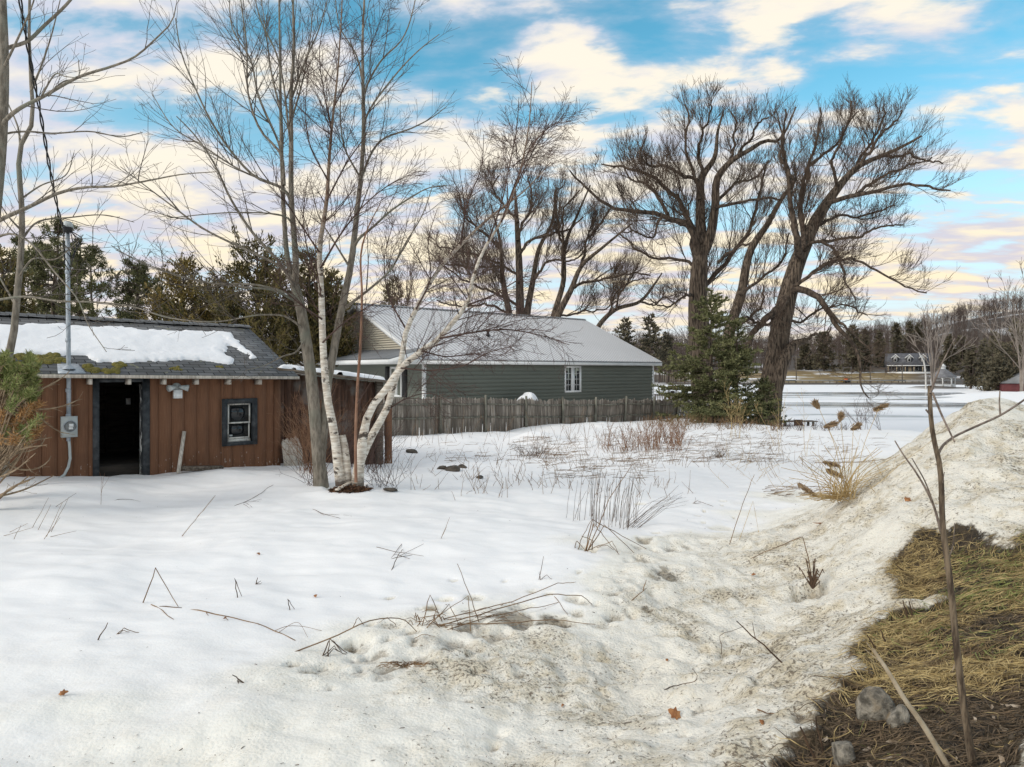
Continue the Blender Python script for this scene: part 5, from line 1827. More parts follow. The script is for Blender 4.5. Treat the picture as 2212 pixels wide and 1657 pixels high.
def willow_levels(k, d=1.0):
    return (
        ('a', ('limb',), dict(per_m=1.3 * d, length=2.7 * k, angle=0.75, up=0.42, curl=0.10, wob=0.18, n=8, tmin=0.08, rtip=0.014 * k, rlen=0.0125, cap=22), 5),
        ('b', ('limb', 'a'), dict(per_m=1.7 * d, length=1.6 * k, angle=0.6, up=0.35, curl=0.12, wob=0.15, n=6, tmin=0.15, rtip=0.0100 * k, rlen=0.009, cap=14), 4),
        ('c', ('a', 'b'), dict(per_m=2.7 * d, length=1.15 * k, angle=0.5, up=0.28, curl=0.10, wob=0.11, n=5, tmin=0.15, rtip=0.0080 * k, rlen=0.0065, cap=10), 3),
        ('d', ('b', 'c'), dict(per_m=2.6 * d, length=0.75 * k, angle=0.5, up=0.22, curl=0.06, wob=0.10, n=4, tmin=0.25, rtip=0.0070 * k, rlen=0.006, cap=3), 3))


hand_tree('willow_tree', (1530, 912), 48.0, [
    ([(1530, 915, 70), (1522, 860, 56), (1515, 790, 50), (1510, 720, 46), (1508, 650, 42), (1510, 590, 38), (1515, 531, 30)], 0.0),
    ([(1513, 560, 22), (1527, 531, 22), (1545, 447, 18), (1551, 375, 15), (1575, 339, 12), (1623, 303, 9), (1653, 282, 8), (1683, 282, 6), (1695, 261, 5), (1719, 195, 3)], -2.0, 0, 'leader'),
    ([(1515, 531, 26), (1513, 447, 20), (1517, 375, 15), (1543, 327, 10), (1551, 255, 6), (1563, 207, 3)], 2.5, 0, 'leader'),
], [(wtaper(p, a, c), d) for p, a, c, d in [
    ([(1510, 560), (1503, 531), (1485, 489), (1443, 465), (1395, 453), (1341, 441), (1299, 411), (1257, 357), (1239, 333)], 18, 3, -3),
    ([(1503, 560), (1491, 507), (1449, 417), (1413, 375), (1365, 357), (1317, 351), (1299, 345)], 13, 3, 3),
    ([(1511, 430), (1509, 387), (1461, 363), (1413, 335), (1383, 321), (1365, 291), (1377, 249)], 10, 3, -2.5),
    ([(1512, 430), (1503, 387), (1485, 327), (1479, 267), (1485, 249), (1478, 210)], 9, 3, 2.5),
    ([(1540, 470), (1545, 447), (1605, 429), (1665, 426), (1695, 423)], 10, 4, -3),
    ([(1515, 650), (1521, 621), (1551, 567), (1593, 507), (1617, 435), (1629, 387), (1640, 330)], 14, 3, 3),
    ([(1508, 600), (1497, 567), (1461, 549), (1407, 543), (1365, 519), (1340, 500)], 9, 3, 4),
    ([(1551, 375), (1590, 300), (1600, 240), (1592, 195)], 8, 3, 4),
    ([(1575, 339), (1620, 280), (1640, 230), (1655, 205)], 7, 3, -4),
    ([(1517, 375), (1515, 300), (1530, 240), (1525, 200)], 8, 3, -4),
    ([(1443, 465), (1400, 400), (1370, 390), (1340, 320)], 8, 3, 4),
    ([(1485, 489), (1430, 470), (1400, 500), (1340, 480)], 7, 3, -5),
    ([(1551, 567), (1590, 540), (1640, 520), (1680, 470)], 8, 3, -4),
    ([(1546, 440), (1585, 390), (1640, 370), (1680, 330)], 8, 3, 3),
    ([(1510, 640), (1470, 640), (1420, 660), (1390, 640)], 7, 2.5, -3),
]], 21, WIL, 'tall bare willow with an upright trunk behind the small spruce', levels=willow_levels(1.0, 1.25), gnarl=0.16, rough=0.02, squash=0.16)

W2B = P(1655, 915, 41.8)
hand_tree('leaning_willow', (1655, 915), 41.8, [
    ([(1655, 925, 62), (1660, 875, 54), (1666, 830, 48), (1677, 765, 44), (1687, 705, 42), (1701, 640, 39), (1723, 565, 33), (1737, 531, 31), (1755, 490, 27), (1773, 459, 24), (1809, 405, 17), (1857, 345, 12), (1905, 321, 9), (1959, 291, 6), (1990, 270, 4)], 1.5),
    ([(1668, 890, 26), (1682, 820, 28), (1697, 770, 26), (1716, 745, 20), (1742, 735, 12)], 0.5, -0.6, 'side_trunk'),
    ([(1556, 880, 34), (1566, 790, 28), (1577, 711, 24), (1600, 639, 21), (1623, 537, 16), (1659, 483, 12), (1689, 429, 9), (1720, 380, 6)], 2.5, 2.0, 'second_stem'),
], [(wtaper(p, a, c), d) for p, a, c, d in [
    ([(1770, 465), (1785, 441), (1845, 423), (1905, 405), (1965, 393), (2025, 405), (2049, 411)], 14, 3, -3),
    ([(1805, 410), (1809, 395), (1845, 327), (1869, 255), (1881, 195)], 11, 3, (1.0, 3)),
    ([(1728, 555), (1722, 531), (1713, 471), (1716, 387), (1713, 303), (1713, 207)], 20, 3, -3.5),
    ([(1735, 540), (1737, 507), (1737, 417), (1749, 345), (1767, 267), (1767, 200)], 15, 3, 3),
    ([(1745, 380), (1749, 345), (1803, 291), (1827, 207), (1835, 180)], 9, 3, (1.5, 2)),
    ([(1736, 540), (1749, 525), (1803, 531), (1833, 579), (1845, 615), (1870, 650)], 9, 3, -3),
    ([(1765, 522), (1803, 519), (1875, 513), (1929, 501), (1965, 507)], 8, 3, 3),
    ([(1712, 620), (1731, 609), (1773, 573), (1845, 561), (1905, 591), (1977, 615)], 10, 3, -2.5),
    ([(1712, 627), (1727, 625), (1764, 643), (1793, 678), (1809, 702), (1836, 734), (1852, 766), (1862, 800), (1864, 829), (1881, 856)], 18, 2.5, -3.5),
    ([(1793, 678), (1830, 700), (1870, 740), (1900, 760)], 8, 2.5, (-1.5, -1.5)),
    ([(1690, 660), (1675, 675), (1658, 700), (1629, 700), (1603, 693), (1581, 708)], 9, 3, -2),
    ([(1697, 645), (1680, 665), (1658, 690), (1625, 725), (1600, 770), (1590, 800)], 20, 9, -2.5),
    ([(1857, 345), (1890, 280), (1930, 230), (1945, 200)], 8, 3, (1.2, 3)),
    ([(1905, 321), (1950, 330), (2000, 350), (2040, 365)], 7, 3, (1.2, -3)),
    ([(1845, 423), (1900, 380), (1960, 350), (2010, 330)], 8, 3, (-1, 3)),
    ([(1716, 387), (1690, 320), (1690, 250), (1680, 200)], 8, 3, (-2, -2)),
    ([(1750, 500), (1800, 470), (1850, 470), (1920, 455)], 8, 3, (0.5, 4)),
    ([(1809, 405), (1800, 340), (1815, 270), (1850, 210)], 8, 3, (1, -3)),
    ([(1600, 639), (1640, 600), (1680, 560), (1690, 500)], 8, 3, (2, 2)),
    ([(1577, 711), (1620, 680), (1650, 650), (1660, 600)], 8, 3, (2, -1)),
    ([(1742, 735), (1760, 720), (1780, 730), (1800, 700)], 8, 3, 1.0),
    ([(1690, 690), (1730, 690), (1770, 660), (1830, 650), (1880, 670)], 7, 2.5, 2.0),
]], 22, WIL, 'big willow with a thick furrowed trunk leaning right over the lake edge', levels=willow_levels(0.88, 1.3), gnarl=0.13, rough=0.02, squash=0.16)

hand_tree('triple_willow', (1122, 760), 62.0, [
    ([(1130, 770, 22), (1124, 677, 19), (1121, 563, 15), (1115, 458, 8), (1112, 400, 3)], 1.5),
    ([(1114, 770, 16), (1105, 700, 15), (1100, 677, 14), (1085, 593, 10), (1082, 533, 7), (1060, 440, 3)], -2.0),
    ([(1140, 770, 16), (1139, 677, 15), (1151, 608, 12), (1166, 533, 9), (1190, 488, 6), (1200, 430, 3)], 2.0),
], [(wtaper(p, a, c), d) for p, a, c, d in [
    ([(1123, 560), (1124, 539), (1160, 512), (1220, 497), (1255, 480)], 9, 3, -3),
    ([(1120, 610), (1118, 593), (1085, 584), (1010, 587), (950, 575)], 8, 3, 3),
    ([(1122, 680), (1118, 659), (1070, 635), (1010, 611), (965, 581)], 8, 3, -3),
    ([(1083, 575), (1082, 569), (1040, 548), (980, 536), (950, 518)], 7, 3, 2),
    ([(1118, 520), (1140, 470), (1150, 420), (1145, 390)], 7, 3, 2),
    ([(1083, 540), (1040, 490), (1010, 460), (1000, 420)], 7, 3, -3),
    ([(1120, 480), (1090, 430), (1075, 400), (1080, 375)], 6, 3, 3),
    ([(1151, 608), (1180, 570), (1230, 560), (1270, 530)], 7, 3, -3),
    ([(1100, 677), (1050, 660), (990, 655), (950, 640)], 6, 3, -3),
]], 23, WIL, 'bare willow with three dark trunks rising behind the house roof', levels=willow_levels(1.15, 1.35), gnarl=0.2)
hand_tree('double_willow', (1200, 760), 60.0, [
    ([(1180, 775, 15), (1196, 683, 13), (1217, 608, 11), (1220, 533, 8), (1250, 458, 5), (1275, 400, 3)], 2.0),
    ([(1186, 775, 18), (1205, 683, 15), (1235, 623, 12), (1254, 578, 9), (1305, 532, 6), (1365, 483, 3)], -2.0),
], [(wtaper(p, a, c), d) for p, a, c, d in [
    ([(1218, 620), (1209, 507), (1221, 447), (1260, 410)], 7, 3, -2),
    ([(1254, 578), (1270, 520), (1300, 470), (1330, 430)], 7, 3, 3),
    ([(1235, 623), (1290, 600), (1340, 590), (1400, 600)], 7, 3, -3),
    ([(1205, 683), (1260, 668), (1310, 665), (1350, 650)], 5, 2.5, 3),
    ([(1220, 533), (1200, 480), (1190, 430), (1205, 395)], 6, 3, 2),
]], 24, WIL, 'bare willow with two slanting trunks right of the triple stemmed one', levels=willow_levels(1.1, 1.3), gnarl=0.2)
hand_tree('crooked_willow', (1280, 750), 58.0, [
    ([(1276, 760, 12), (1293, 705, 11), (1329, 669, 9), (1383, 651, 7), (1413, 615, 5), (1430, 590, 3)], 1.0),
], [(wtaper(p, a, c), d) for p, a, c, d in [
    ([(1300, 697), (1320, 660), (1350, 625), (1400, 610)], 6, 2.5, -2),
    ([(1383, 651), (1420, 655), (1450, 640), (1470, 660)], 5, 2.5, 2),
    ([(1329, 669), (1340, 630), (1370, 590), (1390, 570)], 5, 2.5, 2),
]], 25, WIL, 'small crooked willow beyond the right end of the house roof', levels=willow_levels(0.8, 1.6), gnarl=0.15)


# ------------------------------------------------------------------ evergreens
def leaf_quads(C0, D, ln, wd, rng):
    """one small leaf-shaped face per centre, long side along D"""
    n = len(C0)
    D = D / (np.linalg.norm(D, axis=1, keepdims=True) + 1e-9)
    S = np.cross(D, rng.randn(n, 3))
    S /= np.linalg.norm(S, axis=1, keepdims=True) + 1e-9
    ln = np.broadcast_to(np.asarray(ln, float), (n,))[:, None]
    wd = np.broadcast_to(np.asarray(wd, float), (n,))[:, None]
    a = C0 - S * wd * 0.35
    b = C0 + S * wd * 0.35
    c = C0 + D * ln * 0.65 + S * wd * 0.5
    d = C0 + D * ln - S * wd * 0.1
    V = np.stack([a, b, c, d], 1).reshape(-1, 3)
    Q = np.arange(n * 4).reshape(n, 4)
    return V, Q


def points_on(Pt, rng, per_m, tmin=0.0):
    m, k, _ = Pt.shape
    L = np.linalg.norm(np.diff(Pt, axis=1), axis=2).sum(1)
    cnt = rng.poisson(L * per_m)
    idx = np.repeat(np.arange(m), cnt)
    f = (tmin + (1 - tmin) * rng.rand(len(idx))) * (k - 1)
    i0 = np.clip(f.astype(int), 0, k - 2)
    fr = (f - i0)[:, None]
    p = Pt[idx, i0] * (1 - fr) + Pt[idx, i0 + 1] * fr
    T = Pt[idx, i0 + 1] - Pt[idx, i0]
    T /= np.linalg.norm(T, axis=1, keepdims=True) + 1e-9
    return p, T


def evergreen(name, base, h, rad, seed, label, mat, whorls=26, per=7, droop=0.25, clear=0.05, ln=0.16, wd=0.05, dens=26, prof=0.85, group=None, bark=None, sub=3.2, tip=0.0, ragged=0.35, leanx=0.0):
    rng = np.random.RandomState(seed)
    o = empty(name, base, rng.rand() * 6, label, 'evergreen tree', group)
    tp = np.array([[leanx * h * t * t, 0, h * t - 0.3] for t in np.linspace(0, 1, 8)])
    Tubes().add(tp, np.linspace(0.017 * h + 0.03, 0.015, 8), 8).build('trunk', bark or M['bark_willow'], o)
    B, Rr = [], []
    for i in range(whorls):
        t = clear + (0.985 - clear) * (i / (whorls - 1)) ** 0.92
        z = h * t
        L0 = rad * max((1 - t) / (1 - clear), 0.0) ** prof + 0.12
        for k in range(per):
            a = rng.rand() * 2 * math.pi
            L = L0 * (1 - ragged + ragged * 1.5 * rng.rand())
            q = np.linspace(0, 1, 6)
            rise = lerp(-droop, 0.55, t ** 1.5)
            x = L * q
            zz_ = z + L * (rise * q + 0.22 * q * q * (1 if rise < 0 else 0.4)) + rng.randn() * 0.05
            sw = rng.randn() * 0.12
            B.append(np.stack([leanx * h * t * t + x * np.cos(a + sw * q), x * np.sin(a + sw * q), zz_], -1))
            Rr.append(np.linspace(0.010 * L + 0.006, 0.004, 6))
    B, Rr = np.array(B), np.array(Rr)
    tw, tr = sprout(B, Rr, rng, per_m=sub, length=0.36 * rad * 0.55, angle=0.95, up=-0.02, curl=0.02, wob=0.1, n=4, tmin=0.15, rtip=0.004, flat=0.35, lpow=0.8, cap=14)
    Tubes().add(B, Rr, 4).add(tw, tr, 3).build('branches', bark or M['bark_willow'], o)
    p1, T1 = points_on(B, rng, dens * 0.7, 0.22)
    p2, T2 = points_on(tw, rng, dens, 0.05)
    p, T = np.concatenate([p1, p2]), np.concatenate([T1, T2])
    D = T * 0.75 + rng.randn(len(p), 3) * 0.55
    D[:, 2] += 0.22
    V, Q = leaf_quads(p, D, ln * (0.6 + 0.8 * rng.rand(len(p))), wd * (0.7 + 0.6 * rng.rand(len(p))), rng)
    link('crown', mesh_from('crown', V, [Q]), mat, o)
    return o


sb = P(1536, 905, 36.0)
sb[2] = float(terr(sb[0], sb[1]))
evergreen('spruce_tree', sb, P(1528, 628, 36)[2] - sb[2], 2.9, 31, 'dense dark green spruce standing between the two big willows at the fence end', M['spruce'], whorls=24, per=7, droop=0.30, ln=0.14, wd=0.055, dens=70, prof=0.80, sub=3.8, clear=0.03, ragged=0.6)
sb2 = P(1592, 905, 36.6)
sb2[2] = float(terr(sb2[0], sb2[1]))
evergreen('spruce_tree', sb2, P(1592, 700, 36.6)[2] - sb2[2], 1.7, 32, 'smaller spruce crowding the right side of the dense spruce', M['spruce'], whorls=20, per=7, droop=0.2, ln=0.14, wd=0.055, dens=56, prof=0.75, sub=3.2, ragged=0.5)
sb3 = P(1650, 912, 37.6)
sb3[2] = float(terr(sb3[0], sb3[1]))
evergreen('young_spruce', sb3, P(1655, 822, 37.6)[2] - sb3[2], 1.05, 33, 'knee high to head high young spruce at the foot of the leaning willow trunk', M['spruce'], whorls=12, per=7, droop=0.1, ln=0.16, wd=0.07, dens=36, prof=0.6)
bpy.data.objects['young_spruce']['label'] = 'bushy young spruce at the foot of the leaning willow trunk'


def cedar(name, px, ptop, pbase, Y, wpx, seed, label, mat, n=15000, lean=0.0, group=None):
    rng = np.random.RandomState(seed)
    b = P(px, pbase, Y)
    h = P(px, ptop, Y)[2] - b[2]
    rad = wpx / 2 / FOC * Y
    o = empty(name, b, 0, label, 'evergreen tree', group)
    Tubes().add(np.array([[0, 0, h * t] for t in np.linspace(0, 0.93, 6)]), np.linspace(0.16, 0.02, 6), 7).build('trunk', M['bark_willow'], o)
    # sprays gathered in upswept plumes around the stem
    m = 190
    t = rng.rand(m) ** 1.15 * 0.97 + 0.01
    a = rng.rand(m) * 2 * math.pi
    prof = np.clip(1.06 - t, 0, 1) ** 0.62 * np.clip(t * 6 + 0.55, 0, 1)
    bump = 1 + 0.25 * np.sin(3 * a + seed) + 0.18 * rng.randn(m)
    rr = rad * prof * bump * (0.75 + 0.3 * rng.rand(m))
    pts = []
    for i in range(m):
        q = np.linspace(0, 1, 6)
        L = rr[i]
        pts.append(np.stack([L * q * np.cos(a[i]), L * q * np.sin(a[i]), h * t[i] - 0.25 * L + L * (0.15 * q + 0.65 * q ** 2)], -1))
    B = np.array(pts)
    R = np.repeat(np.linspace(0.03, 0.008, 6)[None], m, 0)
    tw, tr = sprout(B, R, rng, per_m=4.5, length=0.75, angle=0.75, up=0.35, curl=0.08, wob=0.15, n=4, tmin=0.25, rtip=0.006, cap=16)
    Tubes().add(B, R, 3).build('branches', M['bark_willow'], o)
    p, T = points_on(tw, rng, 24, 0.0)
    if len(p) > n:
        s_ = rng.choice(len(p), n, False)
        p, T = p[s_], T[s_]
    p = p + rng.randn(len(p), 3) * 0.06
    D = T + rng.randn(len(p), 3) * 0.6
    D[:, 2] += 0.35
    V, Q = leaf_quads(p, D, 0.10 + 0.14 * rng.rand(len(p)), 0.05 + 0.05 * rng.rand(len(p)), rng)
    link('crown', mesh_from('crown', V, [Q]), mat, o)
    return o


cedar('cedar_tree', 556, 512, 790, 34.0, 232, 41, 'broad dark cedar with a pointed top behind the right end of the shed roof', M['cedar_dark'], 52000)
cedar('cedar_tree', 396, 556, 780, 34.5, 150, 42, 'olive brown cedar left of the broad dark one, behind the shed roof', M['cedar'], 32000)
cedar('cedar_tree', 470, 590, 780, 36.5, 110, 46, 'brownish cedar filling the gap between the olive and the broad dark cedar', M['cedar'], 20000)
cedar('cedar_tree', 668, 545, 790, 36.0, 150, 43, 'dark cedar seen between the maple and birch trunks', M['cedar_dark'], 26000)
cedar('cedar_tree', 716, 582, 790, 35.5, 90, 47, 'narrow dark cedar just left of the cream gable', M['cedar_dark'], 10000)
cedar('cedar_tree', 6, 540, 790, 30.0, 120, 44, 'dark evergreen at the left edge behind the slender maple', M['cedar_dark'], 12000)
cedar('cedar_tree', 848, 600, 740, 66.0, 92, 45, 'small dark evergreen peeping over the house ridge', M['cedar_dark'], 9000)


def pine(name, px, ptop, pbase, Y, wpx, seed, label, clear=0.25, nb=46, mat=None, tuft=42):
    rng = np.random.RandomState(seed)
    b = P(px, pbase, Y)
    h = P(px, ptop, Y)[2] - b[2]
    rad = wpx / 2 / FOC * Y
    o = empty(name, b, rng.rand() * 6, label, 'pine tree')
    Tubes().add(np.array([[0.1 * math.sin(t * 5), 0, h * t] for t in np.linspace(0, 0.985, 9)]), np.linspace(0.17, 0.02, 9), 8).build('trunk', M['bark_willow'], o)
    B, R = [], []
    for i in range(nb):
        t = clear + (0.98 - clear) * rng.rand()
        a = rng.rand() * 2 * math.pi
        L = rad * (0.35 + 0.75 * rng.rand()) * min(1.0, (1.08 - t) * 2.2)
        q = np.linspace(0, 1, 6)
        B.append(np.stack([L * q * np.cos(a), L * q * np.sin(a), h * t + L * (0.1 * q + 0.3 * q * q) + 0.05 * np.sin(q * 7)], -1))
        R.append(np.linspace(0.035, 0.010, 6))
    B, R = np.array(B), np.array(R)
    tw, tr = sprout(B, R, rng, per_m=3.0, length=0.75, angle=0.8, up=0.25, curl=0.08, wob=0.12, n=4, tmin=0.3, rtip=0.006, cap=10)
    Tubes().add(B, R, 4).add(tw, tr, 3).build('branches', M['bark_willow'], o)
    ends = np.concatenate([tw[:, -1], tw[:, -2], B[:, -1]])
    c = np.repeat(ends, tuft // 2, 0)
    D = rng.randn(len(c), 3)
    D[:, 2] += 0.6
    c = c + rng.randn(len(c), 3) * 0.06
    V, Q = leaf_quads(c, D, 0.16 + 0.14 * rng.rand(len(c)), 0.035 + 0.03 * rng.rand(len(c)), rng)
    link('crown', mesh_from('crown', V, [Q]), mat or M['pine'], o)
    return o


pine('pine_tree', 121, 476, 760, 33.0, 165, 51, 'tall thin crowned pine behind the conduit mast, left of it', 0.20, 60)
pine('pine_tree', 172, 520, 760, 35.0, 120, 52, 'sparse pine just right of the conduit mast', 0.15, 40)
pine('pine_tree', 297, 566, 760, 36.0, 120, 53, 'small green pine standing left of the olive cedar', 0.10, 60)
pine('pine_tree', 48, 520, 760, 37.0, 110, 54, 'dark pine behind the slender bent maple', 0.2, 44)


def bare(name, px, ptop, pbase, Y, wpx, seed, label, mat=None, k=1.0, stems=1, cat='tree', group=None, sp=1.0):
    rng = np.random.RandomState(seed)
    b = P(px, pbase, Y)
    h = P(px, ptop, Y)[2] - b[2]
    rad = wpx / 2 / FOC * Y
    o = empty(name, b, rng.rand() * 6, label, cat, group)
    st = []
    for s in range(stems):
        a = rng.rand() * 6.28
        lean = 0.0 if stems == 1 else 0.09
        q = np.linspace(0, 1, 10)
        x = np.cumsum(rng.randn(10) * 0.02 * h)
        st.append((np.stack([lean * h * q * np.cos(a) + x * 0.4, lean * h * q * np.sin(a) + x[::-1] * 0.0, h * q * (0.93 if s else 0.98)], -1), np.linspace(0.011 * h + 0.01, 0.012, 10)))
    A, R = np.array([s[0] for s in st]), np.array([s[1] for s in st])
    Tubes().add(A, R, 7).build('trunk', mat or M['bark_willow'], o)
    rt = 0.00026 * Y
    a1 = sprout(A, R, rng, per_m=1.9 * sp, length=rad * 1.5, angle=0.75, up=0.45, curl=0.08, wob=0.13, n=7, tmin=0.22, rtip=rt * 1.4, rlen=0.010)
    a2 = sprout(a1[0], a1[1], rng, per_m=2.0 * sp, length=rad * 0.65, angle=0.65, up=0.3, curl=0.06, wob=0.12, n=5, tmin=0.15, rtip=rt * 1.1, rlen=0.008, cap=9)
    a3 = sprout(a2[0], a2[1], rng, per_m=2.4 * sp, length=rad * 0.35, angle=0.6, up=0.2, curl=0.05, wob=0.1, n=4, tmin=0.2, rtip=rt, rlen=0.007, cap=4)
    Tubes().add(a1[0], a1[1], 4).add(a2[0], a2[1], 3).add(a3[0], a3[1], 3).build('crown', mat or M['twig_willow'], o)
    return o


bare('bare_tree', 278, 510, 760, 40.0, 120, 61, 'thin bare tree rising between the pine and the cedars', M['twig_grey'])
bare('bare_tree', 200, 485, 760, 38.0, 150, 62, 'spreading bare tree right of the conduit mast', M['twig_grey'])
bare('bare_tree', 342, 560, 770, 42.0, 110, 63, 'faint bare tree behind the olive cedar', M['twig_grey'])
bare('bare_tree', 90, 520, 770, 41.0, 140, 64, 'bare tree mixed with the pines at the left', M['twig_grey'])
bare('bare_tree', 1520, 560, 880, 62.0, 190, 65, 'thin bare tree behind the upright willow trunk', M['twig_grey'])
bare('bare_tree', 880, 560, 740, 64.0, 150, 66, 'bare tree over the house ridge behind the birch', M['twig_willow'])
bare('shore_birch', 2015, 690, 842, 150.0, 130, 67, 'pale bare birches on the island left of the white gazebo', M['far_twig_pale'], stems=4, sp=0.28)
bare('shore_birch', 2206, 630, 850, 118.0, 170, 68, 'pale bare tree at the right edge in front of the red building', M['far_twig_pale'], stems=3, sp=0.33)
bare('shore_tree', 2098, 770, 842, 150.0, 50, 69, 'bare tree right of the gazebo', M['far_twig'], stems=2, sp=0.5)
wb = P(1996, 842, 149.0)
wq = [(2000, 842, 3.4), (1999, 805, 3.2), (1994, 778, 3), (1988, 768, 2.2), (1985, 760, 1.4)]
hand_tree('dead_birch', (1997, 842), 149.0, [(wq, 0.0)], [], 70, (M['pale_bark'], M['pale_bark'], M['pale_bark']), 'white dead birch trunk with a broken top on the island')

# far evergreens, one by one
FE = [(1842, 705, 812, 262, 62), (1868, 712, 808, 270, 44), (1900, 712, 800, 290, 30), (1938, 702, 800, 300, 38), (1966, 698, 790, 330, 40), (1985, 700, 790, 335, 34), (2096, 748, 842, 150, 38), (2125, 735, 845, 148, 50), (2148, 720, 850, 140, 74), (2170, 745, 852, 132, 70),
      (2190, 690, 848, 128, 60), (2052, 724, 800, 250, 46), (1780, 720, 805, 270, 60), (1740, 740, 805, 280, 46), (2203, 700, 845, 165, 60), (2075, 730, 790, 300, 40), (1405, 680, 800, 120, 80), (1440, 720, 800, 130, 60), (1350, 690, 800, 135, 60), (2158, 770, 855, 126, 70)]
fe_l = ['dark evergreen left of the three dormered house, the tallest of its clump', 'dark evergreen beside the tallest one left of the dormered house', 'thin dark evergreen behind the left end of the dormered house', 'dark pointed evergreen above the dormered house roof', 'evergreen topping the ridge above the dormers', 'narrower evergreen on the ridge right of the dormers',
        'slim dark evergreen right of the gazebo', 'dark evergreen second to the right of the gazebo', 'full dark green evergreen near the right lake shore', 'bushy evergreen at the foot of the right shore clump', 'tall evergreen behind the pale bare tree at the right edge', 'round topped evergreen above the gazebo', 'broad evergreen seen through the drooping willow branches', 'dim evergreen beyond the leaning willow trunk',
        'evergreen partly cut by the right picture edge', 'evergreen beside the white house on the hill', 'dark evergreen beyond the right end of the house', 'dim evergreen behind the spruce', 'evergreen over the end of the metal roof', 'low evergreen near the red building']
for i, (px, pt, pb, Y, wpx) in enumerate(FE):
    b = P(px, pb, Y)
    b[2] = min(b[2], float(terr(b[0], b[1]))) if Y > 200 else b[2]
    h = P(px, pt, Y)[2] - b[2]
    evergreen('evergreen_tree', b, h, wpx / 2 / FOC * Y * 0.85, 100 + i, fe_l[i], M['far_green'], whorls=16, per=6, droop=0.12, ln=0.004 * Y + 0.12, wd=0.0022 * Y + 0.06, dens=5.0 if Y > 180 else 8.0, prof=0.7 if i % 3 else 0.45, sub=1.2, clear=0.12, ragged=0.5, group='evergreens beyond the lake')

# bare woods over the far hills: one mass
rng = np.random.RandomState(77)
wt = Tubes()
A, R, A2, R2 = [], [], [], []
n_ = 0
cand = []
for k in range(3000):
    Y = 262 + 380 * rng.rand() ** 1.4
    r = rng.uniform(0.10, 0.80)
    if 0.26 < r < 0.62 and Y < 285:
        continue
    cand.append((r * Y, Y))
for k in range(240):
    Y = rng.uniform(203, 215)
    r = rng.uniform(0.12, 0.26)
    cand.append((r * Y, Y))
for k in range(60):
    Y = rng.uniform(140, 200)
    v0 = rng.uniform(-9, -2)
    u0 = (Y + 0.6 * v0) / 0.8
    cand.append((0.6 * u0 + 0.8 * v0, Y))
cand = cand[:2900]
cand = np.array(cand)
zg = terr(cand[:, 0], cand[:, 1], False)
hh = rng.uniform(7, 15, len(cand)) * (0.70 + 0.5 * (fbm(cand[:, 0], cand[:, 1], 0.03, 2) + 0.5))
q = np.linspace(0, 1, 4)
trunks = np.stack([np.stack([cand[:, 0] + rng.randn(len(cand)) * 0.3 * t, cand[:, 1] + 0 * hh, zg + hh * t], -1) for t in q], 1)
rad = np.repeat(np.linspace(0.13, 0.035, 4)[None], len(cand), 0)
b1 = sprout(trunks, rad, rng, per_m=1.1, length=4.2, angle=0.75, up=0.55, curl=0.1, wob=0.14, n=4, tmin=0.3, rtip=0.04, rlen=0.01)
b2 = sprout(b1[0], b1[1], rng, per_m=1.3, length=2.1, angle=0.7, up=0.35, curl=0.05, wob=0.12, n=3, tmin=0.2, rtip=0.030, cap=6)
wt.add(trunks, rad, 4).add(b1[0], b1[1], 3).add(b2[0], b2[1], 3)
tag(wt.build('far_woods', M['far_twig'], None, False), 'bare brown woods covering the hills across the lake', kind='stuff')

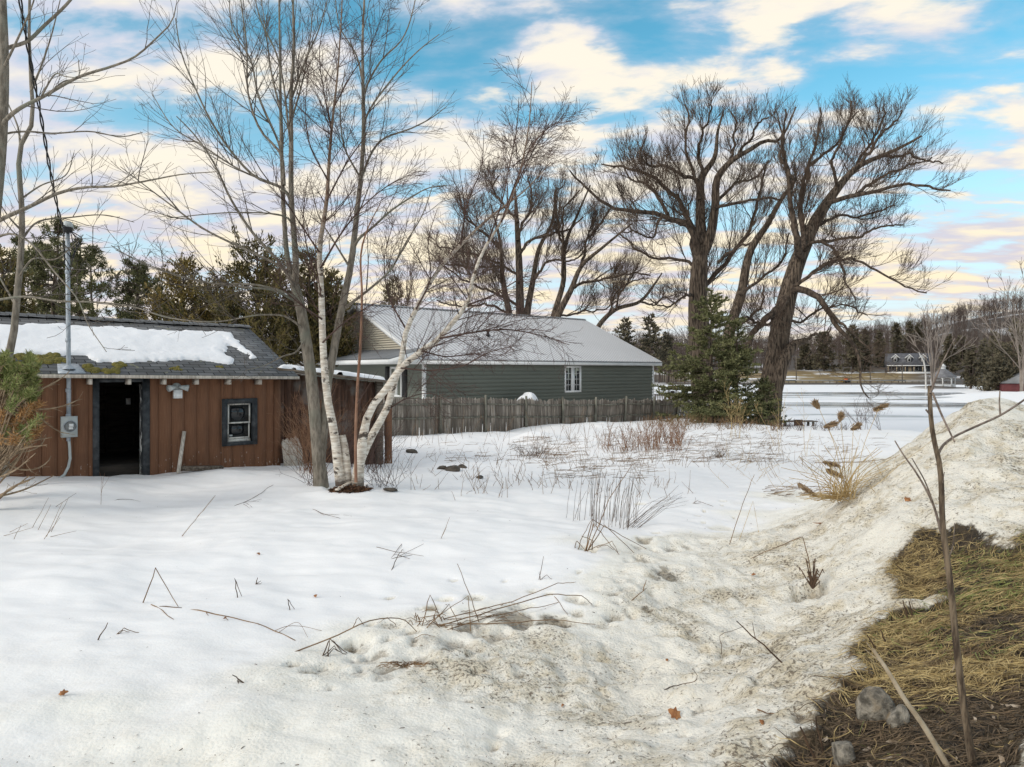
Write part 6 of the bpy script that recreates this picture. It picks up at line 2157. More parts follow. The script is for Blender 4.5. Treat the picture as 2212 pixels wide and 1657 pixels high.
# ------------------------------------------------------------------ young pine at the left edge
def young_pine():
    rng = np.random.RandomState(91)
    Y0 = 10.6
    b = P(-14, 1105, Y0)
    b[2] = float(terr(b[0], b[1]))
    o = empty('young_pine', b, 0, 'young pine at the left edge with green tufts, orange dead needles and bare branches', 'pine tree')
    T = Tubes()
    Pt, R = limb([(-14, 1110, 18), (-12, 980, 15), (-8, 860, 11), (-4, 770, 6), (-2, 735, 3)], Y0, 14, 0, 0, b)
    T.add(Pt, R, 8).build('trunk', M['bark_grey'], o)
    ends_g, ends_d, br = [], [], []
    for i in range(125):
        y = 757 + 190 * rng.rand() ** 0.85
        x = -30 + (132 - abs(y - 880) * 0.30) * rng.rand() ** 0.75
        if y < 800:
            x = min(x, 8 + (y - 757) * 0.8) if rng.rand() < 0.6 else 68 + rng.randn() * 9
        dY = rng.randn() * 0.45
        y0 = min(y + 40 + 60 * rng.rand(), 1060)
        pts = [(-12, y0 + 20, 4), (lerp(-12, x, 0.5), lerp(y0, y, 0.4) + 12, 3), (x, y, 2)]
        A, R = limb(pts, Y0, 8, dY, 0, b)
        br.append((A, R))
        (ends_g if (y < 868 or rng.rand() < 0.25) else ends_d).append((A, rng.rand()))
    bt = Tubes()
    for A, R in br:
        bt.add(A, R, 5)
    for i in range(13):
        y = 880 + 190 * rng.rand()
        x = 30 + 95 * rng.rand()
        pts = [(-12, y + 40, 5), (lerp(-12, x, 0.5), y + 30 * rng.rand(), 4), (x, y - 18 * rng.rand(), 2)]
        A, R = limb(pts, Y0, 9, rng.randn() * 0.5, 0, b)
        bt.add(A, R, 4)
        br.append((A, R))
    for pts in ([(0, 830), (60, 850), (110, 830), (140, 812), (150, 802)], [(20, 890), (80, 885), (125, 880), (160, 868), (172, 862)], [(30, 860), (70, 880), (90, 905), (115, 925), (135, 935), (150, 937)], [(10, 1000), (50, 1015), (85, 1010), (105, 995), (110, 985)],
                [(5, 800), (40, 815), (95, 838), (120, 828)], [(0, 960), (60, 975), (90, 960), (100, 940)]):
        A, R = limb(wtaper(pts, 5, 1.5), Y0, 10, 0.25, 0, b)
        bt.add(A, R, 5)
        br.append((A, R))
    A = np.array([resample(a, r, 8)[0] for a, r in br])
    R = np.array([resample(a, r, 8)[1] for a, r in br])
    t1, r1 = sprout(A, R, rng, per_m=6, length=0.24, angle=0.75, up=0.25, curl=0.05, wob=0.15, n=4, tmin=0.3, rtip=0.0028, cap=9)
    bt.add(t1, r1, 3).build('branches', simple('pine_twig', (0.17, 0.115, 0.07), (0.36, 0.27, 0.175), (9, 9, 9), 1, 0.85, 0.1), o)
    for nm, lst, mat, num in (('green_needles', ends_g, M['pine_young'], 95), ('dead_needles', ends_d, M['pine_dead'], 75)):
        c, D = [], []
        for A, q in lst:
            nn = int(num * (0.5 + q))
            t = 0.80 + 0.20 * rng.rand(nn)
            f = t * 7
            i0 = np.clip(f.astype(int), 0, 6)
            p = A[i0] + (A[i0 + 1] - A[i0]) * (f - i0)[:, None]
            d0 = A[-1] - A[-3]
            d0 /= np.linalg.norm(d0)
            c.append(p + rng.randn(nn, 3) * 0.012)
            D.append(d0 * 0.7 + rng.randn(nn, 3) * 0.65 + [0, 0, 0.35])
        c, D = np.concatenate(c), np.concatenate(D)
        V, Q = leaf_quads(c, D, 0.065 + 0.05 * rng.rand(len(c)), 0.010 + 0.006 * rng.rand(len(c)), rng)
        link(nm, mesh_from(nm, V, [Q]), mat, o)


young_pine()


# ------------------------------------------------------------------ stems, twigs and dead plants
def stem_curve(pts, n=10):
    """points (x, y) or (x, y, 'g'); 'g' points and the first one stand on the ground"""
    Ys = [None] * len(pts)
    for i, p in enumerate(pts):
        if i == 0 or (len(p) > 2 and p[2] == 'g'):
            Ys[i] = hit(p[0], p[1])[1]
    last = Ys[0]
    kn = [i for i in range(len(pts)) if Ys[i] is not None]
    yy = np.interp(range(len(pts)), kn, [Ys[i] for i in kn])
    return np.array([P(p[0], p[1], Y) for p, Y in zip(pts, yy)])


def stems(name, label, lst, mat, cat, group=None, r=0.004, sharp=True, kind=None):
    """lst: list of (points, radius factor)"""
    T = Tubes()
    b = None
    for pts, k in lst:
        A = stem_curve(pts)
        if b is None:
            b = A[0].copy()
        A = A - b
        rr = r * k * np.linspace(1, 0.55, len(A))
        if sharp:
            # keep the kinks of snapped stems
            Pt = np.concatenate([lerp(A[i], A[i + 1], np.linspace(0, 1, 5)[:-1, None]) for i in range(len(A) - 1)] + [A[-1:]])
            R = np.interp(np.linspace(0, 1, len(Pt)), np.linspace(0, 1, len(A)), rr)
            if len(Pt) > 2:
                Pt[1:-1] += np.random.RandomState(len(Pt) + int(pts[0][0])).randn(len(Pt) - 2, 3) * r * 0.7
        else:
            Pt, R = resample(A, rr, 14)
        gz_ = terr(Pt[1:, 0] + b[0], Pt[1:, 1] + b[1]) - b[2]
        Pt[1:, 2] = np.maximum(Pt[1:, 2], gz_ + R[1:] * 0.6)
        T.add(Pt, R, 5)
    o = T.build(name, mat)
    o.location = b
    if kind:
        tag(o, label, kind=kind)
    else:
        tag(o, label, cat, group)
    return o


c6 = lambda L: [((p[0] * 0.5002, 1032.7 + 0.5002 * p[1]) + tuple(p[2:])) for p in L]
c7 = lambda L: [((1106.4 + 0.5 * p[0], 1032.7 + 0.5 * p[1]) + tuple(p[2:])) for p in L]
rnd = lambda L, rng, a, n: [[(p[0] + rng.randn() * a, p[1] + rng.randn() * a * 0.6) + tuple(p[2:]) for p in L] for _ in range(n)]
G = 'g'
stems('bent_stalk', 'tall dark stalk snapped into an inverted V on the clean snow', [(c6([(617, 540), (672, 388), (770, 558, G)]), 1.4)], M['stem_brown'], 'dead stalk')
stems('short_stick', 'short dark stick lying at the foot of the tall inverted V stalk', [(c6([(690, 555), (785, 563, G)]), 1.6)], M['stem_dark'], 'stick')
stems('slanted_stick', 'straight stick lying slanted just below the inverted V stalk', [(c6([(652, 546), (750, 612, G)]), 1.2)], M['stem_brown'], 'stick')
stems('fallen_branch', 'long thin fallen branch with a forked twiggy right end on the snow', [
    (c6([(818, 569), (900, 585, G), (1050, 617, G), (1180, 662, G), (1275, 706, G)]), 1.6), (c6([(1180, 662), (1240, 640), (1300, 640), (1390, 660, G)]), 0.7), (c6([(1200, 668), (1290, 625), (1330, 690, G)]), 0.6), (c6([(890, 583), (900, 596, G)]), 0.8), (c6([(970, 602), (985, 618, G)]), 0.8)], M['stem_brown'], 'branch', sharp=False)
stems('bent_stalk', 'narrow snapped stalk standing right of the tall inverted V', [(c6([(1026, 517), (1014, 430), (1044, 512, G)]), 1.2)], M['stem_dark'], 'dead stalk')
stems('stalk_stub', 'tiny three pronged dark stub beside the narrow snapped stalk', [(c6([(1105, 460), (1112, 430)]), 1.4), (c6([(1105, 460), (1126, 444)]), 1.0), (c6([(1105, 460), (1128, 456)]), 1.0)], M['stem_dark'], 'dead stalk')
stems('bent_stalk', 'small leaning pair of stems below the three pronged stub', [(c6([(1252, 570), (1242, 520), (1272, 568, G)]), 1.1)], M['stem_dark'], 'dead stalk')
stems('leaning_stalk', 'single short stalk leaning right, left of the low folded stalk', [(c6([(422, 702), (465, 625)]), 1.4)], M['stem_dark'], 'dead stalk')
stems('folded_stalk', 'low folded stalk in the clean snow, lowest one at the left', [(c6([(500, 681), (535, 648), (600, 671, G)]), 1.1), (c6([(505, 681), (530, 656), (560, 668, G)]), 0.9)], M['stem_brown'], 'dead stalk')
stems('seed_stalk', 'thin slanting stalk with a dark seed head in front of the shed window', [(c6([(785, 252), (860, 160), (930, 75)]), 1.2), (c6([(786, 253), (922, 84)]), 0.5)], M['stem_brown'], 'dead stalk')
stems('fallen_branch', 'twiggy dark branch lying on snow before the shed window', [(c6([(1010, 122), (1080, 95, G), (1180, 32, G)]), 1.5), (c6([(1040, 110), (1130, 92, G)]), 0.9), (c6([(1060, 108), (1090, 128, G)]), 0.9), (c6([(1080, 100), (1125, 105, G)]), 0.7), (c6([(1050, 112), (1080, 132, G)]), 0.8)], M['stem_dark'], 'branch')
stems('fallen_twig', 'small forked twig lying between the two snow twigs near the birch', [(c6([(1350, 135), (1410, 160, G), (1470, 175, G)]), 1.2), (c6([(1400, 156), (1520, 165, G)]), 0.7), (c6([(1370, 142), (1400, 162, G)]), 0.8)], M['stem_dark'], 'twig')
stems('fallen_twig', 'thin curved twig lying flat in front of the shed door', [(c6([(493, 98), (560, 94, G), (606, 104, G)]), 1.3)], M['stem_dark'], 'twig')
stems('snow_straw', 'thin straw slanting out of the snow below the birch', [(c6([(1905, 262), (1942, 170)]), 1.0), (c6([(1904, 263), (1930, 210)]), 0.7)], M['stem_brown'], 'dead stalk')
stems('fallen_twig', 'loose twig pile lying midway between birch and broken reed heap', [(c6([(1625, 298), (1720, 322, G), (1830, 338, G)]), 1.0), (c6([(1690, 400), (1720, 330), (1740, 310, G)]), 1.3), (c6([(1690, 350), (1780, 335, G)]), 1.2), (c6([(1700, 330), (1770, 352, G)]), 1.0), (c6([(1735, 285), (1690, 345, G)]), 0.9), (c6([(1720, 340), (1830, 285, G)]), 0.7)], M['stem_dark'], 'twig')
stems('arched_cane', 'long brown cane arching up out of the snow left of the broken stem heap', [(c6([(1270, 752), (1450, 682), (1600, 615), (1700, 604), (1745, 612), (1800, 664, G)]), 1.5)], M['stem_brown'], 'cane', sharp=False)
stems('bent_stalk', 'tiny bent stem crossing the arched cane', [(c6([(1525, 645), (1545, 602), (1572, 637, G)]), 1.0)], M['stem_brown'], 'dead stalk')
stems('folded_stalk', 'fan of dark stems folded together under the arched cane', [(c6([(1392, 772), (1425, 695), (1500, 757, G)]), 1.4), (c6([(1418, 772), (1422, 700)]), 1.3), (c6([(1405, 771), (1440, 740), (1495, 762, G)]), 1.1), (c6([(1430, 700), (1475, 752, G)]), 1.1), (c6([(1396, 768), (1445, 725), (1460, 750, G)]), 1.0)], M['stem_dark'], 'dead stalk')
stems('leaning_stalk', 'short dark stick with a bent tail, lowest of those on the clean snow', [(c6([(1052, 886), (1003, 850)]), 1.4), (c6([(1030, 888), (1024, 872), (1045, 880, G)]), 0.8)], M['stem_dark'], 'dead stalk')
rng = np.random.RandomState(17)
hp = [(c6([(1822, 640), (1857, 503), (1910, 622, G)]), 1.2), (c6([(2032, 660), (2022, 507)]), 1.2), (c6([(2068, 622), (2040, 530), (1975, 370)]), 1.1), (c6([(1815, 604), (1905, 590), (2022, 508)]), 1.0), (c6([(1840, 650), (1940, 545), (1985, 640, G)]), 1.1),
      (c7([(-320, 640), (-80, 570), (160, 502), (300, 508), (345, 545, G)]), 1.4), (c7([(-300, 610), (0, 532), (200, 455), (270, 450)]), 1.1), (c7([(-240, 632), (0, 626), (170, 610), (360, 632, G)]), 1.3), (c7([(-290, 660), (-100, 600), (80, 560), (200, 540, G)]), 1.2), (c7([(170, 502), (240, 590, G)]), 0.9)]
for k in range(26):
    x, y = 1870 + rng.randn() * 70, 632 + rng.randn() * 18
    a = rng.rand() * 3.1
    L = 40 + 60 * rng.rand()
    hp.append((c6([(x, y), (x + math.cos(a) * L * 0.5, y - abs(math.sin(a)) * L * 0.5), (x + math.cos(a) * L, y - abs(math.sin(a)) * L * 0.15)]), 0.7 + 0.5 * rng.rand()))
for k in range(14):
    x, y = 2090 + rng.randn() * 70, 600 + rng.randn() * 22
    L = 60 + 80 * rng.rand()
    hp.append((c6([(x, y), (x + L * 0.5, y - 22 * rng.rand()), (x + L, y - 4 + rng.randn() * 8, G)]), 0.7))
stems('broken_stem_heap', 'large tangled heap of broken brown stems at the edge of the dirty snow', hp, M['stem_brown'], 'dead plant', r=0.0042)
hp = []
for k in range(60):
    x, y = 1765 + rng.randn() * 45, 808 + rng.randn() * 9
    L = 30 + 40 * rng.rand()
    a = rng.rand() * 6.3
    hp.append((c6([(x, y), (x + math.cos(a) * L * 0.5, y - 10 * rng.rand()), (x + math.cos(a) * L, y + math.sin(a) * 9, G)]), 0.8))
stems('matted_grass_tuft', 'flattened russet grass tuft melted into the snow below the stem heap', hp, M['stem_brown'], 'grass tuft', r=0.0035, sharp=False)
bk = [(c7([(315, 318), (345, 180), (440, 230), (580, 308, G)]), 1.3), (c7([(320, 315), (352, 195), (395, 250), (462, 332, G)]), 1.2), (c7([(325, 316), (400, 202), (526, 325, G)]), 1.3), (c7([(272, 302), (278, 270), (318, 315, G)]), 1.2), (c7([(285, 308), (300, 260), (340, 185)]), 1.1), (c7([(345, 312), (350, 270), (300, 250)]), 1.2), (c7([(325, 318), (420, 90), (520, -60)]), 1.2),
      (c7([(365, 300), (410, 290), (440, 312, G)]), 0.9), (c7([(310, 316), (430, 272), (460, 330, G)]), 1.0)]
stems('broken_cane_clump', 'clump of thick brown canes snapped and splayed over snow in the middle of the field', bk, M['stem_brown'], 'dead plant', r=0.0052)
tl = []
c8 = lambda L: [((959 + 0.3335 * p[0], 885 + 0.3335 * p[1]) + tuple(p[2:])) for p in L]
for k in range(58):
    x, y = 770 + 480 * rng.rand() ** 0.9, 690 + 95 * rng.rand()
    hgt = 170 + 260 * rng.rand() * (1 - abs(x - 960) / 700)
    ln = rng.randn() * 18 + 28
    tl.append((c8([(x, y), (x + ln * 0.4, y - hgt * 0.5), (x + ln * 1.1, y - hgt)]), 0.75 + 0.4 * rng.rand()))
for k in range(16):
    x, y = 1160 + 110 * rng.rand(), 740 + 40 * rng.rand()
    tl.append((c8([(x, y), (x + 130 + 60 * rng.rand(), y - 110 - 40 * rng.rand()), (x + 240 + 160 * rng.rand(), y - 150 - 90 * rng.rand())]), 0.7))
stems('tall_stem_cluster', 'cluster of thin upright dark stems standing in the snow behind the snapped canes', tl, M['stem_dark'], 'dead plant', r=0.0036)
stems('leaning_cane', 'single long cane leaning right on the field right of the stem cluster', [(c8([(1848, 878), (1920, 650), (1985, 480), (2010, 420)]), 1.0)], M['stem_brown'], 'cane', r=0.005)
stems('bent_straw', 'pale straw bent into a narrow peak right of the leaning cane', [(c8([(1912, 845), (2003, 592), (2040, 800)]), 0.9), (c8([(2036, 790), (2040, 822)]), 2.2)], M['straw'], 'dead stalk', r=0.0035)
stems('bent_stalk', 'kinked dark stick with a small rootball standing right of the upright stem cluster', [(c8([(1612, 608), (1640, 588), (1745, 628, G)]), 1.4), (c8([(1625, 610), (1630, 568)]), 1.0), (c8([(1620, 609), (1665, 605, G)]), 1.4)], M['stem_dark'], 'dead stalk')
stems('bent_stalk', 'small dark stub with zigzag stems above the stem heap', [(c8([(615, 1104), (645, 950)]), 1.1), (c8([(620, 1104), (665, 1072), (700, 1100, G)]), 0.9), (c8([(625, 1104), (618, 1050)]), 0.8)], M['stem_dark'], 'dead stalk')
stems('bent_stalk', 'forked stick leaning at the start of the dirty snow', [(c8([(1212, 1240), (1312, 1155)]), 1.4), (c8([(1290, 1172), (1310, 1102)]), 1.4)], M['stem_brown'], 'dead stalk')
stems('bent_cane', 'brown cane bent like a fishing rod over the melt hole', [(c7([(1300, 478), (1285, 370), (1255, 252), (1150, 296), (1030, 348)]), 1.2)], M['stem_brown'], 'cane', r=0.0045)
lf = []
for k in range(26):
    x, y = 1295 + rng.randn() * 18, 425 + rng.randn() * 28
    lf.append((c7([(1298, 478), (x, y - 6), (x + rng.randn() * 6, y + 12)]), 1.6))
stems('withered_plant', 'withered dark leaves hanging over the melt hole in dirty snow', lf, M['stem_dark'], 'dead plant', r=0.004)
stems('dark_stick', 'straight dark stick slanting across the dirty snow, longest there', [(c7([(1165, 797), (1060, 700), (970, 618)]), 1.3), (c7([(1050, 690), (1035, 620)]), 0.7), (c7([(905, 760), (900, 680), (1000, 640)]), 0.6)], M['stem_dark'], 'stick', r=0.005)
stems('curled_twig', 'thin curled twig lying on dirty snow in the lower middle', [(c7([(652, 915), (740, 893, G), (790, 880, G), (800, 858), (780, 825)]), 0.9)], M['stem_dark'], 'twig', sharp=False)
stems('short_stick', 'short brown stick half sunk in the dirty snow beside the soil', [(c7([(1060, 1000), (1152, 1026, G)]), 1.2)], M['stem_brown'], 'stick')
for lab, L in (('left of two dark stubs poking up at the notch of the grass edge', [(1712, 618), (1688, 528)]), ('right of two dark stubs poking up at the notch of the grass edge', [(1732, 612), (1714, 530)]), ('dark stub slanting at the upper grass edge', [(1702, 412), (1660, 378)]),
               ('dark stub above the pale broken stick', [(1582, 752), (1534, 680)]), ('lone dark stub between the notch and the pale stick', [(1622, 722), (1590, 655)])):
    stems('woody_stub', lab, [(c7(L), 1.5)], M['stem_dark'], 'stub', 'woody stubs on the soil edge', r=0.0045)
stems('woody_stub', 'bundle of dark stubs at the bottom edge of the soil beside the lower rock', [(c7([(1320, 1240), (1245, 1075)]), 1.6), (c7([(1345, 1200), (1312, 1030)]), 1.1), (c7([(1300, 1200), (1262, 1120)]), 1.2)], M['stem_dark'], 'stub', r=0.0045)
stems('dark_stick', 'thin curved stem reaching from the soil over the dirty snow', [(c7([(1560, 870), (1430, 930), (1300, 1012)]), 1.0)], M['stem_dark'], 'stick', r=0.004, sharp=False)

# left edge straws by the young pine
lst = []
for L in ([(120, 1095), (165, 1065)], [(100, 1160), (135, 1085)], [(110, 1150), (148, 1075)], [(95, 1165), (130, 1118)], [(108, 1160), (165, 1147)], [(20, 1150), (60, 1130)], [(70, 1140), (105, 1075)], [(82, 1145), (110, 1090)], [(30, 1165), (45, 1135)], [(5, 1158), (70, 1140)]):
    lst.append((L, 1.0))
stems('straw_tuft', 'few thin slanting straws in the snow right of the young pine', lst, M['stem_brown'], 'dead plant', r=0.0035)
stems('seed_stalk', 'small brown seed stalk standing before the brown shed wall, left of the doorway', [([(218, 1090), (219, 1040)], 1.0), ([(218, 1070), (226, 1022)], 0.8), ([(219, 1060), (236, 1030)], 0.7), ([(222, 1045), (215, 1020)], 0.7), ([(224, 1030), (240, 1034)], 1.2), ([(222, 1026), (238, 1024)], 1.2)], M['stem_red'], 'dead plant', r=0.0035)

# reed clump
rng = np.random.RandomState(29)
bR = hit(1826, 1078)
rd = empty('reed_clump', bR, 0, 'golden dry reeds with feathery plumes leaning over the snow in front of the lake', 'reeds')
c3 = lambda x, y: (1401.5 + 0.3666 * x, 627 + 0.3666 * y)
Yr = bR[1]
T = Tubes()
tips = [(1050, 800, 1180, 1220), (1205, 822, 1190, 1230), (1130, 760, 1160, 1215), (1000, 690, 1150, 1210), (1355, 695, 1210, 1235)]
for i in range(72):
    if i < 5:
        tx, ty, bx, by = tips[i]
    else:
        bx, by = 1150 + rng.randn() * 50, 1215 + rng.randn() * 16
        tx, ty = bx + rng.randn() * 120 - 25 + (200 if rng.rand() < 0.2 else 0), 900 + 260 * rng.rand() ** 0.8
    dY = rng.randn() * 0.35
    b0, t0 = c3(bx, by), c3(tx, ty)
    m_ = (lerp(b0[0], t0[0], 0.42) - (t0[0] - b0[0]) * 0.08, lerp(b0[1], t0[1], 0.55))
    A, R = limb([(b0[0], b0[1] + 3, 1.5), (m_[0], m_[1], 1.2), (t0[0], t0[1], 0.9)], Yr, 9, dY if i >= 5 else dY * 0.3, rng.randn() * 0.15, bR)
    T.add(A, np.maximum(R, 0.0032), 4)
for i in range(90):
    x, y = 1110 + rng.randn() * 70, 1222 + rng.randn() * 12
    p0, p1 = c3(x, y), c3(x - 40 - 110 * rng.rand() if rng.rand() < 0.65 else x + 90 * rng.rand(), y + rng.randn() * 14)
    A, R = limb([(p0[0], p0[1], 1.3), ((p0[0] + p1[0]) / 2, (p0[1] + p1[1]) / 2 - 6 * rng.rand(), 1.2), (p1[0], p1[1], 1)], Yr, 6, rng.randn() * 0.3, 0, bR)
    T.add(A, np.maximum(R, 0.0034), 4)
T.build('stalks', M['straw'], rd)
pv = ([(1045, 800), (1085, 785), 0], [(1200, 815), (1222, 800), 0], [(1125, 765), (1130, 745), 0], [(1000, 690), (990, 672), 0], [(1335, 700), (1380, 682), 0], [(1045, 1015), (1095, 1025), 1], [(895, 1150), (950, 1185), 1], [(1060, 1062), (1100, 1078), 1])
for a, b_, k in pv:
    A0, A1 = P(*c3(*a), Yr) - bR, P(*c3(*b_), Yr) - bR
    ax = A1 - A0
    n = 260
    t = rng.rand(n)
    c = A0 - ax * 0.35 + ax * (t * 1.5)[:, None] + rng.randn(n, 3) * 0.011 * (1.2 - np.abs(t - 0.4))[:, None]
    D = ax / np.linalg.norm(ax) * 1.1 + rng.randn(n, 3) * 0.28 + [0, 0, -0.25]
    V, Q = leaf_quads(c, D, 0.05 + 0.05 * rng.rand(n), 0.008 + 0.006 * rng.rand(n), rng)
    link('plume', mesh_from('plume', V, [Q]), M['plume'], rd)

# brush along the fence and the shore, and loose weeds over the field
def brush(name, label, spots, mat, seed, hgt, per, r, lean=0.25, twig=4.0, cat='brush', kind=None, fuzz=0):
    """spots: photo-space ground points; several thin branching stems from each"""
    rng = np.random.RandomState(seed)
    A, R = [], []
    b = None
    for px, py in spots:
        g = hit(px, py)
        if b is None:
            b = g.copy()
        for k in range(per):
            p = g - b + rng.randn(3) * [0.10, 0.10, 0]
            H = hgt * (0.5 + 0.8 * rng.rand())
            d = np.array([rng.randn() * lean, rng.randn() * lean, 1.0])
            d /= np.linalg.norm(d)
            pts = [p - d * 0.06]
            for j in range(6):
                pts.append(pts[-1] + d * H / 6)
                d = d + rng.randn(3) * 0.10
                d /= np.linalg.norm(d)
            A.append(pts)
            R.append(np.linspace(r, r * 0.45, 7))
    A, R = np.array(A), np.array(R)
    T = Tubes().add(A, R, 4)
    if twig:
        t, tr = sprout(A, R, rng, per_m=twig, length=hgt * 0.35, angle=0.7, up=0.2, curl=0.02, wob=0.12, n=4, tmin=0.25, rtip=r * 0.42, cap=8)
        T.add(t, tr, 3)
        if fuzz:
            t2, tr2 = sprout(t, tr, rng, per_m=fuzz, length=hgt * 0.14, angle=0.8, up=0.1, curl=0, wob=0.12, n=3, tmin=0.2, rtip=r * 0.36, cap=5)
            T.add(t2, tr2, 3)
    o = T.build(name, mat)
    o.location = b
    tag(o, label, None if kind else cat, kind=kind)
    return o


rng = np.random.RandomState(44)
R_ = lambda x0, x1, y0, y1, n: [(rng.uniform(x0, x1), rng.uniform(y0, y1)) for _ in range(n)]
brush('russet_brush', 'russet brush thicket in front of the right end of the grey fence', R_(1375, 1475, 955, 978, 34) + R_(1310, 1375, 966, 978, 12), M['stem_red'], 1, 0.85, 4, 0.0075, 0.28, 5, fuzz=6)
brush('shore_brush', 'brown dead brush along the snow edge under the spruce and willows', R_(1400, 1560, 908, 930, 70) + R_(1560, 1690, 908, 932, 60), M['stem_brown'], 2, 0.55, 4, 0.008, 0.5, 5, kind='stuff', fuzz=5)
brush('shore_shrub', 'thin bare shrub at the lake edge right of the shore table', R_(1830, 1915, 915, 930, 9), M['twig_birch'], 3, 1.5, 4, 0.010, 0.5, 4, cat='shrub', fuzz=5)
brush('shore_shrub', 'low bare brush around the legs of the shore table', R_(1680, 1830, 922, 932, 30), M['twig_birch'], 4, 0.5, 4, 0.008, 0.6, 4, cat='shrub', fuzz=4)
brush('field_brush', 'dark spiky weed clump in front of the fence near the snow mound', R_(1125, 1175, 975, 990, 9), M['stem_dark'], 5, 0.5, 5, 0.007, 0.7, 6, fuzz=5)
brush('field_brush', 'low dark weed tuft on the field below the russet brush', R_(1545, 1562, 985, 992, 4), M['stem_dark'], 6, 0.35, 7, 0.006, 0.6, 5)
brush('seed_plant', 'tall straw coloured seed stalk standing before the spruce', R_(1583, 1592, 940, 948, 3), M['straw'], 7, 1.7, 2, 0.007, 0.08, 7, cat='dead plant', fuzz=14)
brush('seed_plant', 'thin straw seed stalks before the shore table', R_(1672, 1700, 950, 975, 3) + R_(1737, 1745, 985, 992, 2), M['straw'], 8, 1.9, 1, 0.007, 0.12, 3, cat='dead plant', fuzz=8)
brush('field_weeds', 'thin brown weeds scattered over the snow field', R_(870, 1320, 945, 1060, 80) + R_(1150, 1700, 940, 1010, 190) + R_(1000, 1500, 985, 1080, 70) + R_(1600, 1850, 945, 1040, 26), M['stem_brown'], 9, 0.42, 2, 0.0050, 0.55, 3, kind='stuff')
brush('fence_weeds', 'tall thin dry weeds against the grey fence', R_(890, 1360, 930, 975, 46), M['stem_brown'], 10, 1.0, 1, 0.0055, 0.2, 4, kind='stuff', fuzz=3)
brush('straw_weeds', 'leaning pale straws between the russet brush and the reeds', R_(1560, 1900, 985, 1075, 46), M['straw'], 12, 0.75, 1, 0.0042, 0.85, 1.0, kind='stuff')
flat_ = []
for px, py in R_(1090, 1240, 945, 990, 130) + R_(1300, 1660, 935, 1000, 330) + R_(1130, 1400, 990, 1035, 150) + R_(1640, 1790, 1050, 1075, 60) + R_(900, 1100, 955, 1000, 40) + R_(1500, 1900, 940, 1000, 120):
    L = 10 + 22 * rng.rand()
    a = rng.rand() * 6.28
    L *= 1.3
    flat_.append(([(px, py), (px + L * (0.3 + 0.4 * rng.rand()), py - 2.5 * rng.rand(), G), (px + L, py + 2.5 * rng.randn() - (8 * rng.rand() if rng.rand() < 0.3 else 0))], 0.7 + 0.6 * rng.rand()))
stems('flattened_weeds', 'flattened brown weed mats lying on the snow field', flat_, M['stem_brown'], None, r=0.0055, kind='stuff', sharp=False)

brush('tangled_shrub', 'tangled bare shrub in front of the lean-to planks left of the maple trunk', R_(662, 700, 1012, 1024, 10), M['stem_red'], 21, 1.7, 5, 0.0060, 0.42, 5, cat='shrub', fuzz=7)
brush('tangled_shrub', 'tangled bare shrub behind the birch trunks against the lean-to', R_(735, 835, 1008, 1022, 12), M['twig_birch'], 22, 1.6, 5, 0.0060, 0.45, 5, cat='shrub', fuzz=7)
brush('sucker_shoots', 'thin dark shoots splaying from the ground right of the birch base', R_(795, 850, 1040, 1062, 8), M['twig_birch'], 23, 0.9, 4, 0.0042, 0.75, 4, cat='shoots', fuzz=4)
brush('sucker_shoots', 'thin dark shoots splaying from the ground left of the maple base', R_(655, 690, 1035, 1050, 6), M['twig_birch'], 24, 0.75, 4, 0.0042, 0.75, 4, cat='shoots', fuzz=4)

# leaf litter round the birch foot
c0 = hit(757, 1056)
n = 1500
a, q = rng.rand(n) * 6.28, np.sqrt(rng.rand(n))
x, y = c0[0] + np.cos(a) * q * 0.36, c0[1] - 0.05 + np.sin(a) * q * 0.30
z = terr(x, y) + 0.10 * (1 - q) * rng.rand(n) + 0.01
V, Q = leaf_quads(np.stack([x, y, z], -1), rng.randn(n, 3) * [1, 1, 0.4], 0.05 + 0.05 * rng.rand(n), 0.02 + 0.03 * rng.rand(n), rng)
tag(link('leaf_litter', mesh_from('leaf_litter', V, [Q]), simple('wet_leaf', (0.045, 0.024, 0.014), (0.15, 0.072, 0.034), (25, 25, 25), 1, 0.8, 0)), 'russet leaf litter around the birch foot', kind='stuff')
o = MB().obox(hit(728, 1066) + [0, 0, 0.05], hit(768, 1052) + [0, -0.1, 0.14], 0.09, 0.03).build('broken_branch_piece', M['raw_wood'])
tag(o, 'pale broken piece of wood at the birch foot', 'wood')


# ------------------------------------------------------------------ stones
def stone(name, px, py, wpx, hpx, label, mat, seed, sink=0.25, group=None, flat=1.0):
    rng = np.random.RandomState(seed)
    g = hit(px, py)
    W, Hh = wpx / FOC * g[1], hpx / FOC * g[1]
    n, m = 34, 20
    V = []
    kk = rng.randn(9, 3)
    kk /= np.linalg.norm(kk, axis=1, keepdims=True)
    kd = 0.55 + 0.30 * rng.rand(9)
    for i in range(m + 1):
        th = math.pi * i / m
        for k in range(n):
            ph = 2 * math.pi * k / n
            d = np.array([math.sin(th) * math.cos(ph), math.sin(th) * math.sin(ph), math.cos(th)])
            r = 1.0
            for c_, dd in zip(kk, kd):
                s_ = d @ c_
                if s_ > 1e-3:
                    r = min(r, dd / s_)
            r *= 1 + 0.09 * float(fbm(d[0] * 2 + seed, d[1] * 2 + d[2] * 3, 1.0, 3))
            V.append(d * r * [W * 0.62, W * 0.6 * flat, Hh * 0.75])
    Q = [(i * n + k, i * n + (k + 1) % n, (i + 1) * n + (k + 1) % n, (i + 1) * n + k) for i in range(m) for k in range(n)]
    o = link(name, mesh_from(name, V, [np.array(Q)[:, ::-1]]), mat)
    o.location = g + [0, 0, Hh * (0.42 - sink)]
    o.rotation_euler = (rng.randn() * 0.15, rng.randn() * 0.15, rng.rand() * 6)
    tag(o, label, 'stone', group)
    return o


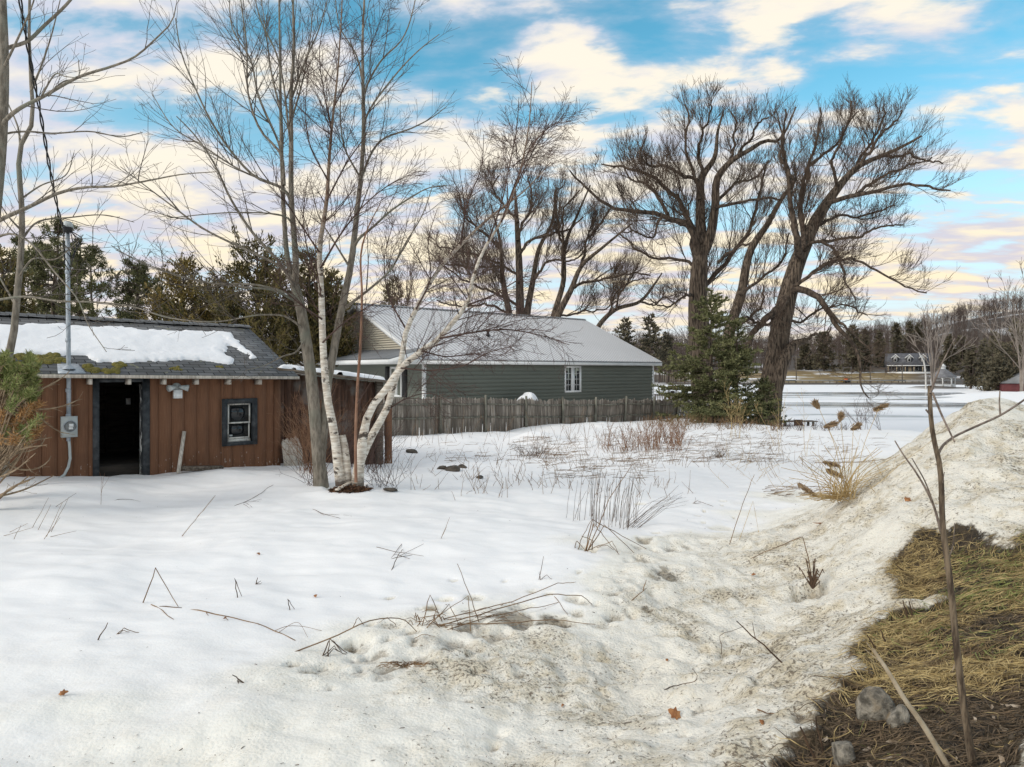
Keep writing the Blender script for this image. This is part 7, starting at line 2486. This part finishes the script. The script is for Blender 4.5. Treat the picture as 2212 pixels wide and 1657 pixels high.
stone('rock', 1893, 1558, 66, 66, 'large grey angular rock half buried in the dark soil', M['stone'], 3, 0.1)
stone('rock', 1940, 1566, 40, 44, 'pale tan stone touching the right side of the grey rock', M['stone'], 8, 0.15)
stone('rock', 1822, 1652, 46, 62, 'tan upright stone at the bottom edge of the soil', M['stone'], 5, 0.1)
for i, (px, py, wpx, hpx, lab) in enumerate(((956, 1014, 24, 9, 'leftmost of the dark flat stones on the snow right of the birch'), (978, 1018, 27, 13, 'largest of the dark flat stones on the snow right of the birch'), (1000, 1011, 18, 8, 'right hand dark flat stone of the little group right of the birch'),
                                     (1036, 1034, 16, 7, 'single dark stone a little apart right of the stone group'), (841, 1061, 30, 8, 'flat dark stone in the snow beside the birch shoots'), (890, 978, 22, 8, 'dark flat stone in the snow near the end of the lean-to'))):
    stone('flat_stone', px, py, wpx, hpx, lab, M['stone_dark'], 20 + i, 0.15, 'dark stones on the snow')


# ------------------------------------------------------------------ leaves and grit lying on the snow
def leaf(px, py, size, label, seed, group=None):
    rng = np.random.RandomState(seed)
    g = hit(px, py)
    out = [(0, -1), (0.3, -0.65), (0.75, -0.55), (0.55, -0.15), (0.95, 0.25), (0.5, 0.4), (0.35, 0.85), (0, 1.05), (-0.35, 0.8), (-0.5, 0.35), (-0.95, 0.2), (-0.55, -0.2), (-0.7, -0.6), (-0.28, -0.7)]
    V = [(0, 0, 0.02)] + [(x * size / 2, y * size / 2, size * 0.16 * abs(x) ** 2 + rng.rand() * size * 0.12) for x, y in out]
    n = len(out)
    T = [(0, i + 1, (i + 1) % n + 1) for i in range(n)]
    o = link('dead_leaf', mesh_from('dead_leaf', V, [np.array(T)]), M['leaf'])
    o.location = g + [0, 0, 0.012]
    o.rotation_euler = (0.25 + rng.randn() * 0.2, rng.randn() * 0.3, rng.rand() * 6)
    tag(o, label, 'leaf', group)


leaf(1457, 1550, 0.085, 'large tan curled leaf on the dirty snow at the lower right', 1)
leaf(1216, 1531, 0.026, 'small round red brown leaf on the pale snow left of the tan curled leaf', 2)
leaf(1644, 1570, 0.035, 'small red leaf on dirty snow near the bottom right', 3)
leaf(1441, 1432, 0.028, 'tiny red brown leaf above the tan curled leaf', 4)
leaf(1767, 1135, 0.13, 'big dark curled leaf standing on the dirty snow right of the bent cane', 5)
leaf(137, 1503, 0.06, 'orange brown crumpled leaf on the clean snow at the lower left', 6)
leaf(558, 1199, 0.05, 'pale orange leaf on the clean snow below the birch', 7)
leaf(486, 1341, 0.035, 'small orange leaf under the long fallen branch', 8)
leaf(1960, 1083, 0.09, 'rusty leaf on the slope of the dirty snow bank', 9)
leaf(1628, 1245, 0.055, 'brown leaf on dirty snow left of the melt hole', 10)
leaf(682, 1291, 0.045, 'dark brown leaf lying right of the small leaning stems', 11)

n = 4200
Yq = 2.3 + 11 * rng.rand(n) ** 1.3
Xq = Yq * rng.uniform(-0.78, 0.78, n)
vq = Xq * RV[0] + Yq * RV[1]
keep = (rng.rand(n) < np.clip((vq + 5.2) / 3.0, 0.03, 1)) & (soil_mask(Xq, Yq) < 0.4)
Xq, Yq = Xq[keep], Yq[keep]
c = np.stack([Xq, Yq, terr(Xq, Yq) + 0.006], -1)
V, Q = leaf_quads(c, rng.randn(len(c), 3) * [1, 1, 0.25], 0.006 + 0.035 * rng.rand(len(c)) ** 3, 0.003 + 0.006 * rng.rand(len(c)), rng)
tag(link('snow_litter', mesh_from('snow_litter', V, [Q]), M['stem_dark']), 'dark bits of bark and straw on the dirty snow', kind='stuff')


# ------------------------------------------------------------------ dead grass, litter and stems on the soil
def soil_points(n, fn, seed):
    rng = np.random.RandomState(seed)
    X, Y = rng.uniform(0.9, 6.5, n), rng.uniform(1.5, 8.5, n)
    k = (soil_mask(X, Y) > 0.55) & (rng.rand(n) < fn(X, Y))
    return X[k], Y[k], rng


def blades(name, label, n, fn, seed, mat, L0, L1, wd, flow=0.7, rise=0.25):
    X, Y, rng = soil_points(n, fn, seed)
    m = len(X)
    z = terr(X, Y)
    # lying mostly along the slope in swirls
    th = 3.6 + 1.1 * fbm(X, Y, 0.9, 2) * 2 + rng.randn(m) * flow
    L = L0 + (L1 - L0) * rng.rand(m)
    k = 5
    pts = np.empty((m, k, 3))
    up = rise * (0.3 + rng.rand(m))
    bend = rng.randn(m) * 0.6
    for j in range(k):
        t = j / (k - 1)
        a = th + bend * t
        pts[:, j, 0] = X + np.cos(a) * L * t
        pts[:, j, 1] = Y + np.sin(a) * L * t
        pts[:, j, 2] = 0
    zz_ = terr(pts[:, :, 0], pts[:, :, 1])
    tt_ = np.linspace(0, 1, k)[None]
    pts[:, :, 2] = np.maximum(zz_, z[:, None] - 0.05) + 0.006 + up[:, None] * L[:, None] * np.sin(np.pi * np.clip(tt_ * 0.85 + 0.05, 0, 1))
    # flat ribbons
    T = np.gradient(pts, axis=1)
    S = np.cross(T, np.array([0, 0, 1.0]) + rng.randn(m, 1, 3) * 0.5)
    S /= np.linalg.norm(S, axis=2, keepdims=True) + 1e-9
    w_ = wd * (0.6 + 0.8 * rng.rand(m))[:, None, None] * np.array([0.8, 1, 0.9, 0.6, 0.12])[None, :, None]
    V = np.stack([pts - S * w_, pts + S * w_], 2).reshape(-1, 3)
    b = np.arange(m)[:, None] * 2 * k + np.arange(k - 1)[None] * 2
    Q = np.stack([b, b + 1, b + 3, b + 2], -1).reshape(-1, 4)
    tag(link(name, mesh_from(name, V, [Q]), mat), label, kind='stuff')


M['grass_dead'] = simple('dead_grass', (0.29, 0.205, 0.085), (0.58, 0.44, 0.20), (9, 9, 9), 1.5, 0.8, 0.0, c3=(0.17, 0.11, 0.05), s3=4)
M['grass_green'] = simple('green_grass', (0.13, 0.155, 0.040), (0.30, 0.32, 0.10), (9, 9, 9), 1.5, 0.75, 0.0)
M['litter'] = simple('soil_litter', (0.055, 0.038, 0.022), (0.20, 0.14, 0.085), (14, 14, 14), 1.5, 0.9, 0.0)
gu = lambda X, Y: X * RU[0] + Y * RU[1]
gpat = lambda X, Y: np.clip(0.55 + 1.4 * fbm(X, Y, 1.6, 3), 0.05, 1)
blades('dead_grass', 'matted golden dead grass on the bank', 260000, lambda X, Y: np.clip((gu(X, Y) - 3.9) / 0.7, 0.03, 1) * gpat(X, Y) * np.clip((8.2 - gu(X, Y)) / 1.5, 0.5, 1), 1, M['grass_dead'], 0.08, 0.22, 0.0020, 0.9, 0.14)
blades('green_grass', 'green grass blades among the dead grass', 60000, lambda X, Y: np.clip((gu(X, Y) - 3.7) / 1.0, 0.03, 1) * np.clip(0.15 + 1.6 * fbm(X + 9, Y, 1.2, 3), 0.0, 0.8), 2, M['grass_green'], 0.06, 0.16, 0.0020, 0.9, 0.22)
blades('soil_litter', 'dark twigs and dead stems strewn over the soil', 90000, lambda X, Y: np.clip((6.4 - gu(X, Y)) / 2.0, 0.12, 1), 3, M['litter'], 0.04, 0.20, 0.0018, 1.5, 0.10)
X, Y, rg = soil_points(5200, lambda X, Y: np.clip((5.4 - gu(X, Y)) / 2.0, 0.05, 1) * 0.5, 4)
c = np.stack([X, Y, terr(X, Y) + 0.012], -1)
V, Q = leaf_quads(c, rg.randn(len(c), 3) * [1, 1, 0.35], 0.02 + 0.035 * rg.rand(len(c)), 0.014 + 0.02 * rg.rand(len(c)), rg)
tag(link('soil_leaves', mesh_from('soil_leaves', V, [Q]), simple('bleached_leaf', (0.20, 0.14, 0.085), (0.46, 0.38, 0.29), (30, 30, 30), 1, 0.85, 0)), 'bleached dead leaves on the dark soil', kind='stuff')
n = 5000
X, Y, rg = soil_points(16000, lambda X, Y: 0.8 + 0 * X, 5)
rr = 0.004 + 0.016 * rg.rand(len(X)) ** 2.5
c = np.stack([X, Y, terr(X, Y) + rr * 0.5], -1)
oc = np.array([(1, 0, 0), (-1, 0, 0), (0, 1, 0), (0, -1, 0), (0, 0, 1), (0, 0, -1)], float)
fc = np.array([(0, 2, 4), (2, 1, 4), (1, 3, 4), (3, 0, 4), (2, 0, 5), (1, 2, 5), (3, 1, 5), (0, 3, 5)])
V = (c[:, None] + oc[None] * rr[:, None, None] * (0.7 + 0.6 * rg.rand(len(c), 6, 1))).reshape(-1, 3)
F = (np.arange(len(c))[:, None, None] * 6 + fc[None]).reshape(-1, 3)
tag(link('soil_clods', mesh_from('soil_clods', V, [F]), simple('clod', (0.030, 0.024, 0.018), (0.085, 0.065, 0.045), (40, 40, 40), 1, 0.95, 0)), 'crumbs of dark soil', kind='stuff')

# pale broken stick and the near sapling
stems('pale_stick', 'thick pale weathered stick slanting over the soil in front of the grey rock', [([(2051, 1662), (1990, 1560), (1956, 1513), (1915, 1445), (1886, 1403)], 2.6), ([(1956, 1513), (1915, 1445), (1872, 1388)], 0.9), ([(1956, 1513), (1912, 1441), (1868, 1402)], 0.7)], M['straw_pale'], 'stick', r=0.0048, sharp=False)
sb = hit(2106, 1652)
hand_tree('young_sapling', (2106, 1652), sb[1], [([(2108, 1690, 18), (2086, 1555, 15), (2066, 1393, 13.5), (2052, 1255, 12.5), (2037, 1139, 11.5), (2027, 989, 10.5), (2017, 949, 9.5), (2010, 891, 9), (2008, 833, 8)], 0.15)],
          [(wtaper(p, a, c_), (0.1, d)) for p, a, c_, d in [
              ([(2027, 980), (2037, 962), (2057, 946), (2104, 923), (2161, 897), (2215, 862), (2260, 830)], 6, 4, 0.2),
              ([(2161, 897), (2159, 870), (2160, 845)], 4, 2.5, 0.02),
              ([(2014, 848), (2037, 903), (2050, 930), (2062, 955)], 5, 3.5, -0.12),
              ([(2033, 1150), (2017, 1093), (1977, 1018), (1950, 980), (1933, 952)], 6, 2.5, 0.15),
              ([(2020, 1100), (1998, 1040), (1970, 990)], 4, 2, -0.1),
              ([(2010, 850), (2017, 830), (2034, 787), (2050, 755), (2063, 730)], 5, 2, 0.1),
              ([(2040, 1230), (2058, 1180), (2062, 1130)], 2.5, 1.5, 0.1),
              ([(2028, 1080), (2036, 1045), (2040, 1020)], 2.5, 1.5, -0.05),
              ([(2009, 895), (2000, 885)], 5, 4, 0.0),
          ]], 95, (simple('sapling_bark', (0.050, 0.034, 0.023), (0.20, 0.15, 0.10), (60, 60, 9), 1.0, 0.9, 0.5, 0.004), simple('sapling_twig', (0.10, 0.075, 0.062), (0.24, 0.19, 0.155), (30, 30, 30), 1.0, 0.9, 0.2), M['stem_dark']),
          'slim bare sapling with a broken top rising in front of the dirty snow bank', cat='sapling', base3=sb)
